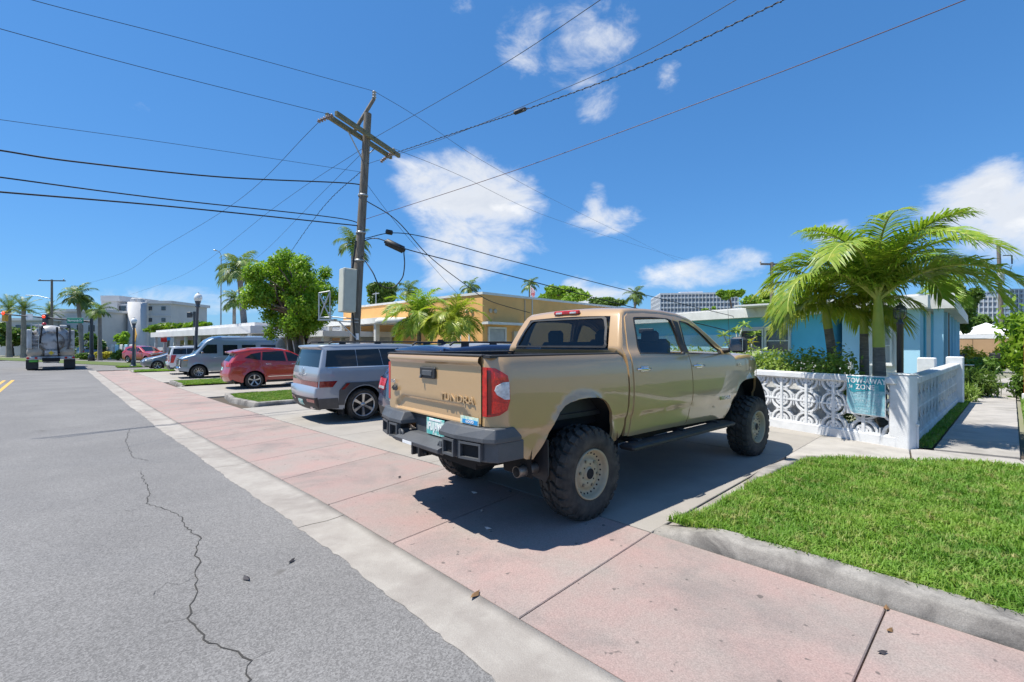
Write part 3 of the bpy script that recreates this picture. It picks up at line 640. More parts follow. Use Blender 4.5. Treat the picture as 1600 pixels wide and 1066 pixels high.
for sd in (-1,1):
    side_sh=[(.66,.67),(.665,.85),(.67,1.15),(.655,1.35),(.64,1.50),(.64,1.56),(.72,1.78),(.79,1.915),(.84,1.955),(1.0,1.972),(1.3,1.982),(1.65,1.98),(1.95,1.96),(2.15,1.915),(2.24,1.885),(2.53,1.735),(2.83,1.565),(3.07,1.42),(3.10,1.40),(3.09,.98),(2.93,.62)]
    def shr(pl,k):
        c=(sum(p[0] for p in pl)/len(pl),sum(p[1] for p in pl)/len(pl)); return [(c[0]+(x-c[0])*k,c[1]+(z-c[1])*k) for x,z in pl]
    panel('cab_side',side_sh,fT,M_TAN,pk,holes=(shr(RW,1.02),shr(FW,1.02)),side=sd,thick=.03)
    for nm,dr,wn,hx in (('rear_door',RD,RW,(.80,1.01)),('front_door',FD,FW,(1.96,2.17))):
        d=panel(nm,dr,fT,M_TAN,pk,holes=(wn,),side=sd,off=.009,thick=.02,step=.07)
        panel('window',wn,fT,M_GLS,d,side=sd,off=-.012,thick=0)
        # dark seal round the window
        c=shr(wn,1.045); panel('window_seal',c,fT,M_BLACK,d,holes=(shr(wn,.985),),side=sd,off=.0115,thick=.02)
        hz=1.352; mb=MB(); y0=fT(hx[0],hz)+.012
        pts=[(hx[0],sd*(y0-.005),hz),(hx[0]+.02,sd*(y0+.028),hz+.004),(hx[0]+.1,sd*(y0+.034),hz+.004),(hx[1]-.03,sd*(y0+.03),hz),(hx[1],sd*(y0-.005),hz-.004)]
        mb.tube(pts,[.012,.014,.015,.015,.013],8); mb.bevbox((sum(hx)/2+.01,sd*(y0+.002),hz),(.13,.012,.055),.005); mb.build('door_handle',M_CHR,d)
mb=MB()   # B pillar blackout
for sd in (-1,1):
    panel('pillar_trim',[(1.79,1.515),(1.868,1.515),(1.865,1.70),(1.88,1.885),(1.775,1.90),(1.785,1.70)],fT,M_BLACK,pk,side=sd,off=.0145,thick=.02)
    # badge lettering on the front door
    M=basis((2.80,sd*(fT(2.8,.905)+.016),.905),(-sd,0,0) if sd>0 else (1,0,0),(0,0,1)); text('TUNDRA',.062,M,M_CHR,pk,'lettering',.004,'CENTER',.0015,1.25)
    M=basis((3.2,sd*(fT(3.2,1.33)+.012),1.33),(1,0,0) if sd<0 else (-1,0,0),(0,0,1)); text('5.7L',.05,M,M_CHR,pk,'lettering',.003,'CENTER',.001,1.1)
# front: fender, bonnet, nose
FEN=[(3.105,.98),(3.108,1.385),(3.3,1.40),(3.55,1.395),(3.8,1.375),(4.05,1.34),(4.22,1.29),(4.32,1.22),(4.43,1.10),(4.46,.95),(4.46,.70),(4.30,.64),(4.20,.66)]+ARCH_F[::-1][0:]+[]
FEN=[(2.94,.63)]+[(3.02,.80),(3.082,.98)]+FEN[1:]+[]
both('front_fender',FEN,fT,M_TAN,pk,step=.05)
NOSE=[(4.44,.62,.10,.05),(4.53,.70,.14,.06),(4.54,.85,.15,.07),(4.52,.96,.15,.08),(4.50,1.08,.15,.09),(4.47,1.20,.13,.10),(4.41,1.31,.10,.10),(4.28,1.40,.05,.10),(4.05,1.445,.035,.095),(3.8,1.465,.03,.085),(3.5,1.475,.03,.08),(3.25,1.46,.03,.07),(3.1,1.43,.03,.05)]
nk=lambda i:['front_bumper','front_bumper','front_bumper','grille','grille','grille','bonnet','bonnet','bonnet','bonnet','bonnet','bonnet'][i]
strip(NOSE,fT,nk,{'front_bumper':M_TAN,'grille':M_BLACK,'bonnet':M_TAN},pk,ny=7)
for sd in (-1,1):
    hl=panel('headlight',[(4.05,1.325),(4.22,1.28),(4.31,1.21),(4.345,1.10),(4.25,1.12),(4.12,1.22)],fT,M_WLENS,pk,side=sd,off=.006,step=.06)
    # door mirror
    mb=MB(); mb.bevbox((2.80,sd*1.12,1.605),(.13,.20,.20),.035); mb.tube([(2.82,sd*.88,1.52),(2.81,sd*1.0,1.535)],[.04,.03],8)
    mi=mb.build('door_mirror',M_BLACK,pk); mb=MB(); mb.bevbox((2.733,sd*1.12,1.605),(.008,.16,.155),.003); mb.build('mirror_glass',M_CHR,mi)
mb=MB(); mb.tube([(3.28,-.80,1.46),(3.22,-.79,2.20)],[.004,.0018],6); mb.build('aerial',M_BLACK,pk)
# tailgate
gate=[( -.787,.955),(.787,.955),(.79,1.50),(.77,1.515),(-.77,1.515),(-.79,1.50)]
def gx(y,z):
    lip=-.032*smooth01((z-1.432)/.04)+.010*smooth01((z-1.49)/.02)
    hw=.50+.13*(1-smooth01((z-1.0)/.11)); rec=.030*(1-smooth01((z-1.075)/.045))*(1-smooth01((abs(y)-hw)/.05))*smooth01((z-.965)/.02)
    return -1.10-.006*(1-(y/.8)**2)+lip+rec
mb=MB(); ys=lin(-.787,.787,81); zs=[.955,.966,.976,.986,1.0,1.03,1.06,1.075,1.083,1.09,1.098,1.105,1.112,1.12,1.16,1.22,1.28,1.34,1.40,1.432,1.44,1.448,1.456,1.464,1.472,1.48,1.495,1.51,1.512]
vs=[(gx(y,z)+(.02 if z>1.51 else 0),y,z) for z in zs for y in ys]; k=len(ys)
mb.add(vs,[(i*k+j,i*k+k+j,i*k+k+j+1,i*k+j+1) for i in range(len(zs)-1) for j in range(k-1)],0,True)
mb.box((-1.045,0,1.235),(.06,1.574,.555))
tg=mb.build('tailgate',M_TAN,pk); 
md=tg.modifiers.new('edge','EDGE_SPLIT'); md.split_angle=math.radians(50)
mb=MB(); mb.bevbox((-1.07,0,1.522),(.085,1.60,.02),.006); mb.build('rail_cap',M_BLACK,tg)
mb=MB(); mb.bevbox((-1.118,.005,1.352),(.02,.27,.105),.009); h=mb.build('tailgate_handle',M_BLACK,tg)
mb=MB(); mb.bevbox((-1.130,.0,1.35),(.012,.17,.05),.005); mb.tube([(-1.13,.10,1.335),(-1.14,.10,1.30)],.012,6); mb.build('handle_latch',M_GUN,h)
RX=(0,-1,0); UP=(0,0,1)
text('TUNDRA',.088,basis((-1.112,-.455,1.152),RX,UP),M_TAN,tg,'lettering',.005,'CENTER',.001,1.42)
text('SR5',.045,basis((-1.121,.685,1.235),RX,UP),M_CHR,tg,'lettering',.004,'CENTER',.002,1.3)
text('4x4',.065,basis((-1.122,.655,1.165),RX,UP),M_BLACK,tg,'lettering',.004,'CENTER',.003,1.2)
M_BLUE=mat('sticker_blue',(.02,.25,.55),rough=.4); M_CREAM=mat('sticker_cream',(.75,.75,.62),(.25,.55,.45),scale=40,rough=.4,vec='Object')
mb=MB(); mb.box((-1.119,-.655,.994),(.004,.25,.062)); st=mb.build('sticker',M_CREAM,tg)
mb=MB(); mb.box((-1.122,-.665,.984),(.004,.21,.034)); mb.build('sticker_band',M_BLUE,st); text('GOOD',.03,basis((-1.125,-.665,.984),RX,UP),M_WHITE,st,'lettering',.0008,'CENTER',.001,1.2)
# bed box
mb=MB()
for sd in (-1,1):
    mb.box((-.26,sd*.80,1.515),(1.66,.17,.022)); mb.box((-.25,sd*.72,1.2),(1.62,.02,.6))
mb.box((-.25,0,.93),(1.65,1.5,.04)); mb.box((.56,0,1.2),(.03,1.5,.62)); bedo=mb.build('bed_liner',M_BLACK,pk)
mb=MB()
for sd in (-1,1): mb.bevbox((-.25,sd*.845,1.521),(1.66,.085,.016),.006)
mb.build('rail_cap',M_BLACK,pk)
# high brake lamp
mb=MB(); mb.bevbox((.762,0.0,1.985),(.035,.40,.045),.01); bl=mb.build('brake_lamp',M_RED,pk); bl.rotation_euler=(0,0,0)
for y in (-.11,.11): mb=MB(); mb.bevbox((.745,y,1.98),(.008,.10,.022),.003); mb.build('lamp_lens',M_WLENS,bl)
# underside and wheel houses
mb=MB(); mb.box((1.7,0,.62),(5.2,.9,.22)); mb.box((1.8,0,.68),(2.2,1.66,.06))
mb.box((-.1,0,.95),(1.5,1.3,.3)); mb.box((3.7,0,.9),(1.3,1.2,.6)); mb.box((2.0,.45,.55),(2.6,.09,.16)); mb.box((2.0,-.45,.55),(2.6,.09,.16))
mb.tube([(0,-.85,.44),(0,.85,.44)],.06,10); mb.lathe([(.001,-.18),(.15,-.1),(.17,0),(.15,.1),(.001,.18)],(0,0,.44),'Z',14); mb.tube([(3.7,-.8,.44),(3.7,.8,.44)],.05,10)
mb.tube([(-.95,-.55,.62),(-.2,-.55,.60)],.045,10)
mb.build('chassis',M_CAV,pk)
for cx in (-.06,3.68):
    for sd in (-1,1):
        mb=MB(); pts=[]; n=16; vs=[]
        for i in range(n+1):
            a=PI*(1.08-1.16*i/n); x=cx+.60*math.cos(a); z=.62+.56*math.sin(a); vs+=[(x,sd*.90,z),(x,sd*.52,z)]
        mb.add(vs,[(2*i,2*i+1,2*i+3,2*i+2) for i in range(n)],0,True); mb.box((cx,sd*.52,.95),(1.1,.02,.5)); mb.build('wheel_housing',M_CAV,pk)
for x in (0,3.70):
    for sd in (-1,1): wheel(pk,x,sd*.875,.426,.285,.232,'steel',M_TANF,sd,lugs=True)
# mud flaps, running boards, exhaust
for sd in (-1,1):
    mb=MB(); mb.prism([(sd*.72,.46),(sd*.93,.44),(sd*.96,.50),(sd*.955,.80),(sd*.72,.80)],-.52,-.508,0,Matrix(((0,0,1,0),(1,0,0,0),(0,1,0,0),(0,0,0,1)))@Matrix.Identity(4)); mb.build('mud_flap',M_BLACK,pk)
    mb=MB(); mb.bevbox((1.72,sd*.965,.575),(2.28,.19,.055),.018)
    for x in (.85,1.75,2.6): mb.box((x,sd*.75,.60),(.07,.4,.04))
    mb.build('running_board',M_BLACK,pk)
mb=MB(); mb.lathe([(.001,.02),(.040,.02),(.044,.0),(.049,0),(.050,.03),(.050,.28),(.03,.45)],(-.74,-.80,.535),'X',18); ex=mb.build('exhaust_tip',M_STEEL,pk)
mb=MB(); mb.lathe([(.001,.0),(.041,.0),(.041,.01)],(-.742,-.80,.535),'X',18); mb.build('exhaust_bore',M_CAV,ex)
# rear bumper, cut and welded plate
bp=bpy.data.objects.new('rear_bumper',None); link(bp); bp.parent=pk
def tbox(poly,z0,z1,ch=.035,mi=0):
    """plan polygon with a chamfered upper edge"""
    mb=MB(); c=Vector((sum(p[0] for p in poly)/len(poly),sum(p[1] for p in poly)/len(poly)))
    rings=[[(p[0],p[1],z0) for p in poly],[(p[0],p[1],z1-ch) for p in poly],[(p[0]+(c.x-p[0])*.30,p[1]+(c.y-p[1])*.07,z1) for p in poly]]
    n=len(poly); vs=[q for r in rings for q in r]; fs=[(r*n+i,r*n+(i+1)%n,r*n+n+(i+1)%n,r*n+n+i) for r in range(2) for i in range(n)]+[tuple(range(2*n,3*n)),tuple(range(n-1,-1,-1))]
    ar=sum(poly[i][0]*poly[(i+1)%n][1]-poly[(i+1)%n][0]*poly[i][1] for i in range(n))
    if ar<0: fs=[f[::-1] for f in fs]
    mb.add(vs,fs); return mb
for sd in (-1,1):
    w=tbox([(-1.0,sd*.30),(-1.215,sd*.34),(-1.22,sd*.58),(-1.155,sd*.88),(-1.10,sd*.965),(-.83,sd*.975),(-.83,sd*.90),(-1.0,sd*.86)],.845,.955,.075)
    w.prism([(-1.19,sd*.40),(-1.19,sd*.58),(-1.12,sd*.86),(-1.06,sd*.955),(-.80,sd*.965),(-.80,sd*.92),(-1.05,sd*.5)],.69,.846)
    o=w.build('bumper_wing',M_GUN,bp); bevel(o,.008,2)
    # frames standing proud round two dark pockets
    def plate(a,b,z0,z1,x_off,m,nm,fr):
        a=Vector(a);b=Vector(b); d=(b-a).normalized(); nn=Vector((d.y,-d.x))*( 1 if sd>0 else -1)
        if nn.x>0: nn=-nn
        P=lambda p,z,o:(p.x+nn.x*o,p.y+nn.y*o,z)
        mb=MB(); c1=a+d*fr; c2=b-d*fr
        q=[(a,z0),(b,z0),(b,z1),(a,z1)]; qi=[(c1,z0+fr),(c2,z0+fr),(c2,z1-fr),(c1,z1-fr)]
        if m is M_CAV: mb.add([P(p,z,x_off) for p,z in qi],[(0,1,2,3)]); return mb.build(nm,m,bp)
        vs=[P(p,z,x_off) for p,z in q]+[P(p,z,x_off) for p,z in qi]+[P(p,z,.001) for p,z in q]+[P(p,z,.001) for p,z in qi]
        fs=[]
        for i in range(4): j=(i+1)%4; fs+=[(i,j,4+j,4+i),(8+i,8+j,j,i),(4+i,4+j,12+j,12+i)]
        mb.add(vs,fs); return mb.build(nm,m,bp)
    for a,b in (((-1.19,sd*.41),(-1.19,sd*.575)),((-1.178,sd*.625),(-1.125,sd*.845))):
        plate(a,b,.70,.838,.035,M_GUN,'pocket_frame',.018); plate(a,b,.70,.838,.004,M_CAV,'light_pocket',.018)
    mb=MB(); mb.tube([(-1.20,sd*.365+.05*math.cos(a),.735+.05*math.sin(a)) for a in lin(0,2*PI,15)],.014,8,0,False); mb.box((-1.17,sd*.365,.76),(.09,.035,.07)); sh=mb.build('shackle',M_GUN,bp)
mb=MB(); mb.box((-1.03,0,.80),(.06,.66,.22)); mb.prism([(-1.03,.69),(-1.25,.69),(-1.26,.73),(-1.13,.775),(-1.03,.775)],-.39,.39,0,Matrix(((1,0,0,0),(0,0,-1,0),(0,1,0,0),(0,0,0,1)))); o=mb.build('bumper_step',M_GUN,bp); bevel(o,.006)
mb=MB()
for y in (-.06,.06): mb.box((-1.17,y,.655),(.16,.025,.09))
mb.box((-1.15,0,.66),(.14,.09,.075)); mb.lathe([(.014,-.13),(.014,.13)],(-1.2,0,.645),'Y',8); mb.build('tow_receiver',M_BLACK,bp)
mb=MB(); mb.box((-1.263,.13,.712),(.003,.17,.028)); mb.build('maker_plate',M_WHITE,bp)
M_PLT=mat('plate_art',(.10,.45,.42),(.62,.72,.66),scale=16,rough=.4,vec='Object',lo=.45,hi=.58); M_DKG=mat('plate_green',(.01,.16,.10),rough=.5)
mb=MB(); mb.bevbox((-1.098,-.10,.862),(.01,.305,.152),.004); pl=mb.build('licence_plate',M_PLT,bp)
mb=MB(); mb.box((-1.105,-.10,.925),(.003,.2,.018)); mb.build('plate_header',M_WHITE,pl)
text('FL JAW',.10,basis((-1.105,-.10,.86),RX,UP),M_WHITE,pl,'lettering',.001,'CENTER',.002,.72)
# cabin
mb=MB(); mb.box((1.9,0,1.02),(2.5,1.55,.55)); mb.build('cabin_floor',M_SEAT,pk)
def seat(x,y,w,back=.62):
    mb=MB(); mb.bevbox((x+.25,y,1.28),(.5,w,.16),.05); mb.bevbox((x,y,1.28+back/2),(.14,w,back),.05)
    for k in ([0] if w<.8 else [-.4,.4]): mb.bevbox((x-.03,y+k,1.70),(.09,.25,.17),.035)
    mb.build('seat',M_SEAT,pk)
seat(1.95,-.38,.52,.40); seat(1.95,.38,.52,.40); seat(1.02,0,1.35,.36)
mb=MB(); mb.bevbox((2.85,0,1.36),(.45,1.5,.24),.08); mb.build('dashboard',M_BLACK,pk)
mb=MB(); mb.tube([(2.52+.06*math.cos(a),.38+.19*math.sin(a),1.52+.18*math.cos(a)) for a in lin(0,2*PI,21)],.016,8,0,False)
for a in (PI/2,-PI/2,PI): mb.tube([(2.55,.38,1.52),(2.52+.06*math.cos(a),.38+.19*math.sin(a),1.52+.18*math.cos(a))],.013,6)
mb.tube([(2.55,.38,1.52),(2.75,.38,1.42)],.03,8); mb.build('steering_wheel',M_BLACK,pk)
mb=MB(); mb.bevbox((2.42,0,1.80),(.03,.24,.07),.01); mb.build('cabin_mirror',M_BLACK,pk)
# ------------------------------------------------------------------ other vehicles
def arch_pts(cx,R,zb,flat=1.0):
    a0=math.asin(min(.99,(R[1]-zb)/R[0])) if R[1]>zb else -math.asin(min(.9,(zb-R[1])/R[0]))
    return [(cx+R[0]*math.cos(a),R[1]+R[0]*flat*math.sin(a)) for a in lin(-a0 if R[1]>zb else a0*-1,PI+a0 if R[1]>zb else PI-(-a0),15)]
def make_car(root,S):
    fzz=herm(*S['fz']); WB=S['wb']; R=S['R']; fr=S.get('ftaper',(WB+.25,.35)); rr=S.get('rtaper',(-.55,.35)); RA=S.get('ra',R+.07); fl=S.get('flare',.02); ga=S.get('gh',None)
    def f(x,z):
        y=fzz(z)
        if x>fr[0]: y-=fr[1]*(x-fr[0])**2
        if x<rr[0]: y-=rr[1]*(rr[0]-x)**2
        for cx in (0,WB):
            rn=math.hypot(x-cx,z-R)/RA
            if z<R+RA*1.5: y+=fl*(1-smooth01((rn-1)/.25))
        return y
    prof=S['prof']; names=S['seg']; body=S['paint']; mats={'window_pillar':body,'body_shell':body,'windscreen':M_GLD,'rear_window':M_GLD,'roof':S.get('roofm',body),'bonnet':body,'bumper':S.get('bump',body),'grille':M_BLACK,'tailgate':body,'cladding':S.get('clad',M_BLACK)}
    key=lambda i: 'body_shell' if names[i] in('windscreen','rear_window') else names[i]
    op={i:(S.get('open',6),n) for i,n in enumerate(names) if n in('windscreen','rear_window')}
    st,_=strip(prof,f,key,mats,root,r=S.get('r',.07),ny=6,opens=op,pil='window_pillar')
    RR=[p[3] if len(p)>3 else S.get('r',.07) for p in prof]; ins=inset(prof,RR); zb=S['zb']
    out=list(ins)
    def arch(cx):
        h=zb-R; a0=math.asin(max(-.95,min(.95,h/RA))); return [(cx+RA*math.cos(a),R+RA*math.sin(a)) for a in lin(a0,PI-a0,15)]
    # walk: front bottom .. over the roof .. rear bottom, then forward along the sill
    xs=max(out[-1][0],-RA-.12); bottom=[(-RA-.06,zb)]+arch(0)[::-1]+arch(WB)[::-1]+[(WB+RA+.04,zb)]
    poly=out+[p for p in bottom if p[1]<.01 or True]
    both('body_side',poly,f,body,root,step=.12,thick=.05)
    for nm,pl in S.get('doors',[]):
        for sd in (-1,1): panel(nm,pl,f,body,root,step=.14,thick=.012,off=.008,side=sd)
    for pl in S.get('windows',[]):
        for sd in (-1,1): panel('window',pl,f,M_GLD,root,step=.15,thick=.012,off=.006,side=sd)
    for nm,pl,m,off in S.get('trim',[]):
        for sd in (-1,1): panel(nm,pl,f,m,root,step=.12,thick=.014,off=off,side=sd)
    rear=[p for p in prof if p[0]<S.get('rx',.0)]; front=[p for p in prof if p[0]>S.get('fx',WB-.1)]
    def surf(P,sg):
        zz=sorted((p[1],p[0],p[2]) for p in P); X=lambda z:float(np.interp(z,[q[0] for q in zz],[q[1] for q in zz])); Cc=lambda z:float(np.interp(z,[q[0] for q in zz],[q[2] for q in zz]))
        return lambda y,z: X(z)+sg*Cc(z)*max(0,(1-(y/max(.3,f(X(z),z)-.07))**2))
    sr,sf=surf(rear,-1),surf(front,1)
    for nm,y0,y1,z0,z1,m,off,where in S.get('patch',[]):
        s_,sg=(sr,-1) if where=='r' else (sf,1)
        ys=lin(y0,y1,7); zs=lin(z0,z1,4); mb=MB(); vs=[(s_(y,z)+sg*off,y,z) for z in zs for y in ys]
        fs=[(i*7+j,i*7+7+j,i*7+8+j,i*7+j+1) if sg<0 else (i*7+j,i*7+j+1,i*7+8+j,i*7+7+j) for i in range(3) for j in range(6)]
        mb.add(vs,fs,0,True)
        # returned rim gives it depth
        rim=[i for i in range(7)]+[i*7+6 for i in range(1,4)]+[21+i for i in range(5,-1,-1)]+[i*7 for i in range(2,0,-1)]
        v2=[vs[i] for i in rim]; n=len(v2); mb.add(v2+[(x-sg*(off+.02),y,z) for x,y,z in v2],[(i,(i+1)%n,n+(i+1)%n,n+i) for i in range(n)])
        mb.build(nm,m,root)
    mb=MB(); mb.box((WB/2,0,zb+.12),(WB+1.2,fzz(.5)*1.5,.22)); mb.box((WB/2,0,zb+.05),(WB-2*RA-.05,fzz(.5)*1.9,.1))
    for cx in (0,WB):
        for sd in (-1,1): mb.box((cx,sd*(fzz(.6)-.38),R+.15),(RA*2.2,.02,.75)); mb.box((cx,sd*(fzz(.6)-.2),R+RA+.01),(RA*1.6,.34,.02)); mb.box((cx-RA-.01,sd*(fzz(.6)-.2),R+.05),(.02,.34,.5)); mb.box((cx+RA+.01,sd*(fzz(.6)-.2),R+.05),(.02,.34,.5))
    mb.build('underbody',M_CAV,root)
    for cx in (0,WB):
        for sd in (-1,1): wheel(root,cx,sd*(fzz(.5)-S.get('tw',.23)/2-.0),R,S.get('tw',.23),S['rim'],S['wk'],S.get('rimm',M_ALU),sd)
    for x0,x1,z,y in S.get('rails',[]):
        for sd in (-1,1):
            mb=MB(); mb.tube([(x1,sd*y,z-.05),(x1-.06,sd*y,z),(x0+.08,sd*y,z),(x0,sd*y,z-.05)],.018,6)
            for x in (x0+.3,(x0+x1)/2): mb.box((x,sd*y,z-.03),(.14,.035,.07))
            mb.build('roof_rail',M_BLACK,root)
    for hx,hz in S.get('handles',[]):
        for sd in (-1,1):
            y0=f(hx,hz)+.012; mb=MB(); mb.tube([(hx-.10,sd*(y0-.006),hz),(hx-.07,sd*(y0+.022),hz),(hx+.07,sd*(y0+.022),hz),(hx+.10,sd*(y0-.006),hz)],.013,6); mb.build('door_handle',S.get('hm',M_CHR),root)
    if 'mirror' in S:
        mx,mz=S['mirror']
        for sd in (-1,1): mb=MB(); mb.bevbox((mx,sd*(f(mx,mz)+.14),mz+.04),(.10,.2,.15),.03); mb.tube([(mx+.02,sd*(f(mx,mz)-.03),mz),(mx+.02,sd*(f(mx,mz)+.08),mz+.01)],.025,6); mb.build('door_mirror',S.get('mm',body),root)
    return f
M_REDD=mat('dark_red_lens',(.16,.008,.008),(.24,.015,.012),scale=9,rough=.15,coat=1.)
M_SILV=paint('silver_grey_paint',(.30,.335,.385),.12,rough=.33); M_DGREY=mat('grey_cladding',(.055,.055,.058),(.075,.075,.078),scale=5,rough=.5)
SIL=dict(wb=2.815,R=.365,rim=.262,tw=.235,wk='six_spoke',ra=.435,zb=.30,flare=.02,r=.07,paint=M_SILV,bump=M_DGREY,rx=-.5,
 fz=([.28,.45,.65,.85,1.05,1.18,1.24,1.42,1.60,1.72],[.87,.915,.935,.945,.945,.932,.915,.865,.80,.72]),
 prof=[(3.60,.30,.05),(3.72,.45,.07),(3.76,.72,.08),(3.72,.95,.07),(3.58,1.07,.04),(2.85,1.15,.03),(2.62,1.19,.03),(2.50,1.24,.04),(1.80,1.63,.04),(1.62,1.69,.03),(1.1,1.725,.02),(.2,1.735,.02),(-.62,1.715,.02),(-.92,1.685,.02,.04),(-.94,1.66,.02,.04),(-.86,1.60,.03,.05),(-.955,1.22,.035,.05),(-.985,1.10,.035,.05),(-1.0,.93,.04,.05),(-.985,.925,.04,.05),(-.985,.80,.04,.05),(-1.05,.785,.05,.05),(-1.055,.62,.05,.05),(-1.04,.58,.05,.05),(-1.01,.42,.05,.06),(-.93,.31,.04)],
 seg=['bumper','bumper','grille','grille','bonnet','bonnet','bonnet','windscreen','roof','roof','roof','roof','roof','roof','roof','rear_window','tailgate','tailgate','tailgate','tailgate','tailgate','tailgate','tailgate','cladding','cladding'],
 open=5,windows=[[(-.84,1.235),(-.775,1.585),(-.16,1.60),(-.15,1.235)],[(-.135,1.235),(-.145,1.60),(.40,1.615),(.455,1.235)],[(.47,1.235),(.415,1.615),(1.36,1.615),(1.455,1.24)],[(1.47,1.24),(1.375,1.61),(1.68,1.58),(2.36,1.25)]],
 doors=[('rear_door',[(.45,.66),(.52,.80),(.50,1.19),(1.45,1.19),(1.50,.36),(.62,.36)]),('front_door',[(1.52,.36),(1.47,1.19),(2.45,1.19),(2.40,.80),(2.30,.36)])],
 trim=[('wheel_arch_trim',[(-.56,.40),(-.56,.72),(-.42,.88),(.42,.88),(.56,.70),(.60,.40),(.445,.40)]+[(.46*math.cos(a),.365+.46*math.sin(a)) for a in lin(.06,PI-.06,13)]+[(-.445,.40)],M_DGREY,.016),
  ('rear_cladding',[(-.94,.33),(-.98,.56),(-.58,.56),(-.55,.33)],M_DGREY,.012),('taillight',[(-.965,.80),(-.955,.93),(-.60,.93),(-.70,.80)],M_REDD,.007),('side_marker',[(-.52,.74),(-.40,.865),(-.33,.865),(-.45,.74)],M_REDD,.02),('belt_trim',[(-.80,1.205),(-.80,1.222),(2.4,1.236),(2.4,1.219)],M_CHR,.014),('sill_cladding',[(.60,.31),(.60,.45),(2.22,.45),(2.22,.31)],M_DGREY,.014)],
 patch=[('taillight',-.86,.86,.80,.925,M_REDD,.008,'r'),('reflector',-.78,-.40,.47,.535,M_REDD,.008,'r'),('reflector',.40,.78,.47,.535,M_REDD,.008,'r'),('plate_recess',-.28,.28,.36,.52,M_BLACK,.004,'r'),('licence_plate',-.155,.155,.37,.50,M_PLT,.012,'r')],
 rails=[(-.70,1.55,1.775,.70)],handles=[(.72,1.10),(1.72,1.10)],mirror=(2.25,1.22))
p=G(567,657.5); cr=math.cos(TRK); sn=math.sin(TRK)
def origin_from_hub(u,v,hw,rz,dz=0):
    """rear-axle origin of a vehicle from the ground point under its visible right-hand wheel"""
    q=G(u,v,dz); F_=Vector((math.cos(rz),math.sin(rz),0)); L_=Vector((-F_.y,F_.x,0)); return q+L_*hw
sv=thing('silver_suv','silver boxy sport utility vehicle with red light bar, second in the row','car',origin_from_hub(566,657,.83,TRK),TRK,'cars parked in the bays')
fS=make_car(sv,SIL)
text('SANTA FE',.062,basis((-1.055,0,1.03),RX,UP),M_CHR,sv,'lettering',.006,'CENTER',.002,1.5)
mb=MB()
for y in (-.035,.035): mb.tube([(-1.035,y,1.10),(-1.035,y,1.16)],.007,5)
mb.tube([(-1.035,-.035,1.128),(-1.035,.035,1.132)],.007,5); mb.lathe([(.062,-.003),(.070,-.003),(.070,.003),(.062,.003)],(-1.03,0,1.13),'X',20); mb.build('emblem',M_CHR,sv)
for y in (-.62,-.54): mb=MB(); mb.tube([(-1.02,y,.345),(-.8,y,.345)],.03,10); mb.build('exhaust_tip',M_CHR,sv)
# navy SUV in the bay between the silver one and the pickup
M_NAVY=paint('navy_paint',(.012,.02,.06),.2,rough=.25)
NAV=dict(SIL); NAV.update(open=6,seg=['bumper','bumper','grille','grille','bonnet','bonnet','bonnet','windscreen','roof','roof','roof','roof','roof','roof','roof','rear_window','tailgate','tailgate','tailgate','tailgate','tailgate','tailgate','cladding','cladding'],paint=M_NAVY,bump=M_BLACK,clad=M_BLACK,wb=2.75,R=.36,r=.09,wk='five_spoke',
 prof=[(3.50,.30,.05),(3.62,.45,.07),(3.66,.68,.08),(3.60,.88,.07),(3.46,.98,.04),(2.75,1.08,.03),(2.52,1.12,.03),(2.40,1.16,.04),(1.65,1.55,.05),(1.40,1.615,.05),(.9,1.645,.05),(.2,1.645,.05),(-.45,1.60,.045),(-.72,1.565,.04),(-.74,1.545,.04),(-.68,1.50,.05),(-.88,1.14,.08),(-.94,1.06,.09),(-.97,.95,.10),(-.99,.82,.11),(-1.0,.76,.11),(-1.02,.68,.11),(-1.02,.60,.11),(-.99,.45,.1),(-.9,.31,.05)],
 windows=[[(-.50,1.17),(-.30,1.44),(.25,1.50),(.38,1.15)],[(.44,1.15),(.34,1.51),(1.20,1.52),(1.34,1.14)],[(1.42,1.14),(1.30,1.51),(1.55,1.47),(2.2,1.15)]],
 doors=[('rear_door',[(.42,.66),(.48,.80),(.44,1.12),(1.36,1.12),(1.40,.36),(.60,.36)]),('front_door',[(1.42,.36),(1.38,1.12),(2.35,1.10),(2.32,.80),(2.22,.36)])],
 trim=[('taillight',[(-.955,.88),(-.93,1.08),(-.50,1.06),(-.62,.92)],M_RED,.010),('wheel_arch_trim',SIL['trim'][0][1],M_BLACK,.016),('rear_cladding',[(-.94,.33),(-.98,.56),(-.58,.56),(-.55,.33)],M_BLACK,.012)],
 patch=[('taillight',.50,.86,.87,1.06,M_RED,.012,'r'),('taillight',-.86,-.50,.87,1.06,M_RED,.012,'r'),('reversing_lens',.52,.84,.885,.93,M_WLENS,.018,'r'),('reversing_lens',-.84,-.52,.885,.93,M_WLENS,.018,'r'),('licence_plate',-.155,.155,.72,.85,M_PLT,.012,'r')],rails=[(-.45,1.35,1.69,.62)],mirror=(2.1,1.12),handles=[(.62,1.0),(1.6,1.0)])
nv=thing('navy_suv','dark navy sport utility vehicle half hidden behind the tan pickup bed','car',ST(4.72,3.12),TRK,'cars parked in the bays')
make_car(nv,NAV)
mb=MB(); mb.prism([(-.30,0),(-.12,.0),(-.20,.07),(-.29,.075)],-.012,.012,0,Matrix(((1,0,0,0),(0,0,-1,0),(0,1,0,1.665),(0,0,0,1)))); mb.build('roof_fin',M_BLACK,nv)
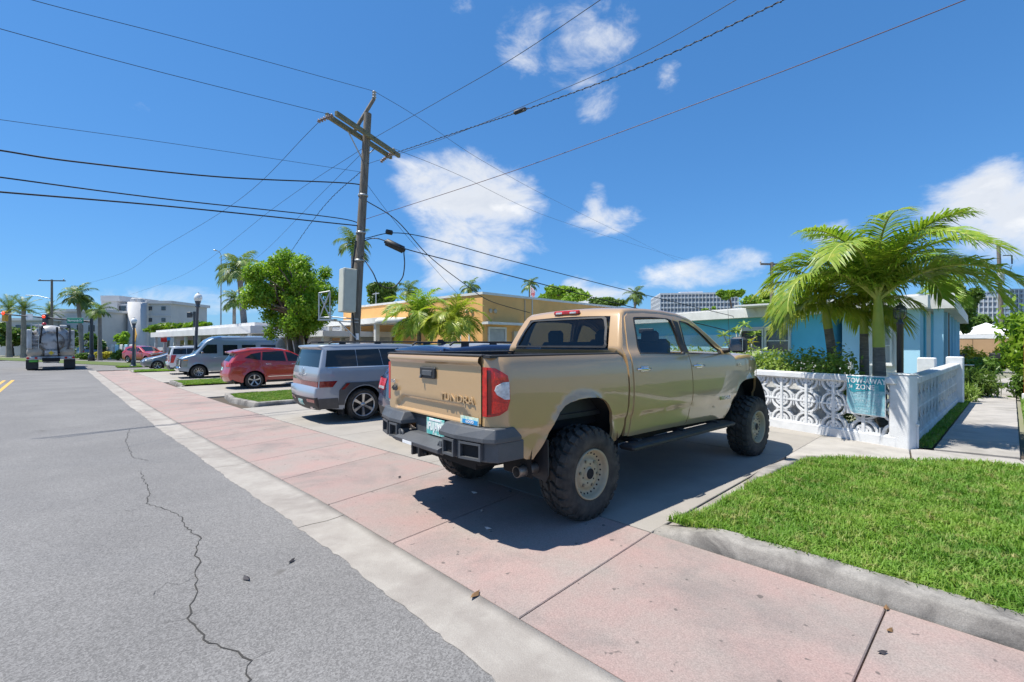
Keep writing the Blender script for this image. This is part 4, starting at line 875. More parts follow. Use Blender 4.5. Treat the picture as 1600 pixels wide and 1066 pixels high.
# red crossover
M_REDP=paint('red_paint',(.38,.022,.02),.05,rough=.3)
RED=dict(wb=2.69,R=.345,rim=.235,tw=.225,wk='five_spoke',ra=.405,zb=.27,flare=.03,r=.10,paint=M_REDP,bump=M_REDP,rx=-.3,
 fz=([.25,.45,.65,.85,.98,1.06,1.30,1.5,1.65],[.84,.885,.905,.91,.90,.88,.80,.715,.62]),
 prof=[(3.35,.27,.05),(3.48,.42,.08),(3.53,.62,.1),(3.46,.82,.09),(3.2,.94,.05),(2.6,1.03,.03),(2.35,1.07,.03),(2.22,1.12,.04),(1.35,1.55,.05),(1.05,1.615,.045),(.45,1.655,.04),(-.1,1.63,.04),(-.48,1.56,.04),(-.78,1.495,.04,.05),(-.80,1.475,.04,.05),(-.62,1.42,.05),(-.84,1.10,.09),(-.88,1.02,.10),(-.87,.86,.11),(-.90,.74,.12),(-.93,.62,.13),(-.92,.50,.13),(-.86,.36,.1),(-.76,.28,.05)],
 seg=['bumper','bumper','bumper','grille','bonnet','bonnet','bonnet','windscreen','roof','roof','roof','roof','roof','roof','roof','rear_window','tailgate','tailgate','tailgate','bumper','bumper','bumper','cladding'],
 windows=[[(-.34,1.27),(-.10,1.42),(.26,1.49),(.22,1.165)],[(.28,1.155),(.32,1.50),(1.12,1.535),(1.20,1.10)],[(1.27,1.10),(1.20,1.535),(1.38,1.49),(2.12,1.09),(1.9,1.075)]],
 doors=[('rear_door',[(.30,.62),(.40,.78),(.28,.95),(.26,1.13),(1.22,1.07),(1.22,.36),(.50,.36)]),('front_door',[(1.245,.36),(1.245,1.07),(2.12,1.04),(2.2,.75),(2.12,.36)])],
 trim=[('taillight',[(-.86,.90),(-.83,1.07),(-.62,1.15),(-.28,1.16),(-.42,1.05),(-.62,.93)],M_RED,.012),('side_moulding',[(.50,.475),(.50,.495),(2.1,.515),(2.1,.495)],M_CHR,.016),('sill_cladding',[(.45,.275),(.45,.34),(2.22,.34),(2.22,.275)],M_BLACK,.012)],
 patch=[('taillight',.50,.80,.91,1.07,M_RED,.012,'r'),('taillight',-.80,-.50,.91,1.07,M_RED,.012,'r'),('licence_plate',-.155,.155,.76,.89,M_PLT,.012,'r')],handles=[(.52,1.0),(1.52,.98)],mirror=(1.98,1.08))
rd=thing('red_suv','dark red rounded crossover with roof spoiler parked beside the grass island','car',origin_from_hub(397,607.5,.80,TRK),TRK,'cars parked in the bays')
make_car(rd,RED)
# conversion van, nose to the road
M_VAN=paint('blue_grey_paint',(.24,.30,.37),.3,rough=.35); M_VANL=paint('green_grey_paint',(.20,.24,.23),.25,rough=.4)
VAN=dict(wb=3.25,R=.355,rim=.22,tw=.22,wk='ten_spoke',ra=.44,zb=.38,flare=.015,r=.10,paint=M_VAN,bump=M_CHR,rx=-.5,fx=3.3,ftaper=(3.6,.25),
 fz=([.3,.6,.9,1.2,1.35,1.7,1.95,2.1,2.28],[.93,.985,1.0,.99,.97,.91,.86,.83,.68]),
 prof=[(4.14,.42,.02,.04),(4.18,.50,.03,.04),(4.18,.62,.03,.04),(4.06,.64,.03,.06),(4.05,.80,.03),(4.02,1.06,.03),(3.92,1.14,.03),(3.72,1.21,.03),(3.50,1.27,.03),(3.42,1.31,.03),(2.98,1.90,.04),(2.86,2.03,.05),(2.6,2.17,.06),(2.2,2.25,.06),(.5,2.27,.06),(-.6,2.26,.06),(-1.0,2.16,.05),(-1.12,1.95,.04),(-1.15,1.8,.03),(-1.2,1.3,.03),(-1.22,.62,.03),(-1.28,.58,.03,.05),(-1.27,.46,.03,.05)],
 seg=['bumper','bumper','bumper','grille','grille','bonnet','bonnet','bonnet','bonnet','windscreen','roof','roof','roof','roof','roof','roof','roof','body_shell','rear_window','tailgate','bumper','bumper'],
 windows=[[(2.40,1.33),(2.40,1.82),(2.86,1.82),(3.24,1.34)],[(1.42,1.22),(1.42,1.80),(2.12,1.80),(2.12,1.22)],[(.50,1.38),(.50,1.80),(1.2,1.80),(1.2,1.38)],[(-.55,1.40),(-.55,1.80),(.25,1.80),(.25,1.40)]],
 doors=[('front_door',[(2.2,.45),(2.28,1.29),(3.32,1.29),(3.0,.88),(2.76,.5)])],
 trim=[('lower_stripe',[(-1.15,.50),(-1.15,1.0),(-.50,1.0),(-.50,.85),(-.46,.62),(-.46,.50)],M_VANL,.006),('lower_stripe',[(.46,.50),(.46,.62),(.50,1.0),(1.78,1.0),(1.76,.50)],M_VANL,.006),('lower_stripe',[(3.75,.65),(3.72,1.0),(4.0,1.0),(4.02,.65)],M_VANL,.006),('side_marker',[(3.72,.96),(3.72,1.02),(3.92,1.02),(3.92,.96)],M_AMB,.01),('running_board',[(.5,.33),(.5,.40),(2.7,.40),(2.7,.33)],M_ALU,.03)],
 patch=[('headlight',.60,.86,.72,1.0,M_WLENS,.025,'f'),('headlight',-.86,-.60,.72,1.0,M_WLENS,.025,'f'),('grille_surround',-.58,.58,.70,1.02,M_CHR,.012,'f'),('grille_insert',-.53,.53,.74,.98,M_BLACK,.02,'f')],mirror=(3.1,1.36),mm=M_CHR,handles=[(2.45,1.12)])
TRV=TRK+PI
def origin_front(u,v,hw,rz,wb):
    q=G(u,v); F_=Vector((math.cos(rz),math.sin(rz),0)); L_=Vector((-F_.y,F_.x,0)); return q-L_*hw-F_*wb
vn=thing('conversion_van','blue grey high roof van with chrome bumper parked nose to the road','van',origin_front(310,591.5,.9,TRV,3.25),TRV,'cars parked in the bays')
make_car(vn,VAN)
# grey hatchback beyond
M_GRYP=paint('grey_paint',(.16,.18,.21),.3,rough=.3)
HAT=dict(wb=2.70,R=.32,rim=.215,tw=.20,wk='five_spoke',ra=.37,zb=.24,flare=.02,r=.11,paint=M_GRYP,bump=M_GRYP,rx=-.4,fx=2.8,
 fz=([.22,.45,.65,.8,.95,1.1,1.3,1.5],[.80,.85,.87,.87,.84,.78,.70,.58]),
 prof=[(3.42,.24,.06),(3.54,.40,.1),(3.53,.58,.12),(3.40,.72,.1),(2.95,.88,.05),(2.62,.96,.04),(2.45,1.02,.04),(1.35,1.44,.05),(1.0,1.49,.045),(.4,1.485,.04),(.0,1.43,.04),(-.15,1.40,.04),(-.75,1.14,.05),(-.90,1.08,.06),(-.94,.9,.08),(-.96,.6,.1),(-.90,.40,.08),(-.8,.25,.05)],
 seg=['bumper','bumper','bumper','bonnet','bonnet','bonnet','windscreen','roof','roof','roof','roof','rear_window','tailgate','tailgate','bumper','bumper','bumper'],
 windows=[[(-.35,1.10),(.0,1.30),(.35,1.37),(.35,1.03)],[(.42,1.03),(.42,1.375),(1.12,1.39),(1.18,1.0)],[(1.26,1.0),(1.22,1.385),(1.40,1.34),(2.2,1.0)]],
 doors=[('rear_door',[(.36,.55),(.36,.99),(1.2,.97),(1.22,.32),(.5,.32)]),('front_door',[(1.245,.32),(1.235,.97),(2.2,.93),(2.25,.6),(2.15,.32)])],
 trim=[('headlight',[(2.92,.72),(3.0,.84),(3.30,.74),(3.42,.63),(3.2,.63)],M_WLENS,.01),('taillight',[(-.90,.85),(-.86,1.05),(-.66,1.0),(-.72,.82)],M_RED,.01)],
 patch=[('headlight',.45,.75,.60,.70,M_WLENS,.01,'f'),('headlight',-.75,-.45,.60,.70,M_WLENS,.01,'f'),('air_intake',-.5,.5,.32,.45,M_BLACK,.006,'f')],mirror=(2.1,1.0),handles=[(.6,.9),(1.5,.88)])
ht=thing('grey_hatchback','low grey hatchback parked nose out at the far end of the row','car',origin_front(246,578,.76,TRV,2.70),TRV,'cars parked in the bays')
make_car(ht,HAT)
# white estate with tall red lamps, tail to the road
M_WHP=paint('white_paint',(.62,.64,.66),.0,rough=.3)
WHT=dict(SIL); WHT.update(open=6,paint=M_WHP,bump=M_WHP,clad=M_DGREY,r=.09,
 trim=[('taillight',[(-.955,.72),(-.90,1.19),(-.66,1.19),(-.80,.72)],M_RED,.012),('rear_cladding',[(-.94,.33),(-.98,.45),(-.58,.45),(-.55,.33)],M_DGREY,.012)],patch=[('taillight',.62,.84,.74,1.17,M_RED,.012,'r'),('taillight',-.84,-.62,.74,1.17,M_RED,.012,'r'),('licence_plate',-.155,.155,.66,.8,M_PLT,.012,'r')])
wh=thing('white_suv','white estate with tall red tail lamps just behind the van nose','car',origin_from_hub(296,585,.83,TRK),TRK,'cars parked in the bays')
make_car(wh,WHT)
# red crossover on the far cross street and a dark car behind it
CRS=math.atan2(-15.2,27.9)
rf=dup(rd,None,G(215,566.5),CRS+.15); rf['label']='bright red crossover standing on the cross street by the corner lamp'; rf['group']='cars on the far cross street'; rf.name='red_suv'
gf=dup(ht,None,D(222,560,53)*1.0,CRS); gf.location.z=zg(gf.location.x,gf.location.y); gf['label']='dark hatchback mostly hidden behind the far red crossover'; gf['group']='cars on the far cross street'
pf=dup(ht,None,D(140,560,57),CRS+PI); pf.location.z=zg(pf.location.x,pf.location.y); pf['label']='dark car glimpsed beyond the street sign post'; pf['group']='cars on the far cross street'
# ------------------------------------------------------------------ vacuum tanker seen from behind
M_TWH=mat('tanker_white',(.50,.51,.52),(.36,.36,.36),scale=1.8,rough=.35,coat=.4,col3=(.12,.11,.10),scale3=1.6,lo3=.52,hi3=.66)
M_TTAN=mat('tank_end',(.50,.43,.34),(.38,.33,.27),scale=3,rough=.4,metal=.3)
HD=math.atan2(A.y,A.x)
tk=thing('vacuum_truck','white vacuum tanker truck seen from behind, driving away','truck',G(80,578.5),HD)
mb=MB(); mb.lathe([(.001,-.28),(.45,-.24),(.85,-.12),(1.10,.05),(1.15,.2),(1.15,5.2),(.9,5.4),(.001,5.45)],(.35,0,2.05),'X',32); mb.build('tank',M_TWH,tk)
for y in (-.78,.78):
    mb=MB(); mb.lathe([(.001,-.10),(.30,-.07),(.44,.03),(.46,.12),(.46,3.2),(.001,3.2)],(.15,y,1.28),'X',24); mb.build('side_tank',M_TTAN,tk)
for y in (-1.08,1.08):
    mb=MB(); mb.bevbox((.55,y,2.2),(1.3,.26,1.35),.05); mb.build('side_cabinet',M_TWH,tk)
mb=MB()
for y in (.62,.98): mb.tube([(-.12,y,1.5),(-.12,y,3.3)],.025,6)
for z in lin(1.65,3.2,7): mb.tube([(-.12,.62,z),(-.12,.98,z)],.018,6)
mb.build('ladder',M_ALU,tk)
mb=MB(); mb.bevbox((-.02,0,1.22),(.06,.66,.36),.02); sg=mb.build('sign_board',M_TWH,tk)
mb=MB(); q=.15; mb.add([(-.06,0,1.22+q),(-.06,q,1.22),(-.06,0,1.22-q),(-.06,-q,1.22)],[(0,1,2,3)]); mb.build('hazard_diamond',mat('hazard_yellow',(.7,.5,.03),rough=.5),sg)
mb=MB(); mb.bevbox((.02,0,.86),(.16,2.45,.22),.03); mb.box((.1,0,.68),(.12,.8,.34)); bmpr=mb.build('bumper_bar',M_TWH,tk)
for y in (-.95,.95):
    for i,(dy,m) in enumerate(((-.2,M_RED),(0,M_WLENS),(.2,M_RED))):
        mb=MB(); mb.lathe([(.001,-.02),(.075,-.015),(.08,0)],(-.065,y+dy,.88),'X',14); mb.build('tail_lamp',m,tk)
M_GRN=mat('green_plate',(.10,.42,.05),rough=.5)
mb=MB(); mb.box((-.07,.88,.66),(.01,.42,.13)); mb.build('green_plate',M_GRN,tk)
mb=MB(); mb.box((3.5,0,.75),(7.5,.9,.25)); mb.build('chassis',M_CAV,tk)
for y in (-.95,.95):
    mb=MB(); mb.box((.3,y,.42),(.03,.62,.62)); mb.build('mud_flap',M_BLACK,tk)
    for x in (1.1,2.4,6.2):
        o=wheel(tk,x,y*1.02,.5,.55 if x<5 else .3,.3,'steel',M_TWH,1 if y>0 else -1)
mb=MB(); mb.bevbox((6.6,0,1.9),(1.9,2.3,2.0),.15); mb.build('cab',M_TWH,tk)
for k,(pts,r) in enumerate([([(-.15,-.3,3.05),(-.3,-.3,2.5),(-.25,-.35,1.6),(-.1,-.4,1.2)],.06),([(-.1,.45,3.1),(-.3,.5,2.6),(-.25,.55,1.9)],.05),([(-.2,-.95,3.0),(-.3,-.95,2.2),(-.2,-.85,1.5)],.07)]):
    mb=MB(); mb.tube(pts,r,8); mb.build('hose',M_CAV if k<2 else M_GUN,tk)
mb=MB()
for a in lin(0,2*PI,25)[:-1]: mb.box((.12+.0,.62*math.cos(a),2.05+.62*math.sin(a)),(.07,.05,.05))
mb.lathe([(.66,-.02),(.70,-.02),(.70,.05),(.66,.05)],(.08,0,2.05),'X',32); mb.build('manway_ring',M_STEEL,tk)['kind']='stuff'
for y in (-.62,.62):
    mb=MB(); mb.bevbox((.3,y,3.12),(.5,.4,.22),.05); mb.build('deck_box',M_TWH,tk)
mb=MB(); mb.lathe([(.11,0),(.12,.12),(.08,.18),(.001,.19)],(.2,.35,3.18),'Z',14); mb.build('beacon',M_RED,tk)
# ------------------------------------------------------------------ fence of pierced blocks
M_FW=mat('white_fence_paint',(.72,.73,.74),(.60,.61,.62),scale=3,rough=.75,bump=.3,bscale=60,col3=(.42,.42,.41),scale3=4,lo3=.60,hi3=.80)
M_FS=mat('white_fence_paint_greyer',(.62,.63,.63),(.48,.49,.49),scale=3,rough=.8,bump=.4,bscale=60,col3=(.30,.31,.30),scale3=5,lo3=.54,hi3=.78)  # greyer, rougher, patchier white for the fence beside the walkway
BW,BH,BT=.466,.405,.10
def block_mesh():
    mb=MB(); e=.016
    mb.box((0,0,BH/2-e/2),(BW-.004,BT,e)); mb.box((0,0,-BH/2+e/2),(BW-.004,BT,e)); mb.box((BW/2-e/2-.002,0,0),(e,BT,BH-2*e)); mb.box((-BW/2+e/2+.002,0,0),(e,BT,BH-2*e))
    mb.box((0,.004,BH*.36),(.016,BT-.02,BH*.24)); mb.box((0,.004,-BH*.36),(.016,BT-.02,BH*.24)); mb.box((BW*.37,.004,0),(BW*.24,BT-.02,.016)); mb.box((-BW*.37,.004,0),(BW*.24,BT-.02,.016))
    for sx in(-1,1):
        for sz in(-1,1):
            cx,cz=sx*(BW/2-.012),sz*(BH/2-.012)
            for r,w in ((.178,.038),(.092,.038)):
                n=7; vs=[]
                for i in range(n):
                    a=PI/2*i/(n-1)
                    for rr in (r-w/2,r+w/2):
                        for y in (-BT/2+.006,BT/2-.006): vs.append((cx-sx*rr*math.cos(a),y,cz-sz*rr*math.sin(a)))
                fs=[]
                for i in range(n-1):
                    k=i*4; fs+=[(k,k+4,k+6,k+2),(k+1,k+3,k+7,k+5),(k,k+1,k+5,k+4),(k+2,k+6,k+7,k+3)]
                mb.add(vs,fs)
            mb.box((cx-sx*.028,0,cz-sz*.028),(.05,BT-.012,.05))
    me=mb.mesh('block',M_FW); bm=bmesh.new(); bm.from_mesh(me); bmesh.ops.recalc_face_normals(bm,faces=bm.faces); bm.to_mesh(me); bm.free(); return me
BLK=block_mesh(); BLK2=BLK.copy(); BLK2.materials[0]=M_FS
fd=Vector((-.436,.90)).normalized(); f0=Vector((6.0,7.2)); sdv=Vector((.738,.674)).normalized(); s0=Vector((6.16,7.22))
def fence(name,label,o,d,L,me,m,post=None):
    rz=math.atan2(d.y,d.x); t=thing(name,label,'fence',(o.x,o.y,0),rz,'pierced block fences')
    n=int(L/BW)
    mb=MB(); mb.bevbox((n*BW/2,0,.05),(n*BW,.15,.24),.012); mb.build('plinth',m,t)
    mb=MB(); mb.bevbox((n*BW/2,0,1.04),(n*BW+.02,.22,.105),.014); mb.build('coping',m,t)
    for i in range(n):
        for j in range(2):
            b=link(bpy.data.objects.new('block',me),t); b.location=((i+.5)*BW,0,.172+(j+.5)*BH)
    for x in (post or []): mb=MB(); mb.bevbox((x,0,.58),(.05,.125,.82),.006); mb.build('mullion',m,t)
    return t
fence('block_fence','low white pierced block fence facing the parking bays, between the pickup and the corner pillar',f0,fd,4.3,BLK,M_FW,[BW*i for i in (1,2,3,4,5,6,7,8)])
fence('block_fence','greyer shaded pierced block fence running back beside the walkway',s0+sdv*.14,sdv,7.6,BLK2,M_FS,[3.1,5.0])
iw=thing('inner_wall','low white inner wall seen through the pierced blocks left of the tow sign','wall',(f0.x+fd.x*2.75+.30*fd.y,f0.y+fd.y*2.75-.30*fd.x,0),math.atan2(fd.y,fd.x)); mb=MB(); mb.bevbox((0,0,.44),(3.3,.1,.92),.015); mb.build('wall_face',M_FW,iw); mb=MB(); mb.bevbox((0,0,.915),(3.34,.14,.04),.01); mb.build('coping',M_FW,iw)
t=thing('fence_pillar','square white rendered pillar at the corner where the two block fences meet','pillar',(6.07,7.2,0),math.atan2(fd.y,fd.x))
mb=MB(); mb.bevbox((0,0,.5),(.27,.27,1.28),.02); bevel(mb.build('shaft',M_FW,t),.01); 
mb=MB(); mb.bevbox((0,0,1.145),(.285,.285,.02),.006); mb.build('cap',M_FW,t)
for k,(dd,lab) in enumerate(((7.75,'white pillar at the far end of the fence beside the walkway'),(6.0,'lower white pillar just inside the side fence, with a dark stain'))):
    q=s0+sdv*dd+(Vector((-.25,.3)) if k else Vector((0,0))); mb=MB(); mb.bevbox((0,0,.62),(.34,.34,1.30+.0),.02); o=mb.build('fence_pillar',M_FW); o.location=(q.x,q.y,0); o.rotation_euler.z=math.atan2(sdv.y,sdv.x); tag(o,lab,'pillar')
mb=MB(); q=s0+sdv*.02
for pts in ([(0,0,.02),(0,0,.36)],[(0,0,.36),(.0,0,.37)]): mb.tube(pts,.018,8)
mb.lathe([(.001,.0),(.026,0),(.026,.03),(.001,.03)],(0,0,.36),'Z',10); o=mb.build('standpipe',M_FW); o.location=(q.x+.04,q.y-.12,0); tag(o,'short white pipe stub at the foot of the corner pillar','pipe')
# sign screwed to the fence
M_TEAL=mat('faded_teal_sign',(.015,.23,.30),(.04,.31,.38),scale=5,rough=.5,col3=(.40,.55,.60),scale3=5.5,lo3=.54,hi3=.74); M_TEAL2=mat('bleached_teal_sign',(.17,.40,.47),(.30,.50,.56),scale=9,rough=.55,col3=(.52,.62,.66),scale3=6,lo3=.52,hi3=.75)
rzf=math.atan2(fd.y,fd.x); sgn=thing('tow_sign','faded teal tow-away zone sign fixed to the white block fence','sign',(f0.x+fd.x*.40,f0.y+fd.y*.40,.775),rzf)
# local -x runs to the right seen from the bays, +y faces them
MR=Matrix.Identity(3)
mb=MB(); mb.prism([(-.28,.315),(.28,.315),(.28,-.315),(-.28,-.315)],.114,.1195,0,Matrix(((1,0,0,0),(0,0,1,0),(0,1,0,0),(0,0,0,1)))); mb.build('sign_board',M_FW,sgn)
mb=MB(); mb.prism([(-.272,.308),(.272,.308),(.272,-.12),(.22,-.26),(.16,-.295),(-.272,-.30)],.120,.124,0,Matrix(((1,0,0,0),(0,0,1,0),(0,1,0,0),(0,0,0,1)))); mb.build('sign_plate',M_TEAL2,sgn)
mb=MB(); mb.prism([(-.27,.305),(.27,.305),(.27,.10),(.17,.03),(.12,.06),(-.05,.085),(-.27,.09)],.125,.128,0,Matrix(((1,0,0,0),(0,0,1,0),(0,1,0,0),(0,0,0,1)))); mb.build('unfaded_band',M_TEAL,sgn)
SX=(-1,0,0)
text('TOW-AWAY',.115,basis((-.01,.1305,.235),SX,UP),M_WHITE,sgn,'lettering',.001,'CENTER',.002,.86); text('ZONE',.115,basis((0,.1305,.135),SX,UP),M_WHITE,sgn,'lettering',.001,'CENTER',.002,.86); text('24',.075,basis((.215,.1305,.135),SX,UP),M_WHITE,sgn,'lettering',.001,'CENTER',.001,.8)
mb=MB(); r=random.Random(9)
for i,z in enumerate((.035,-.01,-.075,-.12,-.165,-.21,-.255)):
    x=-.235+.01*(i%3); hh=.03 if i!=2 else .042
    while x<.20-.012*i:
        w=r.uniform(.006,.022); mb.box((x,.1265,z+r.uniform(-.003,.003)),(w*.8,.003,hh*r.choice((.35,.8,1.)))); x+=w+r.uniform(.004,.014)
mb.build('faint_print',mat('faint_print',(.16,.36,.43),(.5,.6,.65),scale=30,rough=.6),sgn)['kind']='stuff'
# ------------------------------------------------------------------ lamps
M_POST=mat('dark_post_paint',(.035,.05,.075),(.05,.065,.09),scale=5,rough=.4,coat=.3); M_GLOBE=mat('globe_glass',(.78,.79,.78),(.66,.68,.68),scale=6,rough=.2,coat=.6,vec='Object'); M_BLKP=mat('black_post_paint',(.018,.02,.028),rough=.4,coat=.3)
def street_lamp(u,v,utop,vtop,lab,hgt=None,dz=.06):
    p=G(u,v,dz); top=D(utop,vtop,p.y); H=top.z-p.z; t=thing('street_lamp',lab,'street lamp',p,0,'decorative lamp posts')
    lx=(top.x-p.x)/H; sh=Matrix(((1,0,lx),(0,1,0),(0,0,1)))
    def lat(prof,name,m,n=16):
        mb=MB(); mb.lathe(prof,(0,0,0),'Z',n); mb.v=[tuple(sh@Vector(q)) for q in mb.v]; return mb.build(name,m,t)
    lat([(.001,0),(.24,0),(.24,.06),(.20,.09),(.17,.12),(.15,.30),(.16,.36),(.115,.46),(.10,.52)],'base',M_POST)
    lat([(.10,.50),(.085,.9),(.068,H-.85),(.075,H-.83)],'shaft',M_POST,14)
    lat([(.07,H-.84),(.12,H-.80),(.12,H-.77),(.09,H-.72),(.13,H-.56),(.15,H-.52),(.15,H-.49)],'capital',M_POST)
    lat([(.12,H-.50),(.17,H-.44),(.20,H-.34),(.19,H-.22),(.14,H-.12),(.07,H-.07)],'globe',M_GLOBE,20)
    lat([(.075,H-.075),(.06,H-.05),(.02,H-.03),(.025,H-.01),(.001,H)],'finial',M_POST)
    return t
street_lamp(303.5,588.5,310,457,'blue black lamp post with white acorn globe beside the grey van')
street_lamp(208,573,209.5,496,'smaller looking lamp post with white globe near the yellow warning sign')
def lantern_post():
    p=Vector((6.44,7.70,0)); t=thing('garden_lamp','black garden lamp post with glass lantern standing inside the fence corner','lamp post',p)
    mb=MB(); mb.lathe([(.001,0),(.075,0),(.075,.04),(.052,.10),(.046,.3),(.046,1.92),(.055,1.93),(.055,1.96),(.03,1.99),(.03,2.02)],(0,0,0),'Z',16); mb.build('post',M_BLKP,t)
    mb=MB(); mb.lathe([(.035,2.02),(.075,2.05),(.085,2.13),(.078,2.19)],(0,0,0),'Z',8,0,False); mb.build('lantern_glass',glass('lantern_glass',(.8,.82,.82),.05),t)
    for k in range(8): a=2*PI*k/8; mb=MB(); mb.tube([(.036*math.cos(a),.036*math.sin(a),2.02),(.077*math.cos(a),.077*math.sin(a),2.05),(.087*math.cos(a),.087*math.sin(a),2.13),(.08*math.cos(a),.08*math.sin(a),2.19)],.005,4); mb.build('lantern_bar',M_BLKP,t)
    mb=MB(); mb.lathe([(.092,2.185),(.092,2.195),(.06,2.245),(.015,2.27),(.015,2.29),(.001,2.31)],(0,0,0),'Z',8,0,False); mb.build('lantern_cap',M_BLKP,t)
lantern_post()
M_GALV=mat('galvanised',(.42,.44,.45),(.36,.38,.39),scale=6,rough=.45,metal=.5)
def tall_light():
    p=G(345,556); top=D(347,400,p.y); t=thing('street_light','tall slim grey street light with cobra head arm behind the van','street light',p); H=top.z-p.z
    mb=MB(); mb.tube([(0,0,0),(.02,0,H*.5),(.06,0,H)],[.12,.10,.07],10); mb.build('pole',M_GALV,t)
    mb=MB(); mb.tube([(.06,0,H-.05),(.0,-.1,H+.35),(-.12,-.3,H+.6),(-.3,-.6,H+.72)],[.055,.05,.045,.04],8); mb.build('arm',M_GALV,t)
    mb=MB(); mb.bevbox((-.40,-.75,H+.72),(.30,.55,.15),.05); mb.build('lamp_head',M_GALV,t)
tall_light()
# ------------------------------------------------------------------ utility poles and wires
M_WOOD=mat('weathered_pole',(.19,.165,.135),(.12,.10,.08),scale=2.2,rough=.9,bump=.5,bscale=30,squash=(6,6,.5),col3=(.27,.25,.22),scale3=4); M_ARM=mat('greenish_timber',(.20,.19,.12),(.14,.13,.08),scale=5,rough=.9,bump=.3)
M_INS=mat('porcelain_grey',(.30,.29,.28),rough=.3,coat=.5); M_INB=mat('porcelain_brown',(.22,.15,.12),rough=.3,coat=.5); M_WIRE=mat('wire_black',(.012,.012,.013),rough=.5); M_BOX=mat('cabinet_paint',(.50,.50,.42),(.45,.45,.38),scale=3,rough=.5)
PB=Vector((-5.2,15,zg(-5.2,15))); PT=Vector((-4.66,15,9.05))
up_=thing('utility_pole','leaning grey wooden utility pole with twin crossarm and metal cabinet behind the silver vehicle','utility pole',PB)
def PZ(z): f=(z-PB.z)/(PT.z-PB.z); return PB.lerp(PT,f)-PB
mb=MB(); mb.tube([PZ(z) for z in lin(PB.z-.0,9.05,9)],[.165-.006*i for i in range(9)],14); mb.build('shaft',M_WOOD,up_)
dd=Vector((.335,.942,0)).normalized(); pp=Vector((-dd.y,dd.x,0)); C=PZ(8.28)
for e in (-1,1):
    mb=MB(); c=C+pp*e*.17; mb.box(c,(3.25,.10,.14),math.atan2(dd.y,dd.x)); bevel(mb.build('crossarm',M_ARM,up_),.01)
for e in (-1,1):
    mb=MB(); mb.tube([C+dd*e*.75+pp*.17,PZ(7.6)+pp*.12],.02,6); mb.build('arm_brace',M_GALV,up_)
mb=MB(); a=Vector((-5.15,15.15,8.55))-PB; b=Vector((-4.50,15.15,9.62))-PB; mb.tube([a,b],[.06,.055],6); mb.build('top_brace',M_WOOD,up_)
def insul(p,d,n=1,r=.07,m=None,h=.26):
    d=Vector(d).normalized(); mb=MB(); q=Vector((0,0,1)).rotation_difference(d).to_matrix()
    prof=[]
    for i in range(n*3): z=h*i/(n*3); prof+=[(r*.45,z),(r,z+.015),(r,z+.045),(r*.45,z+.06)]
    prof=[(.001,0)]+prof+[(.001,h+.02)]; mb.lathe(prof,(0,0,0),'Z',12); mb.v=[tuple(Vector(p)+q@Vector(v)) for v in mb.v]; return mb.build('insulator',m or M_INS,up_)
insul(b,(0,0,1)); insul(C+dd*1.5,(0,0,1),1,.075); 
LE=C-dd*1.55; RE=C+dd*1.35
insul(LE,(-.62,-.30,-.45),2,.06,M_INB,.5); insul(RE,(-.7,.3,-.40),2,.06,M_INB,.5)
# cabinet on the pole
cx=D(543,455,14.55)-PB
mb=MB(); mb.bevbox((0,0,0),(.42,.42,1.36),.02); o=mb.build('cabinet',M_BOX,up_); o.location=(cx.x,cx.y,3.28-PB.z); o.rotation_euler=(0,math.radians(2),math.radians(40))
mb=MB(); mb.bevbox((0,-.215,0),(.34,.012,1.26),.004); d_=mb.build('cabinet_door',M_BOX,o)
for y0,dx in ((3.98,0),(2.6,.0)):
    mb=MB(); mb.tube([(cx.x+.12,cx.y+.1,y0-PB.z),(cx.x+.2,cx.y+.2,y0+(.9 if y0>3 else -1.2)-PB.z)],.03,6); mb.build('conduit',M_WIRE,up_)
# lattice rack beside it
def dq(u,v,Y=14.7): return D(u,v,Y)-PB
rk=MB(); 
for a_,b_ in (((498.5,458),(498.5,501)),((515.5,455),(516,500)),((498.5,458),(515.5,455)),((498.5,459),(516,497)),((515.5,456),(499,497)),((498,500),(560,504)),((516,495),(560,499)),((498,496),(516,496)),((530,503),(556,528))): rk.tube([dq(*a_),dq(*b_)],.022,6)
rk.build('equipment_rack',M_GALV,up_)
mb=MB(); mb.box(dq(512,500),(.5,.3,.05)); mb.build('rack_shelf',M_GALV,up_)
mb=MB(); mb.box(dq(557.5,526,14.75),(.12,.05,.2)); mb.build('pole_tag',M_WHITE,up_)
for z_ in (4.3,5.2,6.4): mb=MB(); c=PZ(z_); mb.lathe([(.155,-.03),(.16,-.03),(.16,.03),(.155,.03)],c,'Z',14); mb.build('band_clamp',M_GALV,up_)
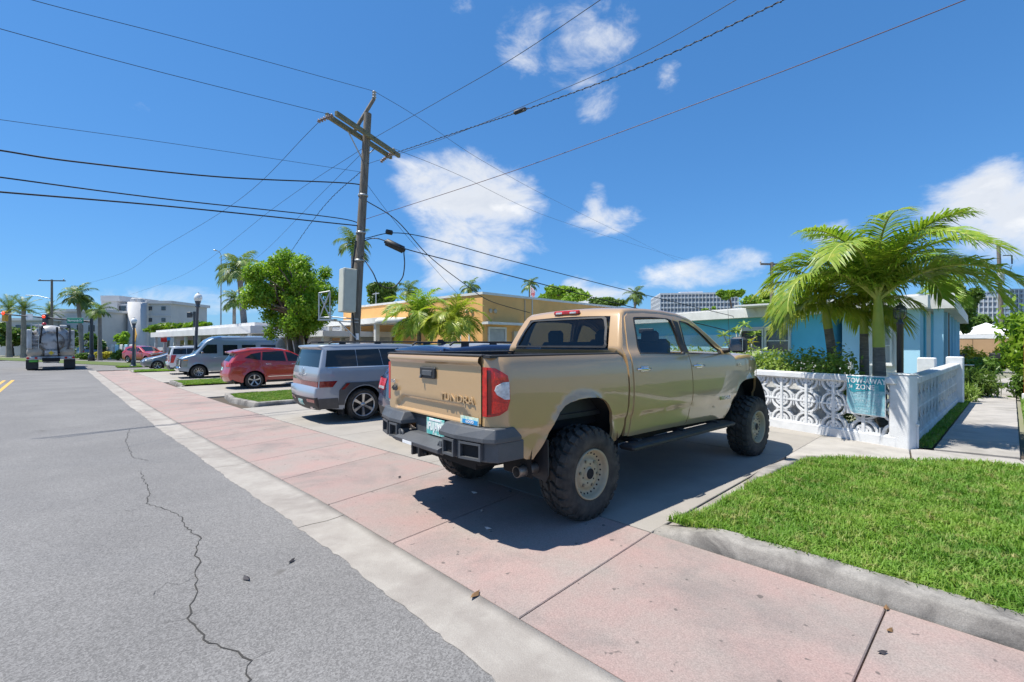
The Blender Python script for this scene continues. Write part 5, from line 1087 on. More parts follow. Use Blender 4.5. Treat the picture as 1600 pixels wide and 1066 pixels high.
def wire(lab,pts,r=.011,sag=0,name='power_line',m=None,n=26,wig=0):
    r=r*(.62 if r<.016 else .8)
    """pts: (u,v,Y) surveyed points or Vectors, smooth curve through them"""
    P=[p if isinstance(p,Vector) else D(*p) for p in pts]; Q=[]
    if len(P)==2:
        for i in range(n+1): f=i/n; q=P[0].lerp(P[1],f); q.z-=sag*4*f*(1-f); Q.append(q)
    else:
        E=[P[0]*2-P[1]]+P+[P[-1]*2-P[-2]]
        for k in range(1,len(E)-2):
            a,b,c,d=E[k-1:k+3]
            for i in range(12): t=i/12; Q.append(.5*((2*b)+(c-a)*t+(2*a-5*b+4*c-d)*t*t+(3*b-a-3*c+d)*t**3))
        Q.append(P[-1])
    base=Q[0].copy(); mb=MB(); mb.tube([q-base for q in Q],r,5)
    if wig:
        QQ=[]
        for i in range(len(Q)*4):
            f=i/(len(Q)*4-1)*(len(Q)-1); k=min(int(f),len(Q)-2); q=Q[k].lerp(Q[k+1],f-k); QQ.append(q-base+Vector((wig*math.sin(i*1.9),0,wig*math.cos(i*1.9))))
        mb.tube(QQ,r*.8,4)
    o=mb.build(name,m or M_WIRE); o.location=base; return tag(o,lab,'power line','overhead wires')
PA=lambda z: PB+PZ(z)
wire('thin wire from the top insulator of the main pole to the upper left corner',[PB+b+Vector((0,0,.24)),(320,70,11.5),(50,0,9),(-120,-55,7.6)])
wire('thin wire from the left crossarm end to the left edge below the topmost wire',[PB+LE,(240,110,10.5),(0,45,8.6),(-150,0,7.4)])
wire('faint wire from high on the main pole to the left edge, third from the top',[PA(7.15),(280,226,11.5),(0,187,9.2),(-150,165,8)],.009)
wire('wavy thick black cable to the left edge, highest of the three thick ones',[PA(6.55),PA(6.72)+Vector((-.25,-.2,0)),(350,277,12),(120,253,10.2),(0,235,9.4),(-150,212,8.4)],.024)
wire('thick black cable to the left edge, middle one of the three thick ones',[PA(5.3),(535,342,14.8),(250,310,11.3),(0,277,9.3),(-150,257,8.4)],.02)
wire('thick black cable to the left edge, lowest of the three thick ones',[PA(5.42),(280,324,11.6),(0,300,9.3),(-150,287,8.4)],.024)
wire('wire running down from the left insulator string to the far street, steepest at the top',[PB+LE+Vector((-.31,-.15,-.23)),(370,315,19),(245,392,30),(185,429,42),(100,452,64)],.012)
wire('wire from just below the crossarm towards the far left street light',[PA(8.0),(435,320,20),(290,428,38),(200,462,62)],.011)
wire('wire from below the crossarm crossing in front of the leafy tree',[PA(7.9),(500,305,18.5),(405,400,30),(350,438,45)],.011)
wire('twisted service wire falling from mid pole past the leafy tree',[PA(7.3),(500,330,18),(430,430,25),(400,475,29)],.012,wig=.02)
wire('wire from the top insulator falling right behind the big cloud',[PB+b+Vector((0,0,.24)),(655,185,17),(765,258,22),(900,330,34),(1065,410,60)],.012)
wire('wire from the right crossarm end falling to the right through the cloud',[PB+C+dd*1.5+Vector((0,0,.25)),(720,275,20),(860,340,29),(1010,388,45),(1080,408,60)],.012)
wire('wire rising right from the crossarm to the top edge, leftmost of the four',[PB+C+dd*.2,(700,150,12),(800,92,10),(935,2,8),(1000,-45,7.3)],.011)
wire('twisted cable rising right to the top edge with small clamps',[PB+C+dd*1.4,(720,205,12.6),(820,172,11),(1000,105,9),(1225,0,7.2),(1350,-65,6.4)],.013,wig=.022)
wire('wire rising right just above the twisted cable at the top edge',[PA(7.4),(700,214,13),(860,148,10.8),(1000,85,9),(1150,0,7.5),(1260,-70,6.8)],.010)
wire('long reddish wire rising right to the top edge, lowest of the four',[PA(5.6),(800,268,11.5),(1100,158,9),(1300,82,7.8),(1508,0,6.8),(1640,-55,6.2)],.013,m=mat('wire_brown',(.10,.04,.04),rough=.5))
wire('thick service cable drooping from the pole to the corner of the yellow building',[PA(6.3),(620,345,16.5),(670,400,18.5),(722,441,20.5),(765,470,22.5),(828,489,24.4)],.022)
wire('cable from the pole to the right passing behind the pickup roof, upper one',[PA(5.0),(640,366,15.2),(800,408,16.5),(1000,459,19),(1190,505,22)],.018)
wire('cable from the pole to the right carrying the black splice case, lower one',[PA(4.9),(590,373,14.9),(640,391,15),(800,432,16),(990,481,18),(1150,520,20)],.022)
wire('thin wire falling right from mid pole across the cloud',[PA(6.9),(620,350,15.5),(690,432,18),(740,485,21.5)],.010)
wire('heavy drip loop hanging below the splice case',[PA(4.55),(582,425,14.6),(592,444,14.6),(612,450,14.7),(628,435,14.8),(632,415,14.9),(631,394,15)],.024)
def splice(u0,v0,u1,v1,Y,r,lab):
    a=D(u0,v0,Y); b=D(u1,v1,Y+.15); mb=MB(); mb.tube([a-a,(b-a)*.06,(b-a)*.08,(b-a)*.92,(b-a)*.94,b-a],[r*.5,r*.55,r,r,r*.55,r*.5],10); o=mb.build('splice_case',M_BLACK); o.location=a; tag(o,lab,'cable splice')
splice(601,377,633,392,14.95,.12,'black cylindrical splice case on the lower cable right of the pole'); splice(603,362,613,364,15.05,.08,'small grey clamp on the upper cable right of the pole')
splice(803,177,822,170,11,.05,'small dark clamps on the twisted cable near the top middle')
def far_pole(u,vt,Y,w,lab,trans=False,arm2=False,lean=0):
    top=D(u,vt,Y); p=Vector((top.x-lean,top.y,zg(top.x,top.y))); t=thing('utility_pole',lab,'utility pole',p,0)
    H=top.z-p.z; mb=MB(); mb.tube([(0,0,0),(lean,0,H)],[.17,.12],10); mb.build('shaft',M_WOOD,t)
    if w:
        mb=MB(); mb.box((lean,0,H-.15),(w,.12,.14),.1); mb.build('crossarm',M_WOOD,t)
        for x in (-.48,.48): mb=MB(); mb.lathe([(.05,0),(.07,.08),(.03,.2),(.001,.2)],(lean+x*w,0,H-.08),'Z',8); mb.build('insulator',M_INS,t)
    if arm2: mb=MB(); mb.tube([(0,0,H-2.6),(-1.6,-.3,H-2.2),(-3,-.5,H-2.15)],.05,6); mb.build('lamp_arm',M_GALV,t)
    if trans:
        mb=MB(); mb.lathe([(.001,-.5),(.25,-.5),(.27,-.4),(.27,.3),(.2,.38),(.001,.4)],(-.38,-.1,H-2.6),'Z',14); mb.build('transformer',M_GALV,t)
        mb=MB(); mb.tube([(0,0,H-.8),(.7,0,H-.8)],.04,6); mb.tube([(.7,0,H-.8),(.72,0,H-1.5)],.05,6); mb.tube([(.72,0,H-1.6),(.5,0,H-2.2),(.1,0,H-2.3)],.02,5); mb.build('cutout',M_WIRE,t)
    return t
far_pole(81,437,62,3.3,'dark wooden pole with crossarm behind the tanker truck',arm2=True)
far_pole(1206,410,36,1.85,'brown wooden pole with short crossarm behind the blue house')
far_pole(1560,384,38,0,'grey wooden pole with transformer can at the right edge',trans=True,lean=-.4)
# ------------------------------------------------------------------ signals and signs at the far corner
M_SIGG=mat('street_sign_green',(.0,.22,.14),rough=.4); M_WARN=mat('warning_yellow',(.62,.33,.03),rough=.5); M_RLIT=mat('red_signal',(.9,.05,.02),rough=.2,emit=1.2)
sp=G(143,564); st_=thing('traffic_signal','dark signal pole with long mast arm and green street name sign beyond the tanker','traffic signal',sp)
mb=MB(); mb.tube([(0,0,0),(0,0,D(143,498,sp.y).z-sp.z)],[.2,.15],10); mb.lathe([(.001,0),(.32,0),(.3,.5),(.2,.7)],(0,0,0),'Z',12); mb.build('pole',M_BLKP,st_)
q0=D(143,503,sp.y)-sp; q1=D(-40,487,sp.y-1)-sp; mb=MB(); mb.tube([q0,q1],[.11,.06],8); mb.build('mast_arm',M_BLKP,st_)
for u,v in ((8,494),(71,499)):
    c=D(u,v,sp.y-.6)-sp; mb=MB(); mb.bevbox(c,(.42,.35,1.1),.05); h=mb.build('signal_head',M_WARN if u<20 else M_BLKP,st_)
    mb=MB(); mb.lathe([(.001,-.06),(.16,-.02),(.17,.06)],(0,0,0),'Y',14); rot=Matrix.Rotation(math.radians(-40 if False else 0),3,'Z'); mb.v=[tuple(c+Vector((x,y-.2,z+.28))) for x,y,z in mb.v]; mb.build('signal_lens',M_RLIT,h)
c=D(46,495,sp.y-.6)-sp; mb=MB(); mb.box(c,(.75,.04,.6)); s_=mb.build('lane_sign',M_WHITE,st_)
c=D(117.5,501,sp.y-.7)-sp; mb=MB(); mb.bevbox(c,(1.78,.05,.56),.02); s_=mb.build('street_name_sign',M_SIGG,st_); text('Normandy Dr',.34,basis(c+Vector((0,-.03,0)),(1,0,0),UP),M_WHITE,s_,'lettering',.004,'CENTER',.004,.8)
wp=G(209.5,571); wp=D(211,560,40); wp.z=zg(wp.x,wp.y); wt=thing('warning_sign','yellow diamond warning sign on a post beside the far lamp','sign',wp)
cz=D(211,524,40).z-wp.z; mb=MB(); mb.tube([(0,.03,0),(0,.03,cz)],.05,8); mb.build('post',M_GALV,wt)
mb=MB(); mb.prism([(0,-.62),(.62,0),(0,.62),(-.62,0)],-.02,.02,0,Matrix.Rotation(math.radians(-40),4,'Z')@Matrix(((1,0,0,0),(0,0,-1,0),(0,1,0,cz),(0,0,0,1)))); mb.build('sign_face',M_WARN,wt)
mb=MB(); mb.box((.0,-.02,cz-.95),(.55,.03,.4),math.radians(-40)); mb.build('lower_plate',M_WARN,wt)
pq=D(304,558,41); pq.z=zg(pq.x,pq.y); pt_=thing('signal_post','slim black post with small signal box just left of the white globe lamp','signal post',pq); H=D(304,487,41).z-pq.z
mb=MB(); mb.tube([(0,0,0),(0,0,H)],.11,8); mb.build('post',M_BLKP,pt_); mb=MB(); mb.bevbox((-.42,0,H-.3),(.35,.3,.5),.03); mb.box((-.15,0,H-.3),(.3,.06,.06)); mb.build('signal_box',M_BLKP,pt_)
yp=D(255,562,44); yp.z=zg(yp.x,yp.y); yt=thing('small_sign','small red and blue sign on a thin post beyond the grey hatchback','sign',yp); H=D(255,528,44).z-yp.z
mb=MB(); mb.tube([(0,0,0),(0,0,H)],.03,6); mb.build('post',M_GALV,yt); mb=MB(); mb.bevbox((.1,-.04,H-.2),(.6,.04,.4),.01); sb=mb.build('sign_face',M_RED,yt); mb=MB(); mb.box((.55,-.04,H-.1),(.3,.04,.3)); mb.build('sign_face',M_BLUE,yt)
# ------------------------------------------------------------------ buildings
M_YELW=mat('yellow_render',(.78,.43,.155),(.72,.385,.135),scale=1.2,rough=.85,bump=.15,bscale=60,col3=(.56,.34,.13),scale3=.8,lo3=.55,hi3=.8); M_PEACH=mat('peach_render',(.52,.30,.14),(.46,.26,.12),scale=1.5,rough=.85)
M_WTRIM=mat('white_trim',(.66,.66,.64),(.58,.58,.56),scale=2,rough=.7,col3=(.45,.44,.42),scale3=1.5,lo3=.58,hi3=.8); M_WIN=mat('window_glass',(.03,.035,.04),(.07,.08,.09),scale=1.5,rough=.06,spec=.8); M_BLIND=mat('blinds',(.42,.43,.42),(.33,.34,.34),scale=3,rough=.6)
M_BLUEW=mat('sky_blue_render',(.36,.61,.76),(.33,.57,.72),scale=1.5,rough=.8,bump=.1,bscale=60); M_BLUED=mat('shaded_blue_render',(.11,.48,.70),(.10,.45,.66),scale=1.5,rough=.75)  # the deeper blue carries eave and porch shade in its colour
M_GREYW=mat('grey_render',(.52,.52,.52),(.47,.47,.47),scale=.6,rough=.85); M_PALE_W=mat('pale_render',(.55,.55,.56),(.50,.50,.51),scale=.5,rough=.85); M_ROOFW=mat('white_roof',(.70,.69,.68),(.60,.59,.58),scale=.7,rough=.7)
M_FARW=mat('far_tower_white',(.56,.58,.62),rough=.8); M_FARG_=mat('far_tower_glass',(.16,.19,.24),(.22,.25,.31),scale=.15,rough=.3); M_FARB=mat('far_tower_blue',(.20,.27,.36),(.25,.33,.43),scale=.1,rough=.3)
M_AC=mat('box_beige',(.5,.42,.3),rough=.7)
class Local:
    """frame on a facade: o=corner on the ground, x runs along the wall, y into the building"""
    def __init__(s,name,label,cat,o,d,z=None,group=None):
        s.rz=math.atan2(d.y,d.x); s.t=thing(name,label,cat,(o[0],o[1],zg(o[0],o[1]) if z is None else z),s.rz,group)
    def box(s,nm,x0,x1,y0,y1,z0,z1,m,par=None,bev=0):
        mb=MB(); mb.box(((x0+x1)/2,(y0+y1)/2,(z0+z1)/2),(x1-x0,y1-y0,z1-z0)); o=mb.build(nm,m,par or s.t)
        if bev: bevel(o,bev)
        return o
    def window(s,x0,x1,z0,z1,y=0.,m=None,fr=.06,fm=None,bars=0,slats=0,mull=0):
        f=MB(); fm=fm or M_WTRIM
        for a,b,c,d in ((x0-fr,x1+fr,z1,z1+fr),(x0-fr,x1+fr,z0-fr,z0),(x0-fr,x0,z0,z1),(x1,x1+fr,z0,z1)): f.box(((a+b)/2,y-.02,(c+d)/2),(b-a,.10,d-c))
        for i in range(mull): x=x0+(x1-x0)*(i+1)/(mull+1); f.box((x,y-.015,(z0+z1)/2),(.05,.06,z1-z0))
        for i in range(bars): z=z0+(z1-z0)*(i+1)/(bars+1); f.box(((x0+x1)/2,y-.015,z),(x1-x0,.05,.04))
        w=f.build('window',fm,s.t); s.box('pane',x0,x1,y-.012,y+.03,z0,z1,m or M_WIN,w); s.box('sill',x0-fr-.04,x1+fr+.04,y-.12,y-.072,z0-fr-.06,z0-fr,fm,w)
        if slats:
            for i in range(slats): z=z0+(z1-z0)*(i+.5)/slats; s.box('slat',x0+.01,x1-.01,y-.035,y-.014,z-(z1-z0)/slats*.38,z+(z1-z0)/slats*.3,M_BLIND,w)
        return w
# yellow building: its near corner, a shaded end wall to the right and a sunlit front to the left
K=Vector((-1.42,22.4)); dl=Vector((-.69,.724)).normalized(); dr=Vector((.69,.724)).normalized()
H0=4.0-zg(*K)
yb=Local('yellow_building','single storey yellow building with white parapet edge and shaded porch','building',K,dr,z=zg(*K))
Yt=yb.box; base=yb.t
# local x along the end wall (right), local y to the left along the sunlit front
LW,LF=30.,14.2
Yt('end_wall',0,LW,0,.25,-.3,H0,M_YELW); Yt('front_wall',0,.25,.252,LF,-.3,H0,M_YELW); Yt('back_wall',LW-.25,LW,.252,LF,-.3,H0,M_YELW); Yt('roof',.252,LW-.252,.252,LF,H0-.5,H0-.3,M_ROOFW)
Yt('parapet_cap',-.05,LW,-.05,.30,H0,H0+.12,M_WTRIM); Yt('parapet_cap',-.05,.30,.302,LF,H0,H0+.12,M_WTRIM)
Yt('ledge',-.06,2.6,-.45,-.003,2.75,2.87,M_WTRIM); yb.window(.42,1.50,1.15,2.55,0,M_BLIND,.09,slats=9)
bx=Yt('meter_box',2.05,2.40,-.16,-.003,1.75,2.45,M_AC); Yt('conduit',3.0,3.04,-.05,-.003,0,H0-.05,M_AC)
Yt('conduit',3.6,3.64,-.045,-.003,2.9,H0+.1,M_WTRIM)
for x in (.50,.82): mb=MB(); mb.lathe([(.09,0),(.11,-.03),(.11,-.06),(.001,-.06)],(x,0,3.42),'Y',10); mb.build('vent',M_AC,base)
for y in (.75,1.12): mb=MB(); mb.lathe([(.09,0),(.11,-.03),(.11,-.06),(.001,-.06)],(0,y,3.42),'X',10); mb.build('vent',M_AC,base)
# front: the frame is turned, so build it with its own facade frame (x = distance along the front)
yf=Local('porch','','', K,dl,z=zg(*K)); 
for k_ in ('label','category','group'):
    if k_ in yf.t: del yf.t[k_]
yf.t.parent=base; yf.t.matrix_parent_inverse=Matrix.Identity(4); yf.t.location=(0,0,0); yf.t.rotation_euler=(0,0,yf.rz-yb.rz)
# facing the road means local y>0 is outside for this frame
def Fb(nm,x0,x1,out0,out1,z0,z1,m,par=None): return yf.box(nm,x0,x1,out0,out1,z0,z1,m,par or base if False else (par or yf.t))
def fwin(x0,x1,z0,z1,mull=1,bars=2):
    f=MB()
    for a,b,c,d in ((x0-.08,x1+.08,z1,z1+.08),(x0-.08,x1+.08,z0-.08,z0),(x0-.08,x0,z0,z1),(x1,x1+.08,z0,z1)): f.box(((a+b)/2,.03,(c+d)/2),(b-a,.10,d-c))
    for i in range(mull): f.box((x0+(x1-x0)*(i+1)/(mull+1),.025,(z0+z1)/2),(.05,.05,z1-z0))
    for i in range(bars): f.box(((x0+x1)/2,.025,z0+(z1-z0)*(i+1)/(bars+1)),(x1-x0,.045,.04))
    w=f.build('window',M_WTRIM,yf.t); yf.box('pane',x0,x1,.004,.02,z0,z1,M_WIN,w)
fwin(1.0,1.6,.9,2.6,0,3); fwin(3.2,4.2,.9,2.5,1,3); fwin(8.9,9.7,1.0,2.3,1,1); fwin(11.6,12.5,1.2,2.2,1,1)
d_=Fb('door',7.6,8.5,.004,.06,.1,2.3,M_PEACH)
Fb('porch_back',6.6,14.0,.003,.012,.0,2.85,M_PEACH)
Fb('porch_roof',6.3,14.1,.002,2.2,2.95,3.25,M_WTRIM)
mb=MB(); a=[(6.3+1.5*math.cos(t),2.2*math.sin(t)) for t in lin(PI/2,PI*1.0,9)]; 
mb=MB(); mb.lathe([(.001,3.26),(1.25,3.22),(1.35,3.1),(1.35,2.9),(.001,2.9)],(6.0,1.0,0),'Z',22); mb.build('porch_canopy',M_WTRIM,yf.t)
for x in (6.9,9.2,11.4,13.4): 
    mb=MB(); mb.bevbox((x,1.95,1.47),(.26,.26,2.95),.03); mb.build('column',M_WTRIM,yf.t)
for y0 in (8.4,): 
    mb=MB(); mb.lathe([(.001,0),(.06,0),(.05,1.6),(.1,1.65),(.12,1.9),(.001,2.0)],(6.3,2.3,0),'Z',10); mb.build('porch_lamp',M_BLKP,yf.t)
mb=MB(); mb.tube([(10.2,.3,H0-.7),(10.2,.3,H0+.9)],.04,6); mb.tube([(9.8,.3,H0+.8),(10.6,.3,H0+.8)],.03,6); mb.build('roof_mast',M_GALV,yf.t)
pb=Local('peach_building','low peach coloured building with white roof edge behind the leafy tree','building',K+dl*14.6,dl,z=zg(*K))
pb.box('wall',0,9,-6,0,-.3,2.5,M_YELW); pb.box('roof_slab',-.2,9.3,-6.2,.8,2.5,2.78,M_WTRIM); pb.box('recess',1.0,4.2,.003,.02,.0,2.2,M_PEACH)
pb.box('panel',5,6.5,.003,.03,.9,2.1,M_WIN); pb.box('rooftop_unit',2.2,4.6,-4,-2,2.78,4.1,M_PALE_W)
# blue house on the right
dbl=Vector((.432,-.90)).normalized(); bn=Vector((.90,.432))   # along the front to the right, and into the house
HB=Vector((11.3,20.1)); bo=HB-dbl*9.0
bh=Local('blue_house','low sky blue house with broad white roof fascia behind the hedge','house',bo,dbl,z=0)
HX=14.2
bh.box('front_wall',0,11.3,0,.2,-.3,2.82,M_BLUED); bh.box('sunlit_lower_wall',0.003,9.3,-.03,-.002,-.3,2.05,M_BLUEW); bh.box('end_wall',-.2,-.003,0,9,-.3,2.82,M_BLUEW)  # eave shade painted as deep blue; sunlit lower part is a paler sheet
bh.box('roof',-.9,9.0,-.55,12,3.17,3.23,M_ROOFW); bh.box('roof',9.003,HX+.2,-.55,1.6,3.17,3.23,M_ROOFW); bh.box('fascia',-.9,HX+.45,-.58,-.42,2.78,3.168,M_WTRIM); bh.box('soffit',-.88,HX+.2,-.41,1.6,2.78,2.83,M_WTRIM)
bh.window(7.5,8.55,1.28,2.2,-.04,None,.07,mull=0); bh.window(8.75,9.75,1.28,2.2,-.04,None,.07,bars=1)
bh.box('window_band',7.35,9.9,-.055,-.035,2.28,2.36,M_WTRIM)
bh.box('porch_back',11.3,12.4,1.6,1.8,-.3,2.82,M_BLUED); bh.box('porch_side',11.1,11.298,.21,1.6,-.3,2.82,M_BLUED); bh.box('porch_floor',11.0,12.4,-.5,1.6,-.3,.22,M_WTRIM)
kn=bh.box('knee_wall',10.4,12.5,-.75,-.6,-.3,.95,M_WTRIM)
bh.box('door_wall',12.4,13.75,.3,1.8,-.3,2.8,M_WTRIM); w=bh.window(12.75,13.25,.95,2.15,.26,M_BLIND,.06,bars=1)
dd_=bh.box('wall_lamp',13.48,13.56,.18,.298,1.65,1.85,M_BLKP)
bh.box('corner_wall',13.75,HX,.0,.22,-.3,2.8,M_BLUEW); wg=bpy.data.objects.new('side_wing',None); link(wg,bh.t); cw=bo+dbl*HX; wdir=Vector((.714,.70)); wg.location=(HX-.02,.24,0); wg.rotation_euler.z=math.atan2(wdir.y,wdir.x)-bh.rz
Wb=lambda nm,x0,x1,y0,y1,z0,z1,m: bh.box(nm,x0,x1,y0,y1,z0,z1,m,wg)
Wb('side_wall',.9,17,.0,.2,-.3,2.8,M_BLUED); Wb('wing_end',16.8,17,.203,5,-.3,2.8,M_BLUEW); Wb('wing_roof',-.2,17.4,-.75,6,3.182,3.245,M_ROOFW); Wb('wing_fascia',-.1,17.4,-.78,-.66,2.76,3.178,M_WTRIM); Wb('wing_soffit',0,17.3,-.655,.6,2.77,2.82,M_WTRIM); Wb('inner_wall',.9,1.1,.203,2.4,-.3,2.78,M_BLUEW)
Wb('eave_end',-.24,-.205,-.78,2.2,2.76,3.24,M_WTRIM); Wb('eave_soffit',-.20,-.003,-.65,2.2,2.775,2.815,M_WTRIM)
for x in (.05,2.4,4.4,7.0,10.2,13.6): Wb('side_post',x,x+.24,-.5,-.26,-.3,2.765,M_BLUEW)
for x in (1.5,5.2,8.2,11.5): Wb('side_window',x,x+1.0,-.03,-.002,.9,2.2,M_WIN)
# handrail by the walkway
rl=thing('handrail','dark metal handrail beside the shrubs along the walkway','handrail',(0,0,0))
hp=[D(1496,570,13.2),D(1522,570,13.6)]; h0=D(1497,571,13.2); h1=D(1521,571,14.6)
for q in (h0,h1): mb=MB(); mb.tube([(q.x,q.y,0),(q.x,q.y,q.z)],.025,6); mb.build('post',M_BLKP,rl)
mb=MB(); mb.tube([h0,h1],.025,6); mb.build('rail',M_BLKP,rl); mb=MB(); mb.tube([h0-Vector((0,0,.4)),h1-Vector((0,0,.4))],.018,6); mb.build('rail',M_BLKP,rl)
# canopy tent and tan wall at the end of the walkway
tp=D(1541,560,34); tt=thing('canopy_tent','white peaked canopy tent over a tan wall at the end of the walkway','tent',(tp.x,tp.y,0),math.radians(38))
M_TENT=mat('tent_canvas',(.74,.74,.75),(.68,.68,.69),scale=2,rough=.8)
mb=MB(); e=1.9; zt,ze=3.15,2.25; n=6
mb.add([(0,0,zt)]+[(-e,-e,ze),(e,-e,ze),(e,e,ze),(-e,e,ze),(0,-e*.93,ze+.04),(e*.93,0,ze+.04),(0,e*.93,ze+.04),(-e*.93,0,ze+.04),(-e*.5,-e*.5,ze+.40),(e*.5,-e*.5,ze+.40),(e*.5,e*.5,ze+.40),(-e*.5,e*.5,ze+.40)],
 [(1,5,9),(5,10,9),(5,2,10),(2,6,10),(6,11,10),(6,3,11),(3,7,11),(7,12,11),(7,4,12),(4,8,12),(8,9,12),(8,1,9),(0,9,10),(0,10,11),(0,11,12),(0,12,9)]); mb.build('canopy',M_TENT,tt)
mb=MB()
for a,b in (((-e,-e),(e,-e)),((e,-e),(e,e)),((e,e),(-e,e)),((-e,e),(-e,-e))): 
    c=((a[0]+b[0])/2,(a[1]+b[1])/2,ze-.13); mb.box(c,(abs(b[0]-a[0])+.02 if a[1]==b[1] else .02,abs(b[1]-a[1])+.02 if a[0]==b[0] else .02,.26))
mb.build('valance',M_TENT,tt)
for x in(-e,e):
    for y in(-e,e): mb=MB(); mb.tube([(x*.97,y*.97,0),(x*.97,y*.97,ze)],.03,6); mb.build('pole',M_GALV,tt)
tw=D(1539,560,37); wl=thing('tan_wall','plain tan wall under the white canopy tent','wall',(tw.x,tw.y,0),math.radians(-43)); M_TANW=mat('tan_render',(.50,.32,.18),(.46,.29,.16),scale=1,rough=.9)
mb=MB(); mb.box((0,0,.95),(4.6,.2,2.3)); mb.build('wall_face',M_TANW,wl); mb=MB(); mb.box((0,0,2.13),(4.7,.3,.06)); mb.build('coping',M_WTRIM,wl)
for x in (-.7,.9): mb=MB(); mb.box((x,-.11,1.0),(.02,.015,2.1)); mb.build('panel_joint',M_JOINT,wl)
# covered scooter at the end of the walkway
sc=D(1543,573,24.5); sc.z=0; sct=thing('scooter','dark motor scooter standing at the end of the walkway','scooter',(sc.x,sc.y,.05),math.radians(150))
for x in (0,1.15): 
    mb=MB(); mb.lathe([(.001,-.06),(.14,-.06),(.24,-.05),(.27,0),(.24,.05),(.14,.06),(.001,.06)],(x,0,.27),'Y',20); mb.build('wheel',M_RUB,sct); mb=MB(); mb.lathe([(.001,-.07),(.13,-.068),(.13,.068),(.001,.07)],(x,0,.27),'Y',16); mb.build('rim',M_ALU,sct)
mb=MB(); mb.bevbox((.15,0,.55),(.75,.30,.36),.1); mb.bevbox((.62,0,.32),(.5,.26,.10),.03); mb.tube([(1.15,0,.3),(1.02,0,.65),(.92,0,.98)],[.06,.07,.05],8); mb.bevbox((1.0,0,.72),(.14,.36,.5),.05); mb.build('body',M_BLKP,sct)
mb=MB(); mb.bevbox((.18,0,.78),(.72,.27,.12),.05); mb.build('seat',M_BLACK,sct); mb=MB(); mb.tube([(.9,-.32,1.02),(.93,0,.98),(.9,.32,1.02)],.02,6); mb.build('handlebar',M_BLACK,sct)
mb=MB(); mb.bevbox((-.28,0,.92),(.36,.36,.3),.05); mb.build('top_box',M_BLACK,sct); mb=MB(); mb.lathe([(.001,.06),(.08,.04),(.08,0)],(1.06,0,.88),'X',12); mb.build('headlight',M_WLENS,sct)
op=D(1607,583,13.0); pst=thing('orange_post','orange painted post half hidden by leaves at the right edge','post',(op.x,op.y,0)); mb=MB(); mb.bevbox((0,0,.95),(.14,.14,1.7),.02); mb.build('shaft',mat('orange_paint',(.55,.14,.04),rough=.6),pst); mb=MB(); mb.bevbox((0,0,.1),(.2,.2,.24),.02); mb.build('base',M_WTRIM,pst)
# ------------------------------------------------------------------ far buildings
def tower(name,label,u0,u1,vt,Y,depth,floors,bays,m_slab,m_glass,rz=0,zb=0,cap=None,base_v=None,fins=True):
    a=D(u0,vt,Y); b=D(u1,vt,Y); Wd=b.x-a.x; Ht=a.z+.3; t=thing(name,label,'building',((a.x+b.x)/2,Y+depth/2,-.3),rz)
    mb=MB(); mb.box((0,0,Ht/2),(Wd*.97,depth*.96,Ht)); mb.build('core',m_glass,t); fh=Ht/floors
    for i in range(floors+1):
        mb=MB(); mb.box((0,0,min(Ht-.2,i*fh+.25)),(Wd,depth,fh*.34)); mb.build('floor_slab',m_slab,t)
    if fins:
        for j in range(bays+1): mb=MB(); x=-Wd/2+Wd*j/bays; mb.box((x,-depth/2+.06,Ht/2),(Wd/bays*.14,.5,Ht-.4)); mb.build('fin',m_slab,t)
        nb=max(2,int(depth/(Wd/bays)))
        for sx in (-1,1):
            for j in range(nb+1): mb=MB(); mb.box((sx*(Wd/2-.06),-depth/2+depth*j/nb,Ht/2),(.5,depth/nb*.14,Ht-.4)); mb.build('fin',m_slab,t)
    if cap: mb=MB(); mb.box((cap[0]*Wd,0,Ht+cap[2]/2),(cap[1]*Wd,depth*.5,cap[2])); mb.build('rooftop_block',m_slab,t)
    return t
tower('apartment_tower','wide grey white high rise with stacked balconies above the blue house roof',1040,1157,458,240,30,11,22,M_FARW,M_FARG_,math.radians(-8),cap=(-.05,.3,1.6))
tower('apartment_tower','white high rise with rows of balconies behind the tent',1519,1567,463,210,16,9,8,M_FARW,M_FARG_,math.radians(-12))
tower('apartment_tower','blue grey high rise at the right edge behind the wooden pole',1578,1640,452,260,20,12,9,M_FARB,M_FARG_,0)
# grey flats at the far left
def blk(t,nm,u0,u1,vt,Y,d,m,zb=-.4,vb=None,y=None):
    a=D(u0,vt,Y); b=D(u1,vt,Y); z0=zb if vb is None else D(u0,vb,Y).z; mb=MB(); mb.box(((a.x+b.x)/2-t.location.x,Y+d/2-t.location.y,(a.z+z0)/2-t.location.z),(b.x-a.x,d,a.z-z0)); return mb.build(nm,m,t)
YA=84.; ap=D(212,540,YA); apt=thing('apartment_block','grey four storey flats with round white stair tower at the far left','building',(ap.x,YA,-.3))
blk(apt,'stair_block',158,183,470,YA,9,M_GREYW); blk(apt,'stair_roof',157,186,462,YA-.3,9.6,M_PALE_W,vb=470.5)
blk(apt,'balcony_block',183,199,475,YA+.5,10,M_PALE_W)
for i,(v0,v1) in enumerate(((478,490),(494,506),(510,522))): blk(apt,'balcony_opening',184,196,v0,YA+.4,.2,M_WIN,vb=v1-2); blk(apt,'balcony_rail',183.5,197,v1-4,YA-.2,.1,M_PALE_W,vb=v1)
mb=MB(); c=D(209,472,YA-1); rr=13/FPX*YA; mb.lathe([(.001,c.z+.3),(rr,c.z+.3),(rr,-.4)],(c.x-apt.location.x,0,.0),'Z',26); mb.build('round_tower',M_PALE_W,apt)
for u in (203,213): a=D(u,472,YA-1); mb=MB(); mb.bevbox((a.x-apt.location.x,0,a.z+.6),(.9,.9,1.0),.15); mb.build('roof_fan',M_GREYW,apt)
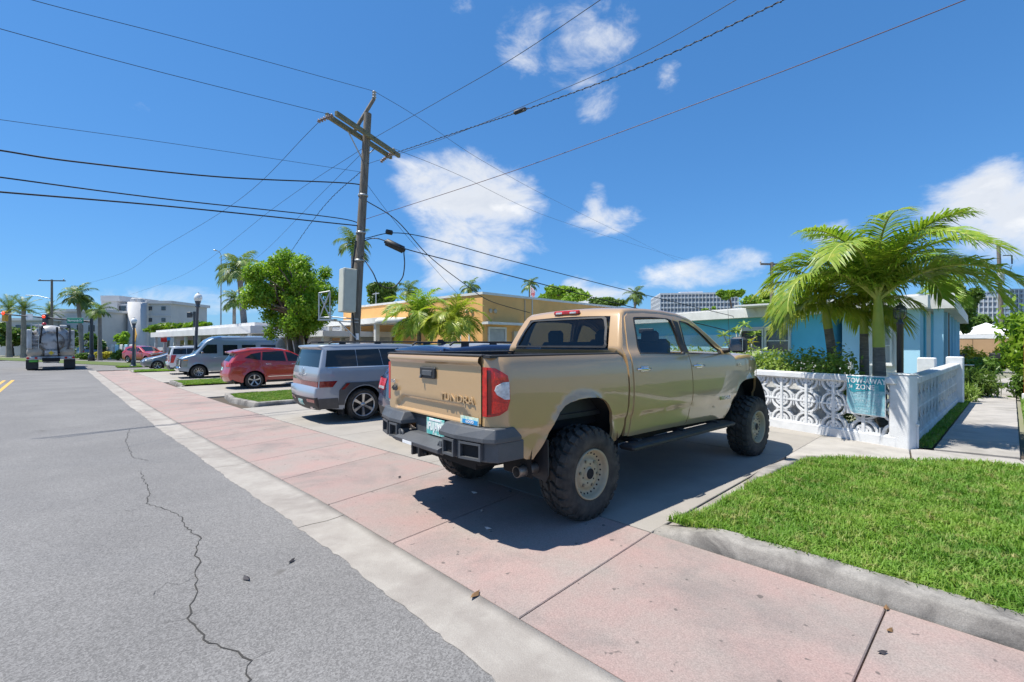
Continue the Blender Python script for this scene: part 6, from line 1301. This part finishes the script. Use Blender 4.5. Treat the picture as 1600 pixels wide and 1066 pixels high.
blk(apt,'gable_wall',221,229,471,YA,10,M_ROOFW); blk(apt,'flat_block',229,267,474,YA+.6,10,M_GREYW); blk(apt,'parapet',226,268,470,YA+.2,10.8,M_PALE_W,vb=474.5)
for v in (479,497): 
    for u0,u1 in ((229.5,237),(252,258)): w=blk(apt,'window',u0,u1,v,YA+.5,.2,M_WIN,vb=v+6)
for v in (492.5,508): blk(apt,'floor_band',229,267,v,YA+.45,.2,M_PALE_W,vb=v+1.2)
ap2=thing('apartment_block','pale flats hidden behind palms at the left edge','building',(-78,76,-.3)); 
for nm,u0,u1,vt,vb,m,dy in (('wall',0,72,500,556,M_PALE_W,0),('roof_band',-2,74,497,501,M_ROOFW,-.4),('wall',72,157,486,556,M_GREYW,2),('roof_band',71,158,483,487,M_PALE_W,1.7)): blk(ap2,nm,u0,u1,vt,76+dy,9,m,vb=vb)
for u in (8,24,40,56,80,100,120,138): w=blk(ap2,'window',u,u+9,508,75.9 if u<70 else 77.9,.2,M_WIN,vb=518); w=blk(ap2,'window',u,u+9,528,75.9 if u<70 else 77.9,.2,M_WIN,vb=538)
# low white roofed buildings behind the parked cars
wa=Vector((-17.2,30.5)); wdn=Vector((-.74,.67)).normalized()
lo=Local('low_building','long low building with broad white flat roof behind the grey van','building',wa,wdn,z=-.25)
lo.box('wall',.6,29,-9,-2.0,0,2.55,M_PALE_W); lo.box('roof_slab',0,30,-9.5,.0,2.55,3.05,M_ROOFW); lo.box('roof_top',.4,29.6,-9.1,-.4,3.05,3.3,M_ROOFW)
for x in (1,5,9,13,17,21,25,29): mb=MB(); mb.bevbox((x,-.3,1.27),(.22,.22,2.55),.02); mb.build('column',M_WTRIM,lo.t)
M_HEDG=mat('dull_green_panel',(.20,.24,.05),(.3,.3,.08),scale=3,rough=.9)
for x in (2,6,10,14,18,22): lo.box('planting_panel',x,x+3,-1.9,-1.6,1.0,2.2,M_HEDG)
lo.box('low_wall',0,29,-1.2,-1.0,0,1.0,M_PALE_W)
cp=Local('carport','small white carport with grey post behind the red crossover','carport',Vector((-9.6,24.5)),Vector((-.74,.67)).normalized(),z=-.25)
cp.box('roof_slab',0,6.5,-4,.4,2.25,2.55,M_ROOFW); cp.box('wall',.3,6.2,-4,-3.8,0,2.25,M_PALE_W)
for x in (.5,3.2,6): cp.box('post',x,x+.3,-.2,.1,0,2.25,M_GREYW)
cp.box('gate_panel',2.2,4.4,-3.79,-3.7,.5,1.9,M_WIN); cp.box('planter',3.6,4.4,-.6,-.1,1.55,1.9,M_AC)
# garden wall across the far street with panels
fw=thing('garden_wall','low grey wall with white and turquoise panels across the far street','wall',(0,0,0)); q0=D(128,556,62); q1=D(330,556,47); 
d=(q1-q0); L=d.length; rzw=math.atan2(d.y,d.x); fw.location=(q0.x,q0.y,-.3); fw.rotation_euler.z=rzw
mb=MB(); mb.box((L/2,0,.75),(L,.2,1.5)); mb.build('wall_face',M_GREYW,fw)
for k,(f,m) in enumerate(((.30,M_WTRIM),(.34,M_BLUEW),(.38,M_WTRIM),(.42,M_BLUEW),(.46,M_WTRIM))): mb=MB(); mb.bevbox((L*f,-.15,.95),(.75,.12,1.7),.05); mb.build('panel',m,fw)
# ------------------------------------------------------------------ vegetation
L_PALM=leafmat('palm_leaf',(.15,.28,.03),(.31,.42,.05),(.46,.46,.08),scale=2.2,trans=.32,rough=.4)
L_PALMY=leafmat('palm_leaf_yellow',(.22,.32,.03),(.42,.45,.06),(.55,.50,.10),scale=2.5,trans=.35,rough=.4)
L_ROYAL=leafmat('far_palm_leaf',(.07,.13,.035),(.13,.20,.05),(.20,.24,.08),scale=.8,trans=.25)
L_TREE=leafmat('tree_leaf',(.12,.24,.02),(.24,.38,.03),(.33,.43,.05),scale=.9,trans=.38); L_DARK=leafmat('dark_tree_leaf',(.055,.12,.018),(.12,.21,.03),(.20,.28,.05),scale=.6,trans=.3)
L_HEDGE=leafmat('hedge_leaf',(.17,.29,.04),(.31,.42,.07),(.46,.50,.18),scale=5,trans=.3); L_YEL=leafmat('croton_leaf',(.40,.36,.02),(.55,.45,.04),(.2,.3,.04),scale=6,trans=.3)
M_PTRUNK=mat('palm_trunk',(.20,.17,.15),(.13,.115,.105),scale=3,rough=.9,bump=.5,bscale=25,squash=(1,1,7),col3=(.29,.26,.23),scale3=9); M_CSH=mat('crownshaft',(.38,.42,.07),(.28,.36,.05),scale=4,rough=.5); M_BARK=mat('bark',(.17,.13,.10),(.11,.085,.065),scale=5,rough=.95,bump=.5,bscale=30); M_RACH=mat('frond_stalk',(.40,.42,.09),(.30,.36,.06),scale=4,rough=.5); M_PTL=mat('far_palm_trunk',(.28,.25,.22),(.2,.18,.16),scale=2,rough=.9)
def frond_mesh(name,L,e0,curl,nl,ll,lw,mats,seed,vee=.5,droop=.5,seg=3):
    """a feather frond growing along +x from the origin, arching over; mats = leaf, stalk"""
    r=random.Random(seed); mb=MB(); pts=[]; n=14; p=Vector((0,0,0)); tw=r.uniform(-.12,.12)
    for i in range(n+1):
        s=i/n; e=e0-curl*(s**1.25); pts.append((p.copy(),e)); p=p+Vector((math.cos(e),tw*s,math.sin(e)))*(L/n)
    mb.tube([q for q,_ in pts],[.022*L/1.8*(1-.85*i/n)+.003 for i in range(n+1)],5,1,False)
    for sd in (-1,1):
        for k in range(nl):
            s=.10+.90*(k+r.uniform(-.3,.3))/nl; s=max(.08,min(.995,s)); f=s*n; i=min(int(f),n-1); q=pts[i][0].lerp(pts[i+1][0],f-i); e=pts[i][1]+(pts[i+1][1]-pts[i][1])*(f-i)
            t=Vector((math.cos(e),0,math.sin(e))); nn=Vector((-math.sin(e),0,math.cos(e))); sv_=Vector((0,sd,0))
            l=ll*(.35+.65*math.sin(PI*min(1,.18+.80*s)))*r.uniform(.85,1.12); fw_=.35+.75*s; v=vee*r.uniform(.5,1.3)
            d=(sv_+t*fw_+nn*v).normalized(); w=(t-d*t.dot(d)).normalized()*lw*(.8+.4*r.random()); a=q; vs=[a-w*.35,a+w*.35]
            for j in range(1,seg+1):
                g=j/seg; c=a+d*l*g+Vector((0,0,-droop*l*g*g*(.8+.5*r.random()))); ww=w*(1-.15*g) if j<seg else w*.08; vs+=[c-ww*.5,c+ww*.5]
            mb.add(vs,[(2*j,2*j+1,2*j+3,2*j+2) for j in range(seg)],0,False)
    return mb.mesh(name,mats)
FLIB={}
def fronds(kind):
    if kind in FLIB: return FLIB[kind]
    K={'near':(L_PALM,2.25,68,.62,.031,.5,.45,3),'neary':(L_PALMY,1.5,46,.50,.034,.35,.6,3),'mid':(L_PALM,1.5,34,.5,.04,.55,.4,2),'midy':(L_PALMY,1.5,34,.5,.04,.55,.4,2),'far':(L_ROYAL,2.2,20,.75,.10,.15,.55,2),'date':(L_ROYAL,2.2,22,.55,.09,.35,.15,1)}[kind]
    out=[]
    for i,(e,c) in enumerate(((80,70),(66,95),(52,110),(36,112),(20,100),(4,80),(-14,60))):
        if kind=='date': c*=.62
        if kind=='near': c=c*1.15+8
        for s in range(2 if kind in('near','neary') else 1): out.append((e,frond_mesh('frond',K[1]*(.85+.15*math.sin(i)),math.radians(e),math.radians(c),K[2],K[3],K[4],[K[0],M_RACH],i*7+s,K[5],K[6],K[7])))
    FLIB[kind]=out; return out
def az(i,e,r,bias):
    a=i*2.39996+r.uniform(-.3,.3)
    if bias is not None and e<62:
        d=(a-bias+PI)%(2*PI)-PI   # fronds keep clear of the path side
        if abs(d)<.75: a=bias+(.75+abs(d)*.5)*(1 if d>=0 else -1)
    return a
def palm(label,base,crown,kind,scale,nf,rt,group=None,csh=.5,seed=0,emin=-20,bias=None,tm=None):
    """base and crown are points; the trunk bends between them"""
    r=random.Random(seed); base=Vector(base); crown=Vector(crown); t=thing('palm_tree',label,'palm tree',base,0,group); v=crown-base
    mb=MB(); n=10; pts=[]
    for i in range(n+1): f=i/n; pts.append(Vector((v.x*f**1.4,v.y*f**1.4,v.z*f)))
    mb.tube(pts,[rt*(1.25-.35*i/n) if i else rt*1.5 for i in range(n+1)],12); mb.build('trunk',tm or M_PTRUNK,t)
    d=(pts[-1]-pts[-2]).normalized()
    if csh:
        mb=MB(); mb.tube([pts[-1]-d*.02,pts[-1]+d*csh*.35,pts[-1]+d*csh],[rt*.95,rt*.92,rt*.5],12); mb.build('crownshaft',M_CSH,t)
    top=pts[-1]+d*csh*.9; lib=fronds(kind); lib=[q for q in lib if q[0]>=emin]
    for i in range(nf):
        e,me=lib[min(len(lib)-1,int((i+.5)/nf*len(lib)))]; o=link(bpy.data.objects.new('frond',me),t); o.location=top+Vector((0,0,-.10*csh*i/nf)); o.rotation_euler=(r.uniform(-.25,.25),r.uniform(-.1,.1),az(i,e,r,bias)); k=scale*r.uniform(.88,1.08); o.scale=(k,k,k)
    return t
def crown(name,clumps,n,size,m,parent,seed,shell=.55,asp=.55,flat=.35,kind=None,down=0):
    """leaf cards through ellipsoid clumps [(x,y,z,rx,ry,rz)]"""
    r=np.random.RandomState(seed); C=np.array(clumps,float); w=(C[:,3]*C[:,4]*C[:,5])**(2/3.); idx=r.choice(len(C),n,p=w/w.sum()); c=C[idx]
    d=r.randn(n,3); d/=np.linalg.norm(d,axis=1)[:,None]; rad=(shell+(1-shell)*r.rand(n))**.8*(1+.10*r.randn(n)); pos=c[:,:3]+d*c[:,3:]*rad[:,None]
    nrm=d+r.randn(n,3)*.75; nrm[:,2]+=flat; nrm/=np.linalg.norm(nrm,axis=1)[:,None]; a=np.cross(nrm,r.randn(n,3)); a[:,2]-=down; a/=np.linalg.norm(a,axis=1)[:,None]; b=np.cross(nrm,a)
    L=(size*(.6+.8*r.rand(n)))[:,None]; Wd=L*asp
    V=np.stack([pos-a*L*.5,pos+b*Wd*.5-nrm*L*.06,pos+a*L*.5,pos-b*Wd*.5-nrm*L*.06],1).reshape(-1,3); k=np.arange(n)[:,None]*4
    o=np_obj(name,V,k+np.array([0,1,2,3]),m,parent)
    if kind: o['kind']=kind
    return o
def limb(mb,a,b,r0,r1,bend=.15,seed=0,n=6):
    r=random.Random(seed); a=Vector(a);b=Vector(b); o=Vector((r.uniform(-1,1),r.uniform(-1,1),r.uniform(-.3,.3)))*bend*(b-a).length
    mb.tube([a.lerp(b,i/n)+o*math.sin(PI*i/n) for i in range(n+1)],[r0+(r1-r0)*i/n for i in range(n+1)],7)
def tree(label,u,v0,vt,u0,u1,vb,Y,n,size,m,seed,nclump=14,trunks=1,kindname='tree',bare=.5,group=None,shell=.5,rag=1.):
    """tree surveyed from its outline: trunk at u, crown between u0..u1 and vt..vb"""
    r=random.Random(seed); p=D(u,540,Y); p.z=zg(p.x,p.y); t=thing(kindname,label,'tree',p,0,group)
    a=D(u0,vt,Y)-p; b=D(u1,vb,Y)-p; cx,cz=(a.x+b.x)/2,(a.z+b.z)/2; rx,rz=abs(b.x-a.x)/2,abs(a.z-b.z)/2; ry=rx*.85; cl=[]
    for i in range(nclump):
        while 1:
            q=Vector((r.uniform(-1,1),r.uniform(-1,1),r.uniform(-1,1)))
            if .25<q.length<1: break
        k=r.uniform(.22,.40)*rag; q=q*(1-k*.8); cl.append((cx+q.x*rx,q.y*ry,cz+q.z*rz,rx*k,ry*k,rz*k*1.05))
    crown('crown',cl,n,size,m,t,seed,shell)
    mb=MB(); 
    for k in range(trunks):
        ang=2*PI*k/trunks+.4; b0=Vector((.15*math.cos(ang)*(trunks>1),.15*math.sin(ang)*(trunks>1),0)); b1=Vector((cx*.4+rx*.22*math.cos(ang)*(trunks>1),ry*.2*math.sin(ang)*(trunks>1),cz-rz*.35)); limb(mb,b0,b1,.035*rx+.06,.02*rx+.04,.08,seed+k)
        for j,c in enumerate(cl[k::trunks]): limb(mb,b1,Vector(c[:3]),.02*rx+.025,.012,.15,seed*3+j,5)
    mb.build('trunk',M_BARK,t); return t
def bush(label,p,rx,ry,rz,n,size,m,seed,cat='shrub',name='shrub',asp=.5,rz_=0,clump=7,down=0,group=None):
    r=random.Random(seed); t=thing(name,label,cat,p,rz_,group); cl=[(r.uniform(-.6,.6)*rx,r.uniform(-.6,.6)*ry,rz*r.uniform(.35,.75),rx*.45,ry*.45,rz*.42) for _ in range(clump)]
    crown('foliage',cl,n,size,m,t,seed,.3,asp,down=down); mb=MB()
    for c in cl[:6]: limb(mb,(c[0]*.2,c[1]*.2,0),c[:3],.02,.008,.1,seed,4)
    mb.build('stem',M_BARK,t); return t
def g0(x,y): return Vector((x,y,zg(x,y)))
# the three palms inside the fence
def pp_(ub,uc,vc,Y): a=D(ub,560,Y); b=D(uc,vc,Y); return (a.x,a.y,0),(b.x,b.y,b.z)
b_,c_=pp_(1375,1373,541,8.25); palm('tallest garden palm with grey trunk and yellow green crownshaft behind the tow sign',b_,c_,'near',1.02,24,.098,'garden palms behind the fence',1.0,3,emin=40,bias=-2.2)
b_,c_=pp_(1351,1350,520,8.9); palm('middle garden palm with thin trunk just left of the tallest',b_,c_,'neary',.85,9,.075,'garden palms behind the fence',.55,11,emin=15,bias=-2.2)
b_,c_=pp_(1311,1294,512,9.4); palm('leaning garden palm with drooping yellow fronds, leftmost of the three',b_,c_,'neary',1.0,11,.085,'garden palms behind the fence',.5,21,emin=0,bias=-2.2)
b_,c_=pp_(1478,1478,466,17.5); palm('dark leafed palm at the corner of the blue house roof',b_,c_,'mid',1.0,10,.10,None,.4,31,emin=-20)
# palms in front of the yellow building
b_,c_=pp_(655,655,512,19.6); b_=(b_[0],b_[1],-.2); palm('bushy palm in front of the yellow building, left one of the pair',b_,c_,'mid',1.2,24,.09,'palms before the yellow building',.45,41)
b_,c_=pp_(706,706,520,18.6); b_=(b_[0],b_[1],-.2); palm('bushy yellow green palm in front of the yellow building, right one of the pair',b_,c_,'midy',1.12,24,.09,'palms before the yellow building',.45,43)
# royal and coconut palms against the sky
for (u,vc,Y,sc_,nf,kind,rt,lab,sd) in [(375,432,34,1.0,13,'far',.2,'tall royal palm beside the slim street light',51),(366,476,46,.85,11,'far',.16,'smaller palm low behind the slim street light',52),(552,392,38,.98,12,'far',.19,'tall palm behind the cabinet of the main utility pole',53),
  (735,457,46,.72,9,'far',.15,'palm top peeping over the yellow building front',54),(828,452,52,.68,10,'far',.15,'palm behind the flag on the yellow building roof',55),(992,468,56,.85,12,'far',.15,'round headed palm just above the pickup roof',56),(638,463,40,.7,9,'far',.15,'palm fronds beside the round tree left of the cloud',57),
  (122,470,56,1.15,15,'far',.2,'large coconut palm above the green street sign',58),(156,492,52,.85,10,'far',.18,'short yellowish palm in front of the grey flats',59),(14,482,64,1.25,17,'date',.26,'date palm at the far left edge',60),(37,482,63,1.2,17,'date',.26,'date palm second from the left edge',61),(78,487,66,1.1,15,'date',.24,'date palm directly behind the tanker',62)]:
    p=D(u,545,Y); c=D(u,vc,Y); palm(lab,(p.x+(.5 if u in(375,122) else 0),p.y,zg(p.x,p.y)),(c.x,c.y,c.z-.3),kind,sc_,nf,rt,'palms in the distance',.9 if kind=='far' else .2,sd,tm=M_PTL)
# trees
tree('broad bright green leafy tree with several stems behind the red crossover',472,560,384,372,530,540,21.5,46000,.125,L_TREE,71,85,5,shell=.25,rag=.62)
tree('round green tree behind the yellow building left of the cloud',600,540,440,562,636,482,36,5000,.30,L_DARK,72,14)
tree('wide leafy tree behind the yellow building roof',880,540,444,836,926,480,48,6500,.40,L_TREE,73,18)
tree('small feathery tree over the blue house roof in front of the high rise',1140,540,441,1116,1162,470,34,1500,.30,L_TREE,74,8,rag=.8)
tree('dense green tree behind the blue house by the brown pole',1190,540,456,1150,1240,500,38,7000,.26,L_TREE,75,18)
tree('tree mass behind the tall garden palm',1270,540,470,1225,1330,520,34,6000,.30,L_DARK,76,16)
tree('small green treetop low above the blue house roof',1108,540,478,1096,1122,492,40,700,.24,L_TREE,77,6)
tree('leafy tree to the left of the tent below the white high rise',1520,540,478,1490,1552,540,48,6000,.36,L_DARK,78,16)
tree('leafy tree behind the tent to its right',1580,540,488,1552,1625,545,44,6000,.32,L_TREE,79,16)
tree('dense dark green tree between the blue house eave and the tent',1500,540,440,1462,1534,520,27,7000,.24,L_DARK,80,16)
tree('clipped green tree mass above the white roof at the left',262,540,504,226,312,522,70,4000,.5,L_TREE,81,14)
tree('low green tree right of the white globe lamp',312,540,500,290,330,516,66,1500,.5,L_TREE,82,8)
tree('bushy green tree beside the dark signal pole',132,550,520,112,168,560,58,3500,.4,L_DARK,83,12)
tree('yellow green shrubby tree in front of the round stair tower',188,545,512,176,206,548,62,1500,.4,L_TREE,84,8)
tree('leafy mass filling the gap behind the left flats',20,545,500,-30,70,548,72,5000,.5,L_DARK,85,14)
tree('bushy tree between the date palms and the pale flats',62,545,508,44,84,548,71,2500,.45,L_TREE,87,10)
tree('leafy tree before the flats right of the coconut palm',106,545,506,88,128,548,66,2500,.4,L_DARK,88,10)
tree('trees far behind the yellow building at right',945,540,462,915,985,486,60,2500,.45,L_DARK,86,10)
# hedge behind the front fence
hd=thing('hedge','clipped light green hedge behind the white fence','hedge',(0,0,0)); r=np.random.RandomState(5); hb=f0+Vector((.30,.15))+fd*1.25
cl=[]
for i in range(40):
    q=hb+fd*(i*.135)+Vector((.9,.43))*(.62+.2*math.sin(i*2.1)); cl.append((q.x+.25*(i%3-1)*.9,q.y+.25*(i%3-1)*.43,.78+.05*math.sin(i*1.7),.36,.36,.72))
crown('foliage',cl,24000,.08,L_HEDGE,hd,91,.62,.6)
mb=MB()
for c in cl[::3]: mb.tube([(c[0],c[1],0),(c[0],c[1],.9)],.02,5)
mb.build('stem',M_BARK,hd)
# frangipani in front of the house
pl_=thing('frangipani','pale branched frangipani with rosettes of long leaves behind the pickup mirror','shrub',D(1165,560,12.6).xy.to_3d()); p0=Vector(pl_.location)
heads=[(1131,524,12.6),(1163,507,12.8),(1172,535,12.4),(1180,522,12.7),(1150,516,13),(1166,548,12.4),(1143,534,12.9)]
mb=MB()
for i,h in enumerate(heads): limb(mb,(.05*i-.1,0,0.1),D(*h)-p0,.03,.018,.12,i,6)
mb.build('branch',M_GREYW,pl_)
for i,h in enumerate(heads):
    q=D(*h)-p0; mb=MB(); r=random.Random(i)
    for k in range(16):
        a=k*2.4; e=r.uniform(-.5,.9); d=Vector((math.cos(a)*math.cos(e),math.sin(a)*math.cos(e),math.sin(e))); s_=d.cross(Vector((0,0,1))).normalized()*.035; l=r.uniform(.18,.30)
        mb.add([q,q+d*l*.5+s_,q+d*l-Vector((0,0,.05)),q+d*l*.5-s_],[(0,1,2,3)])
    mb.build('leaf_rosette',L_YEL if i in(2,5) else L_HEDGE,pl_)['kind']='stuff'
# planting along the walkway
bush('large leafy shrub overhanging the walkway at the right edge',D(1618,560,13.8).xy.to_3d(),.75,.9,2.9,3600,.26,L_TREE,101,clump=16,asp=.33,down=.5)
bush('dark green shrub at the foot of the orange post',D(1606,560,13.6).xy.to_3d(),.5,.6,.9,1500,.16,L_DARK,102,asp=.4,down=.4)
bush('grassy dark clump inside the handrail by the walkway',D(1506,560,14.5).xy.to_3d(),.6,1.2,.85,2600,.22,L_DARK,103,asp=.16,down=.8)
bush('spiky yellow green clump beside the end of the side fence',D(1499,560,13.0).xy.to_3d(),.4,.4,.5,700,.26,L_HEDGE,104,asp=.1,down=.8)
bush('dark shrub further along the left of the walkway',D(1511,560,19).xy.to_3d(),1.0,1.0,1.0,1800,.2,L_DARK,105,asp=.3,down=.4)
bush('bright yellow croton shrub in front of the tan wall',D(1561,560,27).xy.to_3d(),.8,.6,1.5,1200,.26,L_YEL,106,asp=.35)
bush('small yellow croton left of the scooter',D(1522,560,27).xy.to_3d(),.7,.6,1.35,900,.24,L_YEL,107,asp=.35)
bush('green shrub right of the tan wall',D(1592,560,26).xy.to_3d(),.8,.8,1.6,1600,.24,L_TREE,108,asp=.4)
bush('low green planting behind the silver vehicle roof',g0(-6.6,27.2),3.2,.5,1.3,2600,.2,L_HEDGE,109,clump=16)
bush('yellow croton border at the foot of the far street sign',D(161,556,54),1.3,.6,.95,900,.28,L_YEL,110); bush('round green shrub beside the yellow border',D(186,556,52),.9,.7,1.1,900,.28,L_DARK,111); bush('low dark hedge across the far street',D(133,557,54.),1.2,.6,.8,700,.3,L_DARK,112)
for o in COL.objects:
    if o.get('category')=='shrub' and o.location.y>40: o.location.z=zg(o.location.x,o.location.y)
# verge across the far street
sheet('verge',lambda a,b:Vector((D(-60,557,60).x+a*27.9/31.8,D(-60,557,60).y-a*15.2/31.8+b,-.24)),[0,15,30,45,60],[-.2,1.2,3.5],M_TURF)
bh_=sheet('lawn',lambda a,b:Vector((4+a*.714-b*.436,9+a*.70+b*.9,.012)),[1.6,4,8,13],[-1,2,4,8],M_TURF)
# flag on the yellow building
fg=D(829,470,31); ft=thing('flagpole','small flag on a pole above the yellow building roof','flag',(fg.x,fg.y,0)); zt=D(828,446,31).z
mb=MB(); mb.tube([(0,0,3.6),(0,0,zt)],.025,6); mb.build('pole',M_WTRIM,ft)
M_FLAG=mat('flag_red_white',(.55,.05,.06),(.7,.68,.68),scale=9,rough=.8,lo=.45,hi=.52,squash=(.2,.2,3.5)); mb=MB(); n=6; vs=[]
for i in range(n+1): vs+=[(.03+.05*i,.03*math.sin(i*1.3),zt-.05-.10*i*.6),(.02+.035*i,.03*math.sin(i*1.3+.5),zt-.62-.06*i)]
mb.add(vs,[(2*i,2*i+1,2*i+3,2*i+2) for i in range(n)]); mb.build('flag_cloth',M_FLAG,ft)
